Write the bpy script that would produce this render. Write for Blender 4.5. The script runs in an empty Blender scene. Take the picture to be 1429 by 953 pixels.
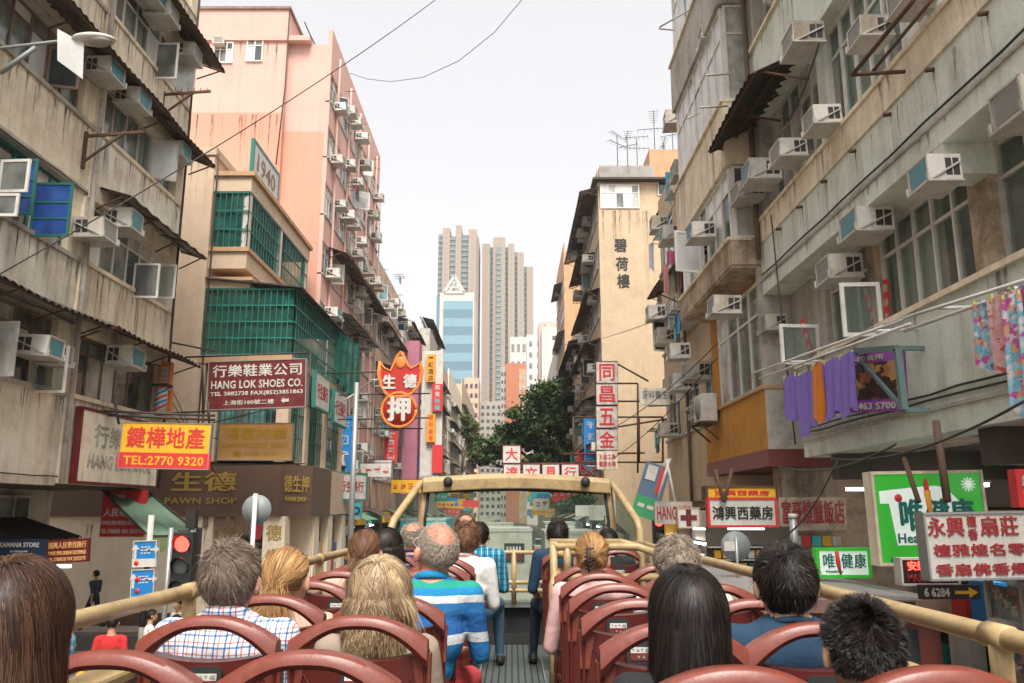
import bpy, math, random
import numpy as np
from mathutils import Vector, Matrix, Euler

SC = bpy.context.scene
COL = SC.collection
R = math.radians
random.seed(7); NP = np.random.default_rng(7)

# ------------------------------------------------------------------ camera
EYE = 3.65
F = 1150.0                     # focal length in photo pixels (1429 wide)
PITCH = math.atan(235.5 / F)
cam = bpy.data.cameras.new('camera')
cam.sensor_width = 36; cam.lens = F / 1429 * 36
cam.clip_start = 0.05; cam.clip_end = 6000
camo = bpy.data.objects.new('camera', cam); COL.objects.link(camo)
camo.location = (0, 0, EYE); camo.rotation_euler = (math.pi/2 + PITCH, 0, 0)
SC.camera = camo

# ------------------------------------------------------------------ light
SUN_EL, SUN_AZ = R(56), R(172)
CLOUD = .14
w = bpy.data.worlds.new('World'); SC.world = w; w.use_nodes = True
nt = w.node_tree; nt.nodes.clear()
wo = nt.nodes.new('ShaderNodeOutputWorld')
sky = nt.nodes.new('ShaderNodeTexSky'); sky.sky_type = 'NISHITA'; sky.sun_disc = False
sky.sun_elevation = SUN_EL; sky.sun_rotation = SUN_AZ; sky.air_density = 1.0; sky.dust_density = 4
bg1 = nt.nodes.new('ShaderNodeBackground'); bg1.inputs[1].default_value = 0.05
bg2 = nt.nodes.new('ShaderNodeBackground')       # the bright, even cloud layer
bg2.inputs[0].default_value = (1.0, 0.955, 0.955, 1); bg2.inputs[1].default_value = CLOUD
ads = nt.nodes.new('ShaderNodeAddShader')
hs = nt.nodes.new('ShaderNodeHueSaturation'); hs.inputs['Saturation'].default_value = 0.2
nt.links.new(sky.outputs[0], hs.inputs['Color']); nt.links.new(hs.outputs[0], bg1.inputs[0])
nt.links.new(bg1.outputs[0], ads.inputs[0]); nt.links.new(bg2.outputs[0], ads.inputs[1])
nt.links.new(ads.outputs[0], wo.inputs[0])
sl = bpy.data.lights.new('sun', 'SUN'); sl.energy = 1.5; sl.angle = R(25); sl.color = (1, .95, .87)
slo = bpy.data.objects.new('sun', sl); COL.objects.link(slo)
slo.rotation_euler = (math.pi/2 - SUN_EL, 0, math.pi - SUN_AZ)
SC.view_settings.view_transform = 'Standard'; SC.view_settings.look = 'None'
SC.view_settings.gamma = 1.0; SC.view_settings.exposure = 1.82
SC.view_settings.use_curve_mapping = False
SC.cycles.max_bounces = 8; SC.cycles.diffuse_bounces = 4; SC.cycles.transparent_max_bounces = 16

# ------------------------------------------------------------------ helpers
_c, _s = math.cos(PITCH), math.sin(PITCH)
def P(u, v, Y=None, X=None, Z=None):
    a = (u - 714.5) / F; c = -(v - 476.5) / F
    d = Vector((a, _c - c*_s, _s + c*_c))
    if Y is not None: k = Y / d.y
    elif X is not None: k = X / d.x
    else: k = (Z - EYE) / d.z
    return Vector((0, 0, EYE)) + d * k

def tag(o, label=None, cat=None, group=None, kind=None):
    if label: o['label'] = label
    if cat: o['category'] = cat
    if group: o['group'] = group
    if kind: o['kind'] = kind
    return o
def empty(name, label, cat, loc=(0, 0, 0), rz=0, group=None):
    o = bpy.data.objects.new(name, None); COL.objects.link(o)
    o.empty_display_size = .1; o.location = loc; o.rotation_euler = (0, 0, rz)
    return tag(o, label, cat, group)
def link(name, me, parent=None, loc=None):
    o = bpy.data.objects.new(name, me); COL.objects.link(o)
    if parent is not None: o.parent = parent
    if loc is not None: o.location = loc
    return o
def copy_tree(o, parent=None):
    c = o.copy(); COL.objects.link(c); c.parent = parent
    for ch in o.children: copy_tree(ch, c)
    return c

class MB:
    def __init__(s): s.v = []; s.f = []; s.sm = []
    def add(s, vs, fs, smooth=False):
        n = len(s.v); s.v += [tuple(p) for p in vs]
        s.f += [tuple(i + n for i in f) for f in fs]; s.sm += [smooth] * len(fs); return s
    def box(s, x0, x1, y0, y1, z0, z1):
        if x0 > x1: x0, x1 = x1, x0
        if y0 > y1: y0, y1 = y1, y0
        if z0 > z1: z0, z1 = z1, z0
        return s.add([(x0,y0,z0),(x1,y0,z0),(x1,y1,z0),(x0,y1,z0),(x0,y0,z1),(x1,y0,z1),(x1,y1,z1),(x0,y1,z1)],
              [(3,2,1,0),(4,5,6,7),(0,1,5,4),(1,2,6,5),(2,3,7,6),(3,0,4,7)])
    def bar(s, p, q, w, h=None):
        p = Vector(p); q = Vector(q); h = h or w
        d = (q - p).normalized(); up = Vector((0,0,1)) if abs(d.z) < .95 else Vector((0,1,0))
        a = d.cross(up).normalized() * w/2; b = a.cross(d).normalized() * h/2
        vs = [p-a-b, p+a-b, p+a+b, p-a+b, q-a-b, q+a-b, q+a+b, q-a+b]
        return s.add(vs, [(3,2,1,0),(4,5,6,7),(0,1,5,4),(1,2,6,5),(2,3,7,6),(3,0,4,7)])
    def tube(s, pts, r, n=8, rs=None, caps=True, flat=1.0):
        pts = [Vector(p) for p in pts]; m = len(pts); rings = []
        t0 = (pts[1]-pts[0]).normalized()
        up = Vector((0,0,1)) if abs(t0.z) < .9 else Vector((0,1,0))
        a = t0.cross(up).normalized()
        vs = []
        for i, p in enumerate(pts):
            t = (pts[min(i+1,m-1)] - pts[max(i-1,0)]).normalized()
            a = (a - t*a.dot(t)).normalized(); b = t.cross(a)
            rr = rs[i] if rs else r
            for k in range(n):
                g = 2*math.pi*k/n
                vs.append(p + a*math.cos(g)*rr + b*math.sin(g)*rr*flat)
        fs = [(i*n+k, i*n+(k+1)%n, (i+1)*n+(k+1)%n, (i+1)*n+k) for i in range(m-1) for k in range(n)]
        if caps: fs += [tuple(range(n-1,-1,-1)), tuple((m-1)*n+k for k in range(n))]
        return s.add(vs, fs, True)
    def ell(s, c, r, nu=12, nv=8, rot=None):
        c = Vector(c); vs = []; 
        for j in range(nv+1):
            ph = math.pi*j/nv
            for i in range(nu):
                th = 2*math.pi*i/nu
                p = Vector((r[0]*math.sin(ph)*math.cos(th), r[1]*math.sin(ph)*math.sin(th), r[2]*math.cos(ph)))
                if rot is not None: p = rot @ p
                vs.append(c+p)
        fs = [(j*nu+i, (j+1)*nu+i, (j+1)*nu+(i+1)%nu, j*nu+(i+1)%nu) for j in range(nv) for i in range(nu)]
        return s.add(vs, fs, True)
    def disc(s, c, r, axis, t, n=24):
        c = Vector(c); ax = Vector(axis).normalized()
        return s.tube([c, c+ax*t], r, n)
    def prism(s, poly, origin, ex, ey, depth):
        o = Vector(origin); ex = Vector(ex); ey = Vector(ey); ez = ex.cross(ey).normalized()*depth
        n = len(poly); vs = [o+ex*a+ey*b for a,b in poly] + [o+ex*a+ey*b+ez for a,b in poly]
        return s.add(vs, [tuple(range(n-1,-1,-1)), tuple(range(n,2*n))] + [(i,(i+1)%n,n+(i+1)%n,n+i) for i in range(n)])
    def mesh(s, name, m):
        me = bpy.data.meshes.new(name); me.from_pydata(s.v, [], s.f)
        me.polygons.foreach_set('use_smooth', s.sm)
        if m: me.materials.append(m)
        me.update(); return me
    def build(s, name, m, parent=None, loc=None, bevel=0):
        o = link(name, s.mesh(name, m), parent, loc)
        if bevel:
            b = o.modifiers.new('bevel', 'BEVEL'); b.width = bevel; b.segments = 2; b.limit_method = 'ANGLE'
        return o
def box(name, m, b, parent=None, bevel=0):
    return MB().box(*b).build(name, m, parent, bevel=bevel)
_shared = {}
def sbox(name, m, w, d, h, parent, loc):
    """box mesh shared between alike pieces; loc = its low corner"""
    k = (name, m.name, round(w,3), round(d,3), round(h,3))
    if k not in _shared: _shared[k] = MB().box(0,w,0,d,0,h).mesh(name, m)
    return link(name, _shared[k], parent, loc)

# ------------------------------------------------------------------ materials
def _new(name):
    m = bpy.data.materials.new(name); m.use_nodes = True
    nt = m.node_tree; return m, nt, nt.nodes['Principled BSDF']
def _noise(nt, scale, vec=None, detail=5, rough=.6):
    n = nt.nodes.new('ShaderNodeTexNoise'); n.inputs['Scale'].default_value = scale
    n.inputs['Detail'].default_value = detail; n.inputs['Roughness'].default_value = rough
    if vec is not None: nt.links.new(vec, n.inputs['Vector'])
    return n.outputs['Fac']
def _ramp(nt, fac, a, b, ca=(0,0,0,1), cb=(1,1,1,1)):
    r = nt.nodes.new('ShaderNodeValToRGB'); r.color_ramp.elements[0].position = a; r.color_ramp.elements[1].position = b
    r.color_ramp.elements[0].color = ca; r.color_ramp.elements[1].color = cb
    nt.links.new(fac, r.inputs[0]); return r.outputs[0]
def _mix(nt, fac, a, b, mode='MIX'):
    n = nt.nodes.new('ShaderNodeMix'); n.data_type = 'RGBA'; n.blend_type = mode
    for i, x in ((0, fac), (6, a), (7, b)):
        if hasattr(x, 'is_linked'): nt.links.new(x, n.inputs[i])
        elif i == 0: n.inputs[0].default_value = x
        else: n.inputs[i].default_value = (*x[:3], 1)
    return n.outputs[2]
def _mul(nt, a, b):
    n = nt.nodes.new('ShaderNodeMath'); n.operation = 'MULTIPLY'
    for i, x in ((0, a), (1, b)):
        if hasattr(x, 'is_linked'): nt.links.new(x, n.inputs[i])
        else: n.inputs[i].default_value = x
    return n.outputs[0]
def _pos(nt, sc=(1,1,1), obj=False):
    if obj: src = nt.nodes.new('ShaderNodeTexCoord').outputs['Object']
    else: src = nt.nodes.new('ShaderNodeNewGeometry').outputs['Position']
    mp = nt.nodes.new('ShaderNodeMapping'); mp.inputs['Scale'].default_value = sc
    nt.links.new(src, mp.inputs[0]); return mp.outputs[0]
def mat(name, col, rough=.8, var=.12, vs=1.2, dirt=None, dam=.5, streak=0, scol=(.10,.07,.05), bump=.15, bs=25,
        metal=0, spec=.3, coat=0, obj=False, fine=.08, emit=0):
    m, nt, b = _new(name)
    p = _pos(nt, obj=obj)
    c = _mix(nt, _noise(nt, vs, p), tuple(x*(1-var) for x in col), tuple(min(1, x*(1+var)) for x in col))
    if fine: c = _mix(nt, _mul(nt, _ramp(nt, _noise(nt, 38, p, 3), .45, .7), fine*3), c, tuple(x*.45 for x in col))
    if dirt:
        f = _mul(nt, _ramp(nt, _noise(nt, vs*.9+.35, p, 10, .76), .47, .62), dam)
        c = _mix(nt, f, c, dirt)
    if streak:
        p2 = _pos(nt, (3.2, 3.2, .16), obj)
        msk = _ramp(nt, _noise(nt, .55, p, 4, .6), .38, .62)
        f = _mul(nt, _mul(nt, _ramp(nt, _noise(nt, 1.3, p2, 6, .65), .47, .70), streak), msk)
        c = _mix(nt, f, c, scol)
        p3 = _pos(nt, (11, 11, .5), obj)
        f = _mul(nt, _mul(nt, _ramp(nt, _noise(nt, 1.0, p3, 4, .6), .62, .72), streak*.6), msk)
        c = _mix(nt, f, c, tuple(q*.8 for q in scol))
    nt.links.new(c, b.inputs['Base Color'])
    b.inputs['Roughness'].default_value = rough; b.inputs['Metallic'].default_value = metal
    b.inputs['Specular IOR Level'].default_value = spec; b.inputs['Coat Weight'].default_value = coat
    if emit:
        nt.links.new(c, b.inputs['Emission Color']); b.inputs['Emission Strength'].default_value = emit
    if bump:
        bn = nt.nodes.new('ShaderNodeBump'); bn.inputs['Strength'].default_value = bump; bn.inputs['Distance'].default_value = .02
        nt.links.new(_noise(nt, bs, p, 4), bn.inputs['Height']); nt.links.new(bn.outputs[0], b.inputs['Normal'])
    return m
def plain(name, col, rough=.5, metal=0, emit=0, spec=.4):
    return mat(name, col, rough, var=.1, vs=3, bump=0, metal=metal, spec=spec, fine=.03, emit=emit, obj=True)
def glassy(name, tint, alpha, rough=.04):
    m, nt, b = _new(name); nt.nodes.remove(b)
    out = [n for n in nt.nodes if n.type == 'OUTPUT_MATERIAL'][0]
    tr = nt.nodes.new('ShaderNodeBsdfTransparent'); tr.inputs[0].default_value = (*tint, 1)
    gl = nt.nodes.new('ShaderNodeBsdfPrincipled'); gl.inputs['Base Color'].default_value = (.28,.33,.32,1)
    gl.inputs['Roughness'].default_value = rough; gl.inputs['Specular IOR Level'].default_value = .8
    mx = nt.nodes.new('ShaderNodeMixShader'); 
    lw = nt.nodes.new('ShaderNodeLayerWeight'); lw.inputs[0].default_value = .25
    ad = nt.nodes.new('ShaderNodeMath'); ad.operation = 'MULTIPLY_ADD'; ad.use_clamp = True
    nt.links.new(lw.outputs[1], ad.inputs[0]); ad.inputs[1].default_value = .28; ad.inputs[2].default_value = alpha
    nt.links.new(ad.outputs[0], mx.inputs[0]); nt.links.new(tr.outputs[0], mx.inputs[1]); nt.links.new(gl.outputs[0], mx.inputs[2])
    nt.links.new(mx.outputs[0], out.inputs[0]); return m
def pane_mat(name, col, rough=.12, var=.4):
    m, nt, b = _new(name); p = _pos(nt, (1.3, 1.3, .8))
    c = _mix(nt, _ramp(nt, _noise(nt, 1.6, p, 3), .35, .65), tuple(x*(1-var) for x in col), tuple(x*(1+var) for x in col))
    nt.links.new(c, b.inputs['Base Color']); b.inputs['Roughness'].default_value = rough
    b.inputs['Specular IOR Level'].default_value = .7
    return m
def bands(name, axis, period, stops, rough=.85, second=None):
    """cloth woven in stripes: stops = [(pos, colour)], constant steps along one axis; second=(axis, period, stops) multiplies"""
    m, nt, b = _new(name)
    def one(axis, period, stops):
        src = nt.nodes.new('ShaderNodeNewGeometry').outputs['Position']
        sp = nt.nodes.new('ShaderNodeSeparateXYZ'); nt.links.new(src, sp.inputs[0])
        nz = _noise(nt, 9, src, 2)
        a1 = nt.nodes.new('ShaderNodeMath'); a1.operation = 'MULTIPLY_ADD'
        nt.links.new(nz, a1.inputs[0]); a1.inputs[1].default_value = .012; nt.links.new(sp.outputs[axis], a1.inputs[2])
        a2 = nt.nodes.new('ShaderNodeMath'); a2.operation = 'DIVIDE'; nt.links.new(a1.outputs[0], a2.inputs[0]); a2.inputs[1].default_value = period
        a3 = nt.nodes.new('ShaderNodeMath'); a3.operation = 'FRACT'; nt.links.new(a2.outputs[0], a3.inputs[0])
        r = nt.nodes.new('ShaderNodeValToRGB'); r.color_ramp.interpolation = 'CONSTANT'
        el = r.color_ramp.elements
        el[0].position = stops[0][0]; el[0].color = (*stops[0][1], 1)
        el[1].position = stops[1][0]; el[1].color = (*stops[1][1], 1)
        for q, c in stops[2:]:
            e = el.new(q); e.color = (*c, 1)
        nt.links.new(a3.outputs[0], r.inputs[0]); return r.outputs[0]
    c = one(axis, period, stops)
    if second: c = _mix(nt, 1.0, c, one(*second), 'MULTIPLY')
    nt.links.new(c, b.inputs['Base Color']); b.inputs['Roughness'].default_value = rough; b.inputs['Specular IOR Level'].default_value = .15
    bn = nt.nodes.new('ShaderNodeBump'); bn.inputs['Strength'].default_value = .5; bn.inputs['Distance'].default_value = .03
    nt.links.new(_noise(nt, 11, _pos(nt), 3), bn.inputs['Height']); nt.links.new(bn.outputs[0], b.inputs['Normal'])
    return m
def hair_mat(name, dark, light, rough=.55):
    rough = rough+.08
    m, nt, b = _new(name)
    at = nt.nodes.new('ShaderNodeAttribute'); at.attribute_name = 'tone'
    c = _mix(nt, at.outputs['Fac'], dark, light)
    nt.links.new(c, b.inputs['Base Color']); b.inputs['Roughness'].default_value = rough
    b.inputs['Specular IOR Level'].default_value = .25
    return m
def poster_mat(name, cols, scale=9):
    m, nt, b = _new(name)
    v = nt.nodes.new('ShaderNodeTexVoronoi'); v.inputs['Scale'].default_value = scale
    ps_ = _pos(nt, (1,1,1.3)); nz = nt.nodes.new('ShaderNodeTexNoise'); nz.inputs['Scale'].default_value = scale*1.6; nt.links.new(ps_, nz.inputs['Vector'])
    va = nt.nodes.new('ShaderNodeVectorMath'); va.operation = 'MULTIPLY_ADD'; nt.links.new(nz.outputs['Color'], va.inputs[0]); va.inputs[1].default_value = (1.6/scale,)*3; nt.links.new(ps_, va.inputs[2])
    nt.links.new(va.outputs[0], v.inputs['Vector'])
    sp = nt.nodes.new('ShaderNodeSeparateColor'); nt.links.new(v.outputs['Color'], sp.inputs[0])
    r = nt.nodes.new('ShaderNodeValToRGB'); r.color_ramp.interpolation = 'CONSTANT'
    el = r.color_ramp.elements; n = len(cols)
    el[0].position = 0; el[0].color = (*cols[0],1); el[1].position = 1/n; el[1].color = (*cols[1],1)
    for i in range(2, n): e = el.new(i/n); e.color = (*cols[i],1)
    nt.links.new(sp.outputs[0], r.inputs[0]); nt.links.new(r.outputs[0], b.inputs['Base Color'])
    b.inputs['Roughness'].default_value = .5; return m

W = {}
W['beige'] = mat('weathered_beige_render', (.88,.75,.57), dirt=(.52,.39,.26), dam=.45, streak=.75, scol=(.17,.12,.08), var=.18, bump=.4)
W['white'] = mat('weathered_white_render', (.89,.82,.69), dirt=(.52,.42,.30), dam=.45, streak=.75, scol=(.20,.14,.09), var=.15, bump=.35)
W['sand'] = mat('sand_render', (.60,.46,.33), dirt=(.42,.29,.19), dam=.4, streak=.25, scol=(.22,.15,.1), bump=.12)
W['tile'] = mat('beige_tile', (.88,.76,.58), dirt=(.62,.5,.36), dam=.3, streak=.1, bump=.1, rough=.6)
W['pink'] = mat('pink_render', (.64,.40,.34), dirt=(.56,.33,.26), dam=.3, streak=.3, scol=(.38,.2,.15), bump=.1, vs=.5)
W['salmon'] = mat('salmon_render', (.62,.31,.22), dirt=(.50,.27,.20), dam=.5, streak=.3, scol=(.42,.19,.13), bump=.1, vs=.5)
W['green'] = mat('pale_green_render', (.72,.765,.675), dirt=(.45,.46,.37), dam=.5, streak=.6, scol=(.18,.15,.10), bump=.25, vs=1.6)
W['brown'] = mat('stained_brown_render', (.56,.44,.32), dirt=(.12,.09,.06), dam=.7, streak=.9, scol=(.07,.05,.035), bump=.4)
W['ochre'] = mat('ochre_render', (.56,.26,.045), dirt=(.36,.16,.04), dam=.5, streak=.3, bump=.2)
W['cream'] = mat('cream_render', (.54,.415,.275), dirt=(.36,.27,.18), dam=.4, streak=.35, scol=(.30,.19,.12), bump=.12, vs=.7)
W['peach'] = mat('peach_render', (.62,.45,.33), dirt=(.36,.25,.18), dam=.5, streak=.5, bump=.15, vs=.7)
W['grey'] = mat('grey_concrete', (.50,.46,.40), dirt=(.17,.14,.12), dam=.6, streak=.6, bump=.3)
W['pale'] = mat('pale_grey_render', (.62,.58,.52), dirt=(.38,.32,.26), dam=.4, streak=.45, bump=.12, vs=.6)
W['brick'] = mat('orange_brick_cladding', (.46,.17,.09), dirt=(.33,.13,.08), dam=.5, streak=.2, bump=.1)
W['tan'] = mat('tan_render', (.52,.32,.18), dirt=(.33,.2,.12), dam=.4, streak=.4)
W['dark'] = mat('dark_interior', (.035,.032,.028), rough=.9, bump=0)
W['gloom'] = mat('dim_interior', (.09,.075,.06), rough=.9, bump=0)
W['stone'] = mat('brown_granite', (.135,.085,.06), rough=.5, var=.2, vs=12, bump=.05, streak=.1)
W['tower'] = mat('tower_render', (.35,.285,.225), var=.06, streak=.12, bump=0, vs=.06)
W['towerb'] = mat('tower_teal_strip', (.16,.22,.22), var=.15, bump=0, vs=.3)
W['tin'] = mat('rusty_tin', (.13,.105,.085), rough=.65, dirt=(.21,.105,.05), dam=.6, streak=.3, bump=.3, metal=.2)
W['tinlite'] = mat('grey_corrugated_sheet', (.35,.34,.31), rough=.6, dirt=(.2,.13,.09), dam=.5, streak=.3, bump=.2, metal=.2)
W['tinblack'] = mat('blackened_sheet', (.05,.048,.042), rough=.7, dirt=(.14,.08,.045), dam=.5, bump=.3)
W['rust'] = mat('rusty_iron', (.10,.06,.04), rough=.8, dirt=(.2,.09,.04), dam=.5, bump=.3)
W['iron'] = plain('dark_iron', (.05,.045,.04), .6, .3)
W['frame'] = mat('dull_aluminium', (.58,.56,.51), rough=.45, dirt=(.25,.2,.15), dam=.5, bump=.05, metal=.1, streak=.3)
W['framew'] = mat('white_window_frame', (.74,.72,.67), rough=.5, dirt=(.4,.34,.28), dam=.4, bump=.05)
W['frameb'] = mat('brown_window_frame', (.20,.13,.09), rough=.6, bump=.1, dirt=(.35,.28,.2), dam=.5)
W['frameg'] = mat('green_window_frame', (.03,.16,.14), rough=.5, bump=.1)
W['glass'] = glassy('window_glass', (.85,.90,.87), .14)
W['p0'] = pane_mat('pane_dark', (.045,.055,.055)); W['p1'] = pane_mat('pane_teal', (.14,.25,.25))
W['p2'] = pane_mat('pane_pale', (.42,.42,.38), .2); W['p3'] = pane_mat('pane_grey', (.17,.18,.165)); W['p4'] = pane_mat('pane_frosted_reflection', (.60,.60,.58), .3, .15)  # palest pane: frosted glass, with white sky reflection painted into its colour
W['blueg'] = pane_mat('pane_blue_film', (.035,.09,.33), .1, .35)
W['curt'] = mat('curtain', (.80,.73,.60), var=.25, vs=6, bump=.2); W['curtg'] = mat('curtain_green', (.52,.62,.52), var=.3, vs=6, bump=.2)
W['ac'] = mat('air_conditioner_casing', (.62,.57,.48), rough=.5, dirt=(.25,.18,.12), dam=.55, streak=.3, bump=.05, vs=3)
W['acw'] = mat('air_conditioner_white', (.72,.69,.63), rough=.5, dirt=(.35,.27,.2), dam=.4, streak=.2, bump=.05, vs=3)
W['acteal'] = mat('teal_fin_grille', (.09,.27,.30), rough=.5, var=.3, vs=8, bump=.3, bs=60)
W['acgrey'] = mat('grey_fin_grille', (.27,.26,.24), rough=.6, var=.3, vs=8, bump=.3, bs=60)
W['louvre'] = plain('louvre_shadow', (.05,.045,.04), .7)
W['asphalt'] = mat('asphalt', (.08,.077,.072), rough=.85, dirt=(.085,.08,.07), dam=.5, bump=.4, bs=80)
W['pave'] = mat('paving', (.36,.29,.25), rough=.85, dirt=(.15,.12,.1), dam=.5, bump=.2)
W['kerb'] = mat('kerb_stone', (.30,.28,.25), rough=.8)
W['paint'] = mat('road_paint', (.7,.7,.66), rough=.7, dirt=(.3,.3,.28), dam=.6)
W['yellowp'] = mat('yellow_road_paint', (.65,.45,.06), rough=.7, dirt=(.3,.25,.1), dam=.6)
W['cream_paint'] = mat('cream_gloss_paint', (.42,.30,.145), rough=.42, var=.08, vs=5, bump=.05, spec=.5, dirt=(.22,.15,.08), dam=.7, obj=True)
W['seat'] = mat('burgundy_seat_plastic', (.105,.019,.015), rough=.36, var=.10, vs=6, bump=.08, bs=160, spec=.5, dirt=(.09,.02,.016), dam=.5, obj=True)
W['seath'] = mat('worn_seat_handle', (.18,.040,.025), rough=.36, var=.16, vs=9, bump=.05, bs=120, spec=.5, dirt=(.26,.085,.06), dam=.55, obj=True)
W['black'] = plain('black_rubber', (.022,.022,.022), .6)
W['deck'] = mat('grey_deck_vinyl', (.085,.10,.095), rough=.42, var=.2, vs=2, bump=.1, bs=90, spec=.5, dirt=(.13,.14,.13), dam=.4)
W['redbody'] = mat('dark_red_coachwork', (.19,.05,.04), rough=.4, dirt=(.10,.05,.04), dam=.5, spec=.5)
W['truckw'] = mat('off_white_truck_box', (.56,.52,.45), rough=.5, dirt=(.3,.26,.22), dam=.5, streak=.5, bump=.05)
W['truckroof'] = mat('grey_truck_roof', (.30,.28,.265), rough=.45, dirt=(.25,.22,.2), dam=.5, bump=.08)
W['whitep'] = mat('white_panel', (.62,.60,.55), rough=.5, dirt=(.40,.35,.28), dam=.45, streak=.3, bump=.03, vs=2); W['red'] = mat('red_panel', (.50,.03,.025), rough=.5, dirt=(.28,.05,.04), dam=.45, streak=.3, bump=.03, vs=2)
W['maroon'] = mat('maroon_panel', (.14,.016,.018), rough=.5, dirt=(.22,.07,.06), dam=.4, streak=.35, scol=(.06,.02,.02), bump=.03, vs=2); W['yellow'] = mat('yellow_panel', (.80,.45,.03), rough=.5, dirt=(.62,.32,.05), dam=.5, streak=.3, bump=.03, vs=2)
W['fyellow'] = mat('faded_yellow_panel', (.82,.46,.16), rough=.5, streak=.35, scol=(.6,.3,.15), dirt=(.75,.5,.25), dam=.5, bump=0, obj=True)
W['gold'] = plain('gold_letters', (.62,.42,.12), .35, .5); W['brightred'] = plain('bright_red_letters', (.62,.04,.04), .5)
W['darkred'] = plain('dark_red_letters', (.33,.03,.035), .5); W['ink'] = plain('black_letters', (.02,.02,.02), .5)
W['teal'] = plain('teal_green_paint', (.02,.19,.15), .5); W['blue'] = plain('blue_sign_face', (.02,.20,.50), .4)
W['cyan'] = plain('cyan_panel', (.05,.47,.55), .45); W['litgreen'] = plain('lit_green_sign', (.035,.36,.03), .4, emit=.12)
W['litwhite'] = plain('lit_white_sign', (.6,.66,.6), .4, emit=.15); W['tube'] = plain('fluorescent_tube', (.95,.97,.95), .4, emit=3.0)
W['lampred'] = plain('red_signal_lens', (.9,.03,.02), .3, emit=3.0)
def net_mat():
    m, nt, b = _new('green_debris_net'); out = [n for n in nt.nodes if n.type == 'OUTPUT_MATERIAL'][0]; b.inputs['Base Color'].default_value = (.02,.15,.12,1); b.inputs['Roughness'].default_value = .9
    tr = nt.nodes.new('ShaderNodeBsdfTransparent'); tr.inputs[0].default_value = (.75,.95,.88,1); mx = nt.nodes.new('ShaderNodeMixShader')
    nt.links.new(_ramp(nt, _noise(nt, 2.5, _pos(nt), 4), .3, .7, (.22,)*3+(1,), (.62,)*3+(1,)), mx.inputs[0]); nt.links.new(tr.outputs[0], mx.inputs[1]); nt.links.new(b.outputs[0], mx.inputs[2]); nt.links.new(mx.outputs[0], out.inputs[0]); return m
W['net'] = net_mat()
W['steel'] = plain('galvanised_steel', (.36,.37,.36), .45, .5); W['greyp'] = plain('grey_paint', (.22,.24,.24), .5)
W['greenaw'] = mat('green_canvas', (.13,.22,.15), rough=.85, dirt=(.18,.2,.13), dam=.4, bump=.15, streak=.15)
W['purplewall'] = mat('mauve_render', (.42,.16,.22), streak=.2, dirt=(.5,.25,.3), dam=.3, vs=.5)
W['orange'] = plain('orange_panel', (.80,.33,.03), .5); W['neon'] = mat('neon_tube_fringe', (.75,.24,.05), rough=.4, var=.4, vs=14, bump=.5, bs=40)
W['peel'] = mat('peeling_white_sign', (.72, .68, .64), rough=.6, dirt=(.35, .25, .2), dam=.7, streak=.4, vs=3)
W['blueb'] = plain('slate_blue_banner', (.10, .16, .24), .6); W['greens'] = plain('mid_green_banner', (.05, .30, .12), .6)
W['dkgreen'] = plain('dark_green_letters', (.01, .16, .13), .5); W['bracketgreen'] = plain('grey_green_paint', (.14, .22, .21), .6)

def stain_mat(name, col):
    m, nt, b = _new(name); out = [n for n in nt.nodes if n.type == 'OUTPUT_MATERIAL'][0]; b.inputs['Base Color'].default_value = (*col, 1); b.inputs['Roughness'].default_value = .9
    at = nt.nodes.new('ShaderNodeAttribute'); at.attribute_name = 'tone'; tr = nt.nodes.new('ShaderNodeBsdfTransparent'); mx = nt.nodes.new('ShaderNodeMixShader')
    nt.links.new(_mul(nt, at.outputs['Fac'], _ramp(nt, _noise(nt, 2.2, _pos(nt, (9, 9, 1.4)), 5), .35, .62)), mx.inputs[0]); nt.links.new(tr.outputs[0], mx.inputs[1]); nt.links.new(b.outputs[0], mx.inputs[2]); nt.links.new(mx.outputs[0], out.inputs[0]); return m
W['drip'] = stain_mat('drip_stain', (.085, .055, .035)); W['dripg'] = stain_mat('grey_drip_stain', (.07, .065, .05))
W['pegs'] = plain('peg_plastic', (.6, .55, .2), .5); W['acd'] = mat('air_conditioner_aged', (.40,.35,.27), rough=.6, dirt=(.18,.12,.08), dam=.6, streak=.3, bump=.1, vs=3)
ORD = ['first','second','third','fourth','fifth','sixth','seventh','eighth','ninth','tenth','eleventh','twelfth','last']
# ------------------------------------------------------------------ world-space roots
ROOTS = {}
def root(name, label, cat, loc, group=None):
    o = empty(name, label, cat, loc, 0, group); ROOTS[o.name] = Vector(loc); return o
_link0 = link
def link(name, me, parent=None, loc=None):
    o = _link0(name, me, parent, loc)
    if parent is not None and parent.name in ROOTS:
        o.matrix_parent_inverse = Matrix.Translation(-ROOTS[parent.name])
    return o

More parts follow.
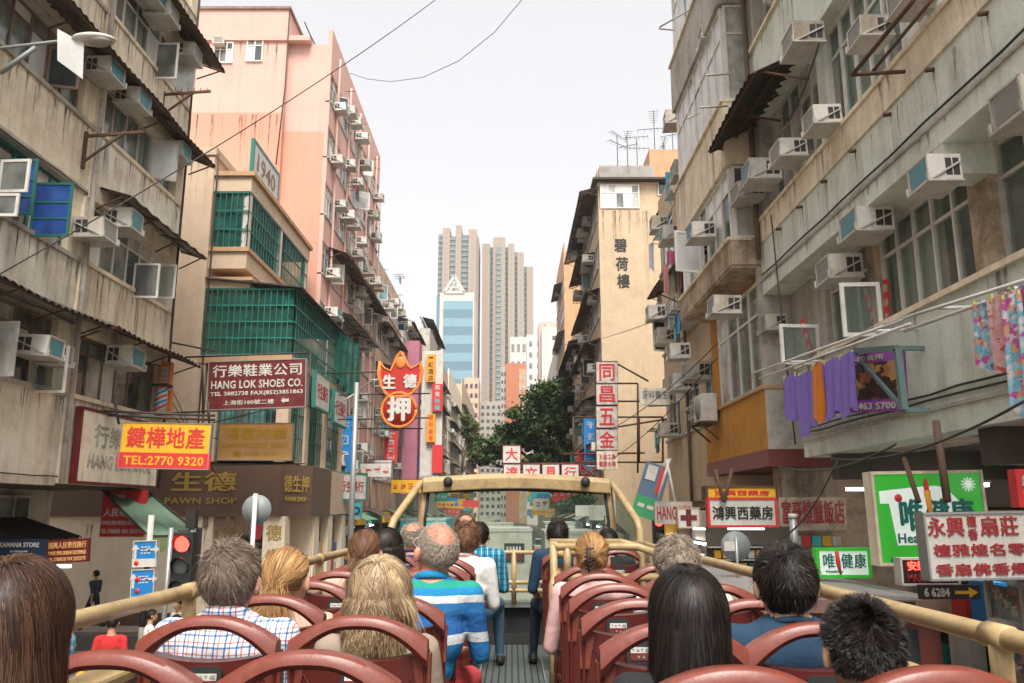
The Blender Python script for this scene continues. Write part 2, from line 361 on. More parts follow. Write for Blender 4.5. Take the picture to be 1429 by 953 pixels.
# ------------------------------------------------------------------ lettering
_txt = {}
def letters(parent, s, w, h, c, m, rz=None, bold=.02, depth=.012, ry=0):
    cjk = 0
    if any(ord(q) > 0x7ff for q in s): cjk, bold = bold*.9, 0.0
    k = (s, bold, cjk)
    if k not in _txt:
        cu = bpy.data.curves.new('lettering', 'FONT'); cu.body = s; cu.resolution_u = 2; cu.extrude = .03; cu.offset = bold
        cu.space_character = 1.05; cu.align_x = 'CENTER'
        o = bpy.data.objects.new('tmp', cu); COL.objects.link(o)
        me = bpy.data.meshes.new_from_object(o.evaluated_get(bpy.context.evaluated_depsgraph_get()))
        bpy.data.objects.remove(o); bpy.data.curves.remove(cu); me.name = 'lettering'
        if cjk:
            vs_ = [v.co.copy() for v in me.vertices]; fs_ = [tuple(q.vertices) for q in me.polygons]; mb = MB()
            for j_, (dx, dy) in enumerate(((0, 0), (cjk, 0), (-cjk, 0), (0, cjk*.7), (0, -cjk*.7))): mb.add([(v.x+dx, v.y+dy, v.z-.001*j_) for v in vs_], fs_)
            bpy.data.meshes.remove(me); me = mb.mesh('lettering', None)
        n = len(me.vertices); a = np.empty(n*3, 'f'); me.vertices.foreach_get('co', a); a = a.reshape(-1, 3)
        if n:
            lo, hi = a.min(0), a.max(0); a -= (lo+hi)/2; a[:, :2] /= np.maximum(hi-lo, 1e-4)[:2]; a[:, 2] = a[:, 2]/max(1e-4, (hi-lo)[2])
            me.vertices.foreach_set('co', a.ravel())
        _txt[k] = {}; _txt[k][None] = me
    d = _txt[k]
    if m.name not in d:
        me = d[None].copy(); me.materials.clear(); me.materials.append(m); me.name = 'lettering'; d[m.name] = me
    o = link('lettering', d[m.name], parent, c)
    o.rotation_euler = (math.pi/2, ry, rz or 0); o.scale = (w, h, depth)
    return o
def board(name, label, cat, c, w, h, rows, face, rz=0, t=.12, border=None, bw=.03, tilt=0, group=None, ry=0):
    """a sign box: rows = [(text, centre z fraction, height fraction, width fraction, material[, centre x fraction])]"""
    r = empty(name, label, cat, c, rz, group); r.rotation_euler = (tilt, ry, rz)
    MB().box(-w/2, w/2, -t/2, t/2, -h/2, h/2).build('panel', face, r)
    if border:
        mb = MB(); y0, y1 = -t/2-.015, t/2+.01
        mb.box(-w/2-bw, w/2+bw, y0, y1, h/2-.004, h/2+bw); mb.box(-w/2-bw, w/2+bw, y0, y1, -h/2-bw, -h/2+.004)
        mb.box(-w/2-bw, -w/2+.004, y0, y1, -h/2, h/2); mb.box(w/2-.004, w/2+bw, y0, y1, -h/2, h/2)
        mb.build('frame', border, r)
    for q in rows:
        letters(r, q[0], w*q[3], h*q[2], (w*(q[5] if len(q) > 5 else 0), -t/2-.006, h*q[1]), q[4])
    return r

# ------------------------------------------------------------------ windows
_wm = {}
def window(parent, loc, w, h, rz, cols, tr, fm, pms, fw=.05, simple=False, curtains=False, seed=0, opn=None):
    rnd = random.Random(seed*7919+3)
    key = (round(w,2), round(h,2), cols, tr, fm.name, fw)
    if key not in _wm:
        mb = MB(); d0, d1 = -.05, .03
        mb.box(0, w, d0, d1, 0, fw); mb.box(0, w, d0, d1, h-fw, h); mb.box(0, fw, d0, d1, fw, h-fw); mb.box(w-fw, w, d0, d1, fw, h-fw)
        for i in range(1, cols): x = w*i/cols; mb.box(x-fw*.45, x+fw*.45, d0+.006, d1, fw, h-fw)
        if tr: z = h*(1-tr); mb.box(fw, w-fw, d0+.012, d1-.004, z-fw*.4, z+fw*.4)
        _wm[key] = mb.mesh('window', fm)
    f = link('window', _wm[key], parent, loc); f.rotation_euler = (0, 0, rz)
    cw = w/cols; rows = [(fw, h-fw)] if not tr else [(fw, h*(1-tr)-fw*.4), (h*(1-tr)+fw*.4, h-fw)]
    if simple:
        sbox('pane', pms[rnd.randrange(len(pms))], w-2*fw, .02, h-2*fw, f, (fw, -.01, fw)); return f
    for i in range(cols):
        for (a, b) in rows:
            pm = pms[rnd.randrange(len(pms))]
            if opn is not None and opn == i and a == fw:
                s = link('sash', _sash(cw, b-a, fm), f, (cw*i+fw*.4, -.05, a)); s.rotation_euler = (0, 0, -R(rnd.uniform(55, 95)))
                sbox('pane', pm, cw-.1, .012, b-a-.1, s, (.05, -.006, .05)) if False else None
                q = sbox('pane', pm, cw-.1, .012, b-a-.1, f, (0, 0, 0)); q.rotation_euler = s.rotation_euler
                q.location = Vector(s.location) + Matrix.Rotation(s.rotation_euler.z, 3, 'Z') @ Vector((.05, -.004, .05))
                continue
            sbox('pane', pm, cw-fw*.7, .015, b-a, f, (cw*i+fw*.35, -.012, a))
    if curtains:
        key2 = ('c', round(cw, 2), round(h, 2))
        for i in range(cols):
            if rnd.random() < .8:
                cm = rnd.choice([W['curt'], W['curtg'], W['curt']]); kk = key2 + (cm.name,)
                if kk not in _wm:
                    mb = MB(); n = 24; vs = []
                    for j in range(n+1):
                        x = cw*(.04+.92*j/n); y = .10+.025*math.sin(j*1.9)
                        vs += [(x, y, .02), (x, y, h-.05)]
                    mb.add(vs, [(2*j, 2*j+2, 2*j+3, 2*j+1) for j in range(n)], True); _wm[kk] = mb.mesh('curtain', cm)
                link('curtain', _wm[kk], f, (cw*i, 0, 0))
    return f
def _sash(w, h, fm):
    k = ('s', round(w,2), round(h,2), fm.name)
    if k not in _wm:
        mb = MB(); mb.box(0,w,-.02,.02,0,.05); mb.box(0,w,-.02,.02,h-.05,h); mb.box(0,.05,-.02,.02,.05,h-.05); mb.box(w-.05,w,-.02,.02,.05,h-.05)
        _wm[k] = mb.mesh('sash', fm)
    return _wm[k]
def casement(parent, hinge, w, h, ang, fm, pm, rails=0):
    """an open sash: hinge = low corner, ang = heading of the sash in degrees from +X"""
    s = link('sash', _sash(w, h, fm), parent, hinge); s.rotation_euler = (0, 0, R(ang))
    n = rails+1
    for i in range(n):
        a = .05 + (h-.1)*i/n; b = .05 + (h-.1)*(i+1)/n
        sbox('pane', pm, w-.1, .012, b-a-(.04 if i < n-1 else 0), s, (.05, -.006, a))
    if rails:
        mb = MB()
        for i in range(1, n): z = .05+(h-.1)*i/n; mb.box(.05, w-.05, -.018, .018, z-.04, z)
        mb.build('rail', fm, s)
    return s

# ------------------------------------------------------------------ air conditioners
_acm = {}
ACR = random.Random(99)
def ac(loc, rz, label, kind='grey', size=1.0, detail=True, group='window air conditioners along the street'):
    if kind == 'grey': kind = ACR.choice(['grey', 'grey', 'dark', 'pale'])
    c = {'teal': W['acw'], 'grey': W['ac'], 'dark': W['acd'], 'pale': W['acw']}[kind]
    if ('c', kind) not in _acm:
        mb = MB()
        mb.box(-.27,.27,-.632,-.618,.05,.38); _acm['g', kind] = mb.mesh('grille', W['acteal' if kind == 'teal' else 'acgrey'])
        mb = MB()
        for s in (-1, 1):
            for k in range(2):
                y0 = -.30+.14*k
                mb.box(s*.325, s*.336, y0, y0+.115, .08, .36)
        cb_ = MB().box(-.33,.33,-.62,0,0,.43); cb_.add(mb.v, mb.f)
        me = cb_.mesh('casing', c); me.materials.append(W['louvre']); me.polygons.foreach_set('material_index', [0]*6+[1]*(len(me.polygons)-6)); _acm['c', kind] = me
        mb = MB(); mb.box(-.38,.38,-.68,0,-.035,-.004)
        for s in (-1, 1): mb.bar((s*.35,-.66,-.02), (s*.35,-.02,.30), .03); mb.box(s*.33,s*.385,-.68,-.655,-.03,.12)
        mb.box(-.34,.34,-.645,-.63,.0,.03); mb.box(-.34,.34,-.645,-.63,.40,.43); mb.box(-.34,-.31,-.645,-.63,0,.43); mb.box(.31,.34,-.645,-.63,0,.43)
        _acm['b', kind] = mb.mesh('bracket', W['frame'])
    r = empty('air_conditioner', label, 'air conditioner', loc, rz, group); r.scale = (size*ACR.uniform(.88, 1.12), size*ACR.uniform(.85, 1.05), size*ACR.uniform(.9, 1.08)); r.rotation_euler = (R(ACR.uniform(-2, 3)), R(ACR.uniform(-2, 2)), rz+R(ACR.uniform(-3, 3)))
    link('casing', _acm['c', kind], r)
    link('grille', _acm['g', kind], r)
    if detail: link('bracket', _acm['b', kind], r)
    return r

# ------------------------------------------------------------------ street-facing facades (planes of constant X)
def sgn(side): return 1 if side == 'L' else -1        # outward normal of the facade
def rzs(side): return R(90) if side == 'L' else R(-90)
def canopy(parent, X, side, y0, y1, z, depth, drop, m, pitch=.12, amp=.025, struts=True, seed=0, name='canopy'):
    n = max(2, int((y1-y0)/pitch)); s = sgn(side); rnd = random.Random(seed)
    vs = []; k = 4
    for i in range(n+1):
        y = y0+(y1-y0)*i/n; a = amp if i % 2 else -amp
        sag = .05*math.sin(i*.21+seed)
        for j in range(k):
            f = j/(k-1); vs.append((X+s*depth*f, y, z-drop*f+a+sag*f*.6))
    m0 = len(vs); vs += [(x, y, q-.012) for x, y, q in vs]
    fs = []
    for i in range(n):
        for j in range(k-1):
            a = i*k+j; fs.append((a, a+1, a+k+1, a+k)); fs.append((m0+a+k, m0+a+k+1, m0+a+1, m0+a))
    o = MB().add(vs, fs).build(name, m, parent)
    if struts:
        mb = MB(); ns = max(2, int((y1-y0)/1.4)+1)
        for i in range(ns):
            y = y0+.06+(y1-y0-.12)*i/(ns-1)
            mb.bar((X, y, z-.05), (X+s*depth*.96, y, z-drop-.05), .035); mb.bar((X, y, z-.55), (X+s*depth*.8, y, z-drop*.8-.06), .03)
        for f in (.45, .93): mb.bar((X+s*depth*f, y0, z-drop*f-.045), (X+s*depth*f, y1, z-drop*f-.045), .035)
        mb.build('strut', W['rust'], o)
    return o
def facade(b, X, side, y0, y1, sills, wh, wallm, bay=3.0, pier=.4, cols=4, tr=None, fm=None, pms=None, rec=.14,
           simple=True, top=None, base=4.2, depth=7, acs=0, acl='', canp=.3, canm=None, seed=0, curtains=False, backm=None, parm=None, opens=.15, detail_ac=True, acside=None):
    """sills: list of sill heights; wh: window height; base: bottom of first parapet; top: roof height"""
    rnd = random.Random(seed); s = sgn(side); fm = fm or W['frame']; pms = pms or [W['p0'], W['p3'], W['p1'], W['p2'], W['p0'], W['p4']]
    top = top or sills[-1]+wh+.6
    core = X-s*rec
    bx = MB().box(core-s*depth, core, y0, y1, 0, top).build('wall', backm or wallm, b)
    zs = [base] + [q+wh for q in sills]
    nb = max(1, round((y1-y0)/bay)); bw = (y1-y0)/nb
    for i, q in enumerate(sills):
        box('parapet', parm or wallm, (core-.003*s, X, y0, y1, zs[i], q), b)
        sbm = MB(); sbm.box(core, X+s*.06, y0, y1, q-.07, q+.003)
        sbm.build('sill', W['grey'], b)
        stains(b, X, side, y0, y1, q-.08, int((y1-y0)*2.2), 1.1, W['dripg'] if (i+seed) % 2 else W['drip'], seed*31+i)
        for k in range(nb+1):
            yc = y0+k*bw; a = max(y0, yc-pier/2); c = min(y1, yc+pier/2)
            sbox('pier', parm or wallm, rec-.02, c-a, wh-.003, b, (min(core, X-s*.02), a, q+.003))
        for k in range(nb):
            a = y0+k*bw+pier/2; ww = bw-pier
            if rnd.random() < .08: continue
            lx = X-s*(rec*.5)
            loc = (lx, a if side == 'L' else a+ww, q+.005)
            n = max(2, cols+rnd.choice([-1, 0, 0, 1]))
            window(b, loc, ww, wh-.01, rzs(side), n, tr, fm if rnd.random() < .7 else W['framew'], pms, simple=simple, seed=seed*1000+i*50+k,
                   curtains=curtains, opn=(rnd.randrange(n) if (not simple and rnd.random() < opens) else None))
            for t in range(2):
                if rnd.random() < acs*(1 if t == 0 else .45):
                    up = rnd.random() < .6
                    yy = a+ww*(rnd.uniform(.1, .45)+.45*t)
                    ac((X+s*.02, yy, q+(wh-.5 if up else .0)), rzs(side),
                       'unit on %s storey of the %s, %s bay, %s side' % (ORD[i+1], acl, ORD[k], 'near' if t == 0 else 'far'),
                       'teal' if rnd.random() < .25 else 'grey', rnd.uniform(.9, 1.1), detail_ac)
        if rnd.random() < canp or canp >= 1:
            L = rnd.uniform(.4, 1)*(y1-y0) if canp < 1 else (y1-y0)
            st = rnd.uniform(0, (y1-y0)-L)
            canopy(b, X, side, y0+st, y0+st+L, q+wh+.12, rnd.uniform(.7, 1.1), .28, canm or rnd.choice([W['tin'], W['tinblack'], W['tin'], W['tinlite']]), pitch=.2, seed=seed+i, struts=detail_ac)
    box('parapet', parm or wallm, (core-.003*s, X, y0, y1, zs[-1], top+.9), b)
    return b
def drainpipe(X, side, y, z0, z1, label, m=None, r=.055, wob=0):
    s = sgn(side); pts = []; n = 10
    for i in range(n+1):
        z = z0+(z1-z0)*i/n; pts.append((X+s*.09, y+wob*math.sin(i*1.3), z))
    mb = MB().tube(pts, r, 8)
    o = mb.build('drainpipe', m or W['grey']); tag(o, label, 'pipe', 'drainpipes down the fronts')
    return o
def antenna(x, y, z, h, label, seed=0, group='aerials on the roofs'):
    rnd = random.Random(seed); mb = MB(); mb.tube([(x, y, z), (x, y, z+h)], .025, 5)
    for k in range(2):
        zz = z+h*(1-.22*k); a = rnd.uniform(0, 3.1); L = rnd.uniform(.5, 1.0)*h*.35
        dx, dy = math.cos(a)*L, math.sin(a)*L; mb.tube([(x-dx, y-dy, zz), (x+dx, y+dy, zz+L*.15)], .018, 4)
        for j in range(6):
            f = -1+2*j/5; px, py = x+dx*f, y+dy*f; e = .22*h*.4*(1-.1*j)
            mb.tube([(px+dy/L*e, py-dx/L*e, zz+f*L*.07), (px-dy/L*e, py+dx/L*e, zz+f*L*.07)], .012, 4)
    o = mb.build('antenna', W['iron']); tag(o, label, 'antenna', group); return o
def stains(parent, X, side, y0, y1, zt, n, L, m, seed=0, wmax=.09, Yp=None):
    rnd = random.Random(seed); s = sgn(side); vs = []; fs = []; tn = []; X = X+s*.004
    for i in range(n):
        y = rnd.uniform(y0, y1); w_ = rnd.uniform(.02, wmax)*rnd.uniform(.5, 1); l = L*rnd.uniform(.3, 1); b0 = len(vs)
        for j in range(6):
            f = j/5; ww = w_*(1-.75*f); dy = .01*math.sin(f*9+i)
            for q in (-1, 0, 1):
                a_, z_ = y+dy+q*ww, zt-l*f
                vs.append((X, a_, z_) if Yp is None else (a_, Yp-.004, z_)); tn.append((1-f)**.7*(1 if q == 0 else 0)*rnd.uniform(.8, 1))
        for j in range(5):
            for q in range(2): a = b0+j*3+q; fs.append((a, a+1, a+4, a+3))
    me = MB().add(vs, fs).mesh('drip_stains', m); at = me.attributes.new('tone', 'FLOAT', 'POINT'); at.data.foreach_set('value', tn)
    o = link('drip_stains', me, parent); o['kind'] = 'stuff'; return o
def cloth(name, label, p0, p1, drop, m, group=None, seed=0, cat='laundry', folds=3, amp=.05, taper=0, hem=.08):
    """cloth hung from the line p0-p1; thickness by a second skin"""
    rnd = random.Random(seed); p0 = Vector(p0); p1 = Vector(p1); nx, nz = 22, 16
    d = p1-p0; n = Vector((d.y, -d.x, 0)).normalized(); vs = []
    ph = rnd.uniform(0, 6); 
    for j in range(nz+1):
        f = j/nz
        for i in range(nx+1):
            g = i/nx
            q = p0 + d*(.5+(g-.5)*(1-taper*f*.5))
            w_ = amp*(.35+.8*f)*math.sin(ph+g*folds*6.28+f*1.1)+amp*.4*math.sin(ph*2+g*folds*13+f*3)
            q = q + n*w_; q.z -= drop*f*(1+hem*math.sin(g*5+ph)) + .015*math.sin(g*folds*6.28)*(1-f)
            vs.append(q)
    m0 = len(vs); vs2 = [v+n*.008 for v in vs]
    fs = []; W_ = nx+1
    for j in range(nz):
        for i in range(nx):
            a = j*W_+i; fs.append((a, a+1, a+W_+1, a+W_)); fs.append((m0+a+W_, m0+a+W_+1, m0+a+1, m0+a))
    o = MB().add(vs+vs2, fs, True).build(name, m); tag(o, label, cat, group)
    if name in ('towel', 'cloth'):
        for f in (.12, .88):
            q = p0.lerp(p1, f); MB().box(q.x-.012, q.x+.012, q.y-.008, q.y+.008, q.z-.05, q.z+.03).build('peg', W['pegs'], o)
    return o
def cable(pts, label, r=.012, group='cables across the street', m=None, sag=0):
    q = []
    if sag and len(pts) == 2:
        a, b = Vector(pts[0]), Vector(pts[1])
        for i in range(21):
            f = i/20; p = a.lerp(b, f); p.z -= sag*4*f*(1-f); q.append(p)
    else: q = pts
    o = MB().tube(q, r, 5).build('cable', m or W['iron']); tag(o, label, 'cable', group); return o
# ================================================================== GROUND
def struct(name, m, b):
    o = box(name, m, b); o['kind'] = 'structure'; return o
o = MB().box(-1500, 1500, -300, 3000, -1.0, -.004).build('ground', W['pave']); o['kind'] = 'structure'
struct('road', W['asphalt'], (-6.3, 4.75, -40, 420, -.5, 0))
struct('side_road', W['asphalt'], (-60, -6.3, 22.2, 25.6, -.5, 0))

def pavement(x0, x1, y0, y1, kx, step=1.2):
    o = struct('pavement', W['pave'], (x0, x1, y0, y1, -.5, .125))
    kb = MB(); n = int((y1-y0)/step)
    for i in range(n):
        a = y0+(y1-y0)*i/n; b = y0+(y1-y0)*(i+1)/n-.012
        kb.box(kx-.12, kx+.12, a, b, -.3, .14)
    k = kb.build('kerb', W['kerb'], o)
    return o
pavement(-12.4, -6.42, -40, 22.2, -6.3); pavement(-30, -6.42, 25.6, 300, -6.3)
pavement(4.87, 9, -40, 300, 4.75)
for x in (-5.9, 4.35): 
    o = MB().box(x-.06, x+.06, -30, 300, -.01, .004).build('kerb_line', W['yellowp']); o['kind'] = 'structure'
for i in range(40):
    o = MB().box(-2.06, -1.94, -20+i*6, -16.5+i*6, -.01, .004).build('lane_marking', W['paint']); o['kind'] = 'structure'
for i in range(12):
    o = MB().box(-6.1+i*.9, -5.65+i*.9, 20.2, 22.2, -.01, .005).build('crossing_stripe', W['yellowp']); o['kind'] = 'structure'

GLS = [W['p0'], W['p3'], W['p3'], W['p0'], W['p2'], W['p4'], W['p1']]
# ================================================================== LEFT, NEAR BLOCK
LX = -9.3
PX = -8.8
lb = root('tenement_building', 'weathered beige concrete tenement at the left edge with rusty canopies and an open arcade', 'building', (-13, 12, 0))
SL = [6.05, 8.95, 12.0, 14.9, 17.8]
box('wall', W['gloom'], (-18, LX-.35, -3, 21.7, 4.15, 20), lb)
box('shop_wall', W['grey'], (-18, -11.9, -3, 21.7, 0, 4.2), lb)
def near_front(b, X, side, y0, y1, sills, heads, base, mats, rec, pier_ys, pierw, capm, top):
    s = sgn(side); zz = [base]+heads
    for i, q in enumerate(sills+[top]):
        box('parapet', mats[i % len(mats)], (X-s*(rec+.02), X, y0, y1, zz[i], q), b)
        if i < len(sills): stains(b, X, side, y0, y1, q-.1, int((y1-y0)*3), 1.3, W['drip'], int(q*10)+i); stains(b, X, side, y0, y1, q-.1, int((y1-y0)*3), .8, W['dripg'], int(q*10)+i+50)
        if i < len(sills):
            box('sill', capm, (X-s*rec, X+s*.05, y0-.01, y1+.01, q-.09, q+.004), b)
            box('ledge', capm, (X-s*rec, X+s*.035, y0-.005, y1+.005, zz[i+1]-.004, zz[i+1]+.10), b)
            for yc in pier_ys:
                box('pier', mats[(i+1) % len(mats)], (X-s*rec, X-s*.02, yc-pierw/2, yc+pierw/2, q+.004, zz[i+1]-.004), b)
near_front(lb, LX, 'L', -3, 17.0, SL, [7.5, 10.4, 13.3, 16.3, 19.2], 4.15, [W['white'], W['white'], W['beige'], W['beige'], W['beige'], W['beige']], .3, [-2.7, 2, 6.0, 9.8, 13.2, 16.75], .45, W['grey'], 20)
near_front(lb, LX+.06, 'L', 17.0, 21.8, SL, [7.4, 10.35, 13.25, 16.25, 19.2], 4.2, [W['white'], W['beige'], W['white'], W['beige'], W['beige'], W['beige']], .36, [17.12, 21.6], .42, W['beige'], 20)
for i, q in enumerate(SL):
    hd = [7.5, 10.4, 13.3, 16.3, 19.2][i]
    for k, (a, c) in enumerate([(2.25, 5.75), (6.25, 9.55), (10.05, 12.95), (13.45, 16.5)]):
        if k == 0: continue
        fm = [W['frameb'], W['frameg'], W['frameb'], W['frame'], W['frame']][i] if k > 1 else W['frame']
        window(lb, (LX-.2, a, q+.005), c-a, hd-q-.01, R(90), 5, .25 if i != 1 else None, fm,
               [W['p0'], W['p3'], W['p0'], W['p4'], W['p2'], W['glass']], .055, curtains=(i in (0, 2)), seed=i*9+k, opn=3 if k == 3 and i in (2,) else None)
    window(lb, (LX-.16, 17.35, q+.005), 4.0, [7.4, 10.35, 13.25, 16.25, 19.2][i]-q-.01, R(90), 6, .28 if i in (0, 1, 3) else None,
           [W['frameb'], W['framew'], W['frame'], W['framew'], W['framew']][i], [W['p3'], W['p0'], W['p2'], W['p4'], W['p3'], W['glass']], .06, curtains=True, seed=70+i, opn=5 if i in (1, 3) else (4 if i == 2 else None))
canopy(lb, LX-.05, 'L', 2, 17.15, 7.8, .8, .33, W['tinblack'], seed=1)
canopy(lb, LX, 'L', 17.2, 22.2, 7.8, .85, .3, W['tin'], seed=2)
canopy(lb, LX, 'L', 17.4, 22.2, 10.8, .75, .22, W['tinlite'], seed=3, pitch=.3)
canopy(lb, LX, 'L', 9, 22.3, 13.65, .75, .3, W['tin'], seed=4)
canopy(lb, LX, 'L', 12, 22.3, 16.65, .85, .3, W['tin'], seed=5)
canopy(lb, -11.9, 'L', 12, 20.5, 3.5, 1.5, .5, W['tinblack'], seed=6)
window(lb, (-11.85, 12.5, 1.0), 4.5, 2.0, R(90), 5, None, W['frameb'], [W['p0'], W['p3'], W['p2']], .06, seed=91)
window(lb, (-11.85, 18.0, 2.9), 2.6, 1.1, R(90), 4, None, W['frame'], [W['p0'], W['p3']], .06, seed=92)
# open blue casements on the first upper floor
for (u, v0, v1, X_, wd, ang, fm, pm, rl) in ((95, 255, 330, -8.6, .76, 180, W['frameg'], W['blueg'], 2), (45, 222, 300, -8.7, .66, 182, W['frameg'], W['blueg'], 2),
                                     (38, 222, 268, -8.5, .55, 176, W['framew'], W['p3'], 0), (24, 270, 302, -8.5, .5, 180, W['framew'], W['p3'], 0),
                                     (90, 482, 548, -8.7, .72, 178, W['framew'], W['glass'], 0), (220, 368, 416, -8.65, .62, 184, W['framew'], W['p3'], 0),
                                     (246, 60, 110, -8.7, .6, 180, W['framew'], W['p3'], 0), (18, 448, 525, -8.75, .5, 175, W['frame'], W['p2'], 0)):
    b_ = P(u, v1, X=X_); t_ = P(u, v0, Y=b_.y)
    casement(lb, b_, wd, t_.z-b_.z, ang, fm, pm, rl)
for i, (u, v, kd, sz, nm) in enumerate([(128, 112, 'teal', 1.0, 'beside the street lamp head'), (166, 150, 'teal', .95, 'middle of three below a canopy'), (233, 222, 'teal', .9, 'at the far corner'),
        (152, 322, 'teal', 1.0, 'above the white windows, teal fronted'), (112, 336, 'grey', 1.05, 'right of the open blue windows'), (156, 512, 'teal', 1.0, 'hanging over the couplet windows'),
        (30, 497, 'teal', .95, 'left one of the low pair'), (56, 508, 'grey', .9, 'right one of the low pair'), (206, 30, 'grey', 1.05, 'high under the top canopy, nearer one'), (246, 84, 'grey', .95, 'high under the top canopy, farther one'),
        (196, 8, 'teal', 1.0, 'at the upper frame edge above the lamp')]):
    p = P(u, v, X=LX+.02); ac(p, R(90), 'air conditioner on beige left tenement, ' + nm, kd, sz)
# faded white wall sign with its maroon border
p0, p1 = P(92, 660, X=LX+.1), P(212, 668, X=LX+.1)
sg = board('shop_sign', 'faded white wall sign with peeling grey letters and maroon border on the left tenement', 'shop sign', (LX+.16, 19.35, 5.0), 3.9, 1.5,
      [('行樂鞋業', .17, .33, .72, W['grey']), ('HANG LOK SHOE', -.2, .2, .8, W['grey'])], W['white'], rz=R(90), t=.12, border=W['maroon'], bw=.06)
for i, (u, v) in enumerate([(120, 190), (228, 132)]):
    b_ = P(u, v, X=LX+.03); mb = MB(); mb.bar(b_, b_+Vector((1.25, 0, .1)), .06); mb.bar(b_-Vector((0, 0, .6)), b_+Vector((.8, 0, .06)), .045); mb.bar(b_+Vector((0,0,.1)), b_-Vector((0,0,.75)), .07)
    for k in range(6): mb.bar(b_+Vector((.3+k*.17, 0, .1)), b_+Vector((.3+k*.17, 0, .2)), .015)
    tag(mb.build('wall_bracket', W['rust']), ['rusty spiked iron bracket on the beige pier left of the lamp cable', 'rusty iron bracket at the far corner of the beige tenement'][i], 'bracket')
drainpipe(LX+.05, 'L', 17.0, 4.2, 20, 'grey drainpipe between the two halves of the left tenement', W['grey'])
drainpipe(LX+.1, 'L', 21.55, 4.2, 20, 'thin drainpipe at the far corner of the left tenement', W['iron'], .035, .02)

# ================================================================== LEFT CORNER BLOCK (1940)
cb = root('corner_building', 'sand coloured corner building dated 1940 with green netted balconies over a brown granite shop front', 'building', (-12, 31, 0))
TY = 27.0
box('wall', W['sand'], (-22, -10.4, TY, 36.3, 4.8, 15.9), cb)
box('parapet', W['sand'], (-22, -10.35, TY-.05, 36.3, 15.85, 16.15), cb)
# upper balcony
def bayfloor(x1, y0, y1, z0, z1, m, nm='balcony_wall'): return box(nm, m, (-10.4, x1, y0, y1, z0, z1), cb)
bayfloor(-9.1, TY+.1, 35.5, 11.75, 12.35, W['sand']); box('ledge', W['tan'], (-10.41, -9.02, TY+.02, 35.6, 12.35, 12.5), cb)
bayfloor(-9.1, TY+.1, 35.5, 14.55, 15.1, W['sand']); box('ledge', W['tan'], (-10.41, -8.98, TY, 35.6, 15.1, 15.26), cb)
for y in (TY+.3, 31.2, 35.2): box('post', W['pale'], (-9.35, -9.13, y-.13, y+.13, 12.5, 14.55), cb)
bayfloor(-8.9, TY+.05, 35.6, 11.05, 11.3, W['sand']); box('ledge', W['tan'], (-10.41, -8.82, TY-.02, 35.6, 11.3, 11.42), cb)
box('back_wall', W['gloom'], (-10.39, -10.3, TY+.4, 35.4, 12.5, 14.5), cb)
def cage(name, x0, x1, y0, y1, z0, z1, m, netm=None, step=.2, hs=3):
    mb = MB()
    n = max(1, int((x1-x0)/step))
    for i in range(n+1): x = x0+(x1-x0)*i/n; mb.bar((x, y0, z0), (x, y0, z1), .025)
    n = max(1, int((y1-y0)/(step*1.6)))
    for i in range(n+1): y = y0+(y1-y0)*i/n; mb.bar((x1, y, z0), (x1, y, z1), .025)
    for k in range(hs+1):
        z = z0+(z1-z0)*k/hs; mb.bar((x0, y0, z), (x1, y0, z), .04); mb.bar((x1, y0, z), (x1, y1, z), .04)
    g = mb.build(name, m, cb)
    if netm:
        for (a, b_) in (((x0, y0+.03), (x1-.03, y0+.03)), ((x1-.03, y0+.03), (x1-.03, y1))):
            vs = []; nn = 40; hz = 8; rnd = random.Random(int(z0*10))
            dx = b_[0]-a[0]; dy = b_[1]-a[1]; L = math.hypot(dx, dy)
            for j in range(hz+1):
                for i in range(nn+1):
                    f = i/nn; w_ = .05*math.sin(f*L*2.7+j*.9)+.03*math.sin(f*L*7.1+j*1.7)
                    vs.append((a[0]+dx*f+abs(dy)/L*-abs(w_), a[1]+dy*f+abs(dx)/L*abs(w_), z0+(z1-z0)*j/hz))
            fs = [(j*(nn+1)+i, j*(nn+1)+i+1, (j+1)*(nn+1)+i+1, (j+1)*(nn+1)+i) for j in range(hz) for i in range(nn)]
            MB().add(vs, fs, True).build('net', netm, cb)
    return g
cage('grille', -10.35, -9.14, TY+.12, 31.0, 12.5, 14.5, W['frameg'], W['net'])
cage('grille', -9.25, -9.12, 31.35, 35.3, 12.5, 14.5, W['frameg'], W['net'], step=.3)
# big lower enclosure with sloped roof
CX = -7.35
cage('grille', -10.38, CX, TY+.05, 35.9, 8.75, 11.0, W['teal'], W['net'], step=.2, hs=4)
mb = MB(); mb.add([(-10.4, TY-.1, 11.35), (CX+.25, TY-.1, 11.02), (CX+.25, 36.2, 11.02), (-10.4, 36.2, 11.35), (-10.4, TY-.1, 11.40), (CX+.25, TY-.1, 11.07), (CX+.25, 36.2, 11.07), (-10.4, 36.2, 11.40)],
      [(3,2,1,0),(4,5,6,7),(0,1,5,4),(1,2,6,5),(2,3,7,6),(3,0,4,7)]); mb.build('sheet_roof', W['tinblack'], cb)
cl = cloth('x', None, (CX+.1, 33.5, 11.0), (CX+.5, 36.6, 10.9), 2.2, W['net'], folds=4, amp=.12); cl.name = 'loose_net'; cl.parent = cb; cl.matrix_parent_inverse = Matrix.Translation(-ROOTS[cb.name])
for k in ('label', 'category'):
    if k in cl: del cl[k]
box('floor_slab', W['tan'], (-10.45, CX+.02, TY-.02, 36.0, 8.45, 8.72), cb)
box('wall', W['dark'], (-22, -8.6, TY+.3, 36.2, 5.3, 8.5), cb)
box('wall', W['sand'], (-22, -10.2, TY+.02, TY+.32, 4.9, 8.5), cb)
for x in (-9.9, -7.55): box('post', W['sand'], (x-.2, x+.2, TY, TY+.35, 5.2, 8.45), cb)
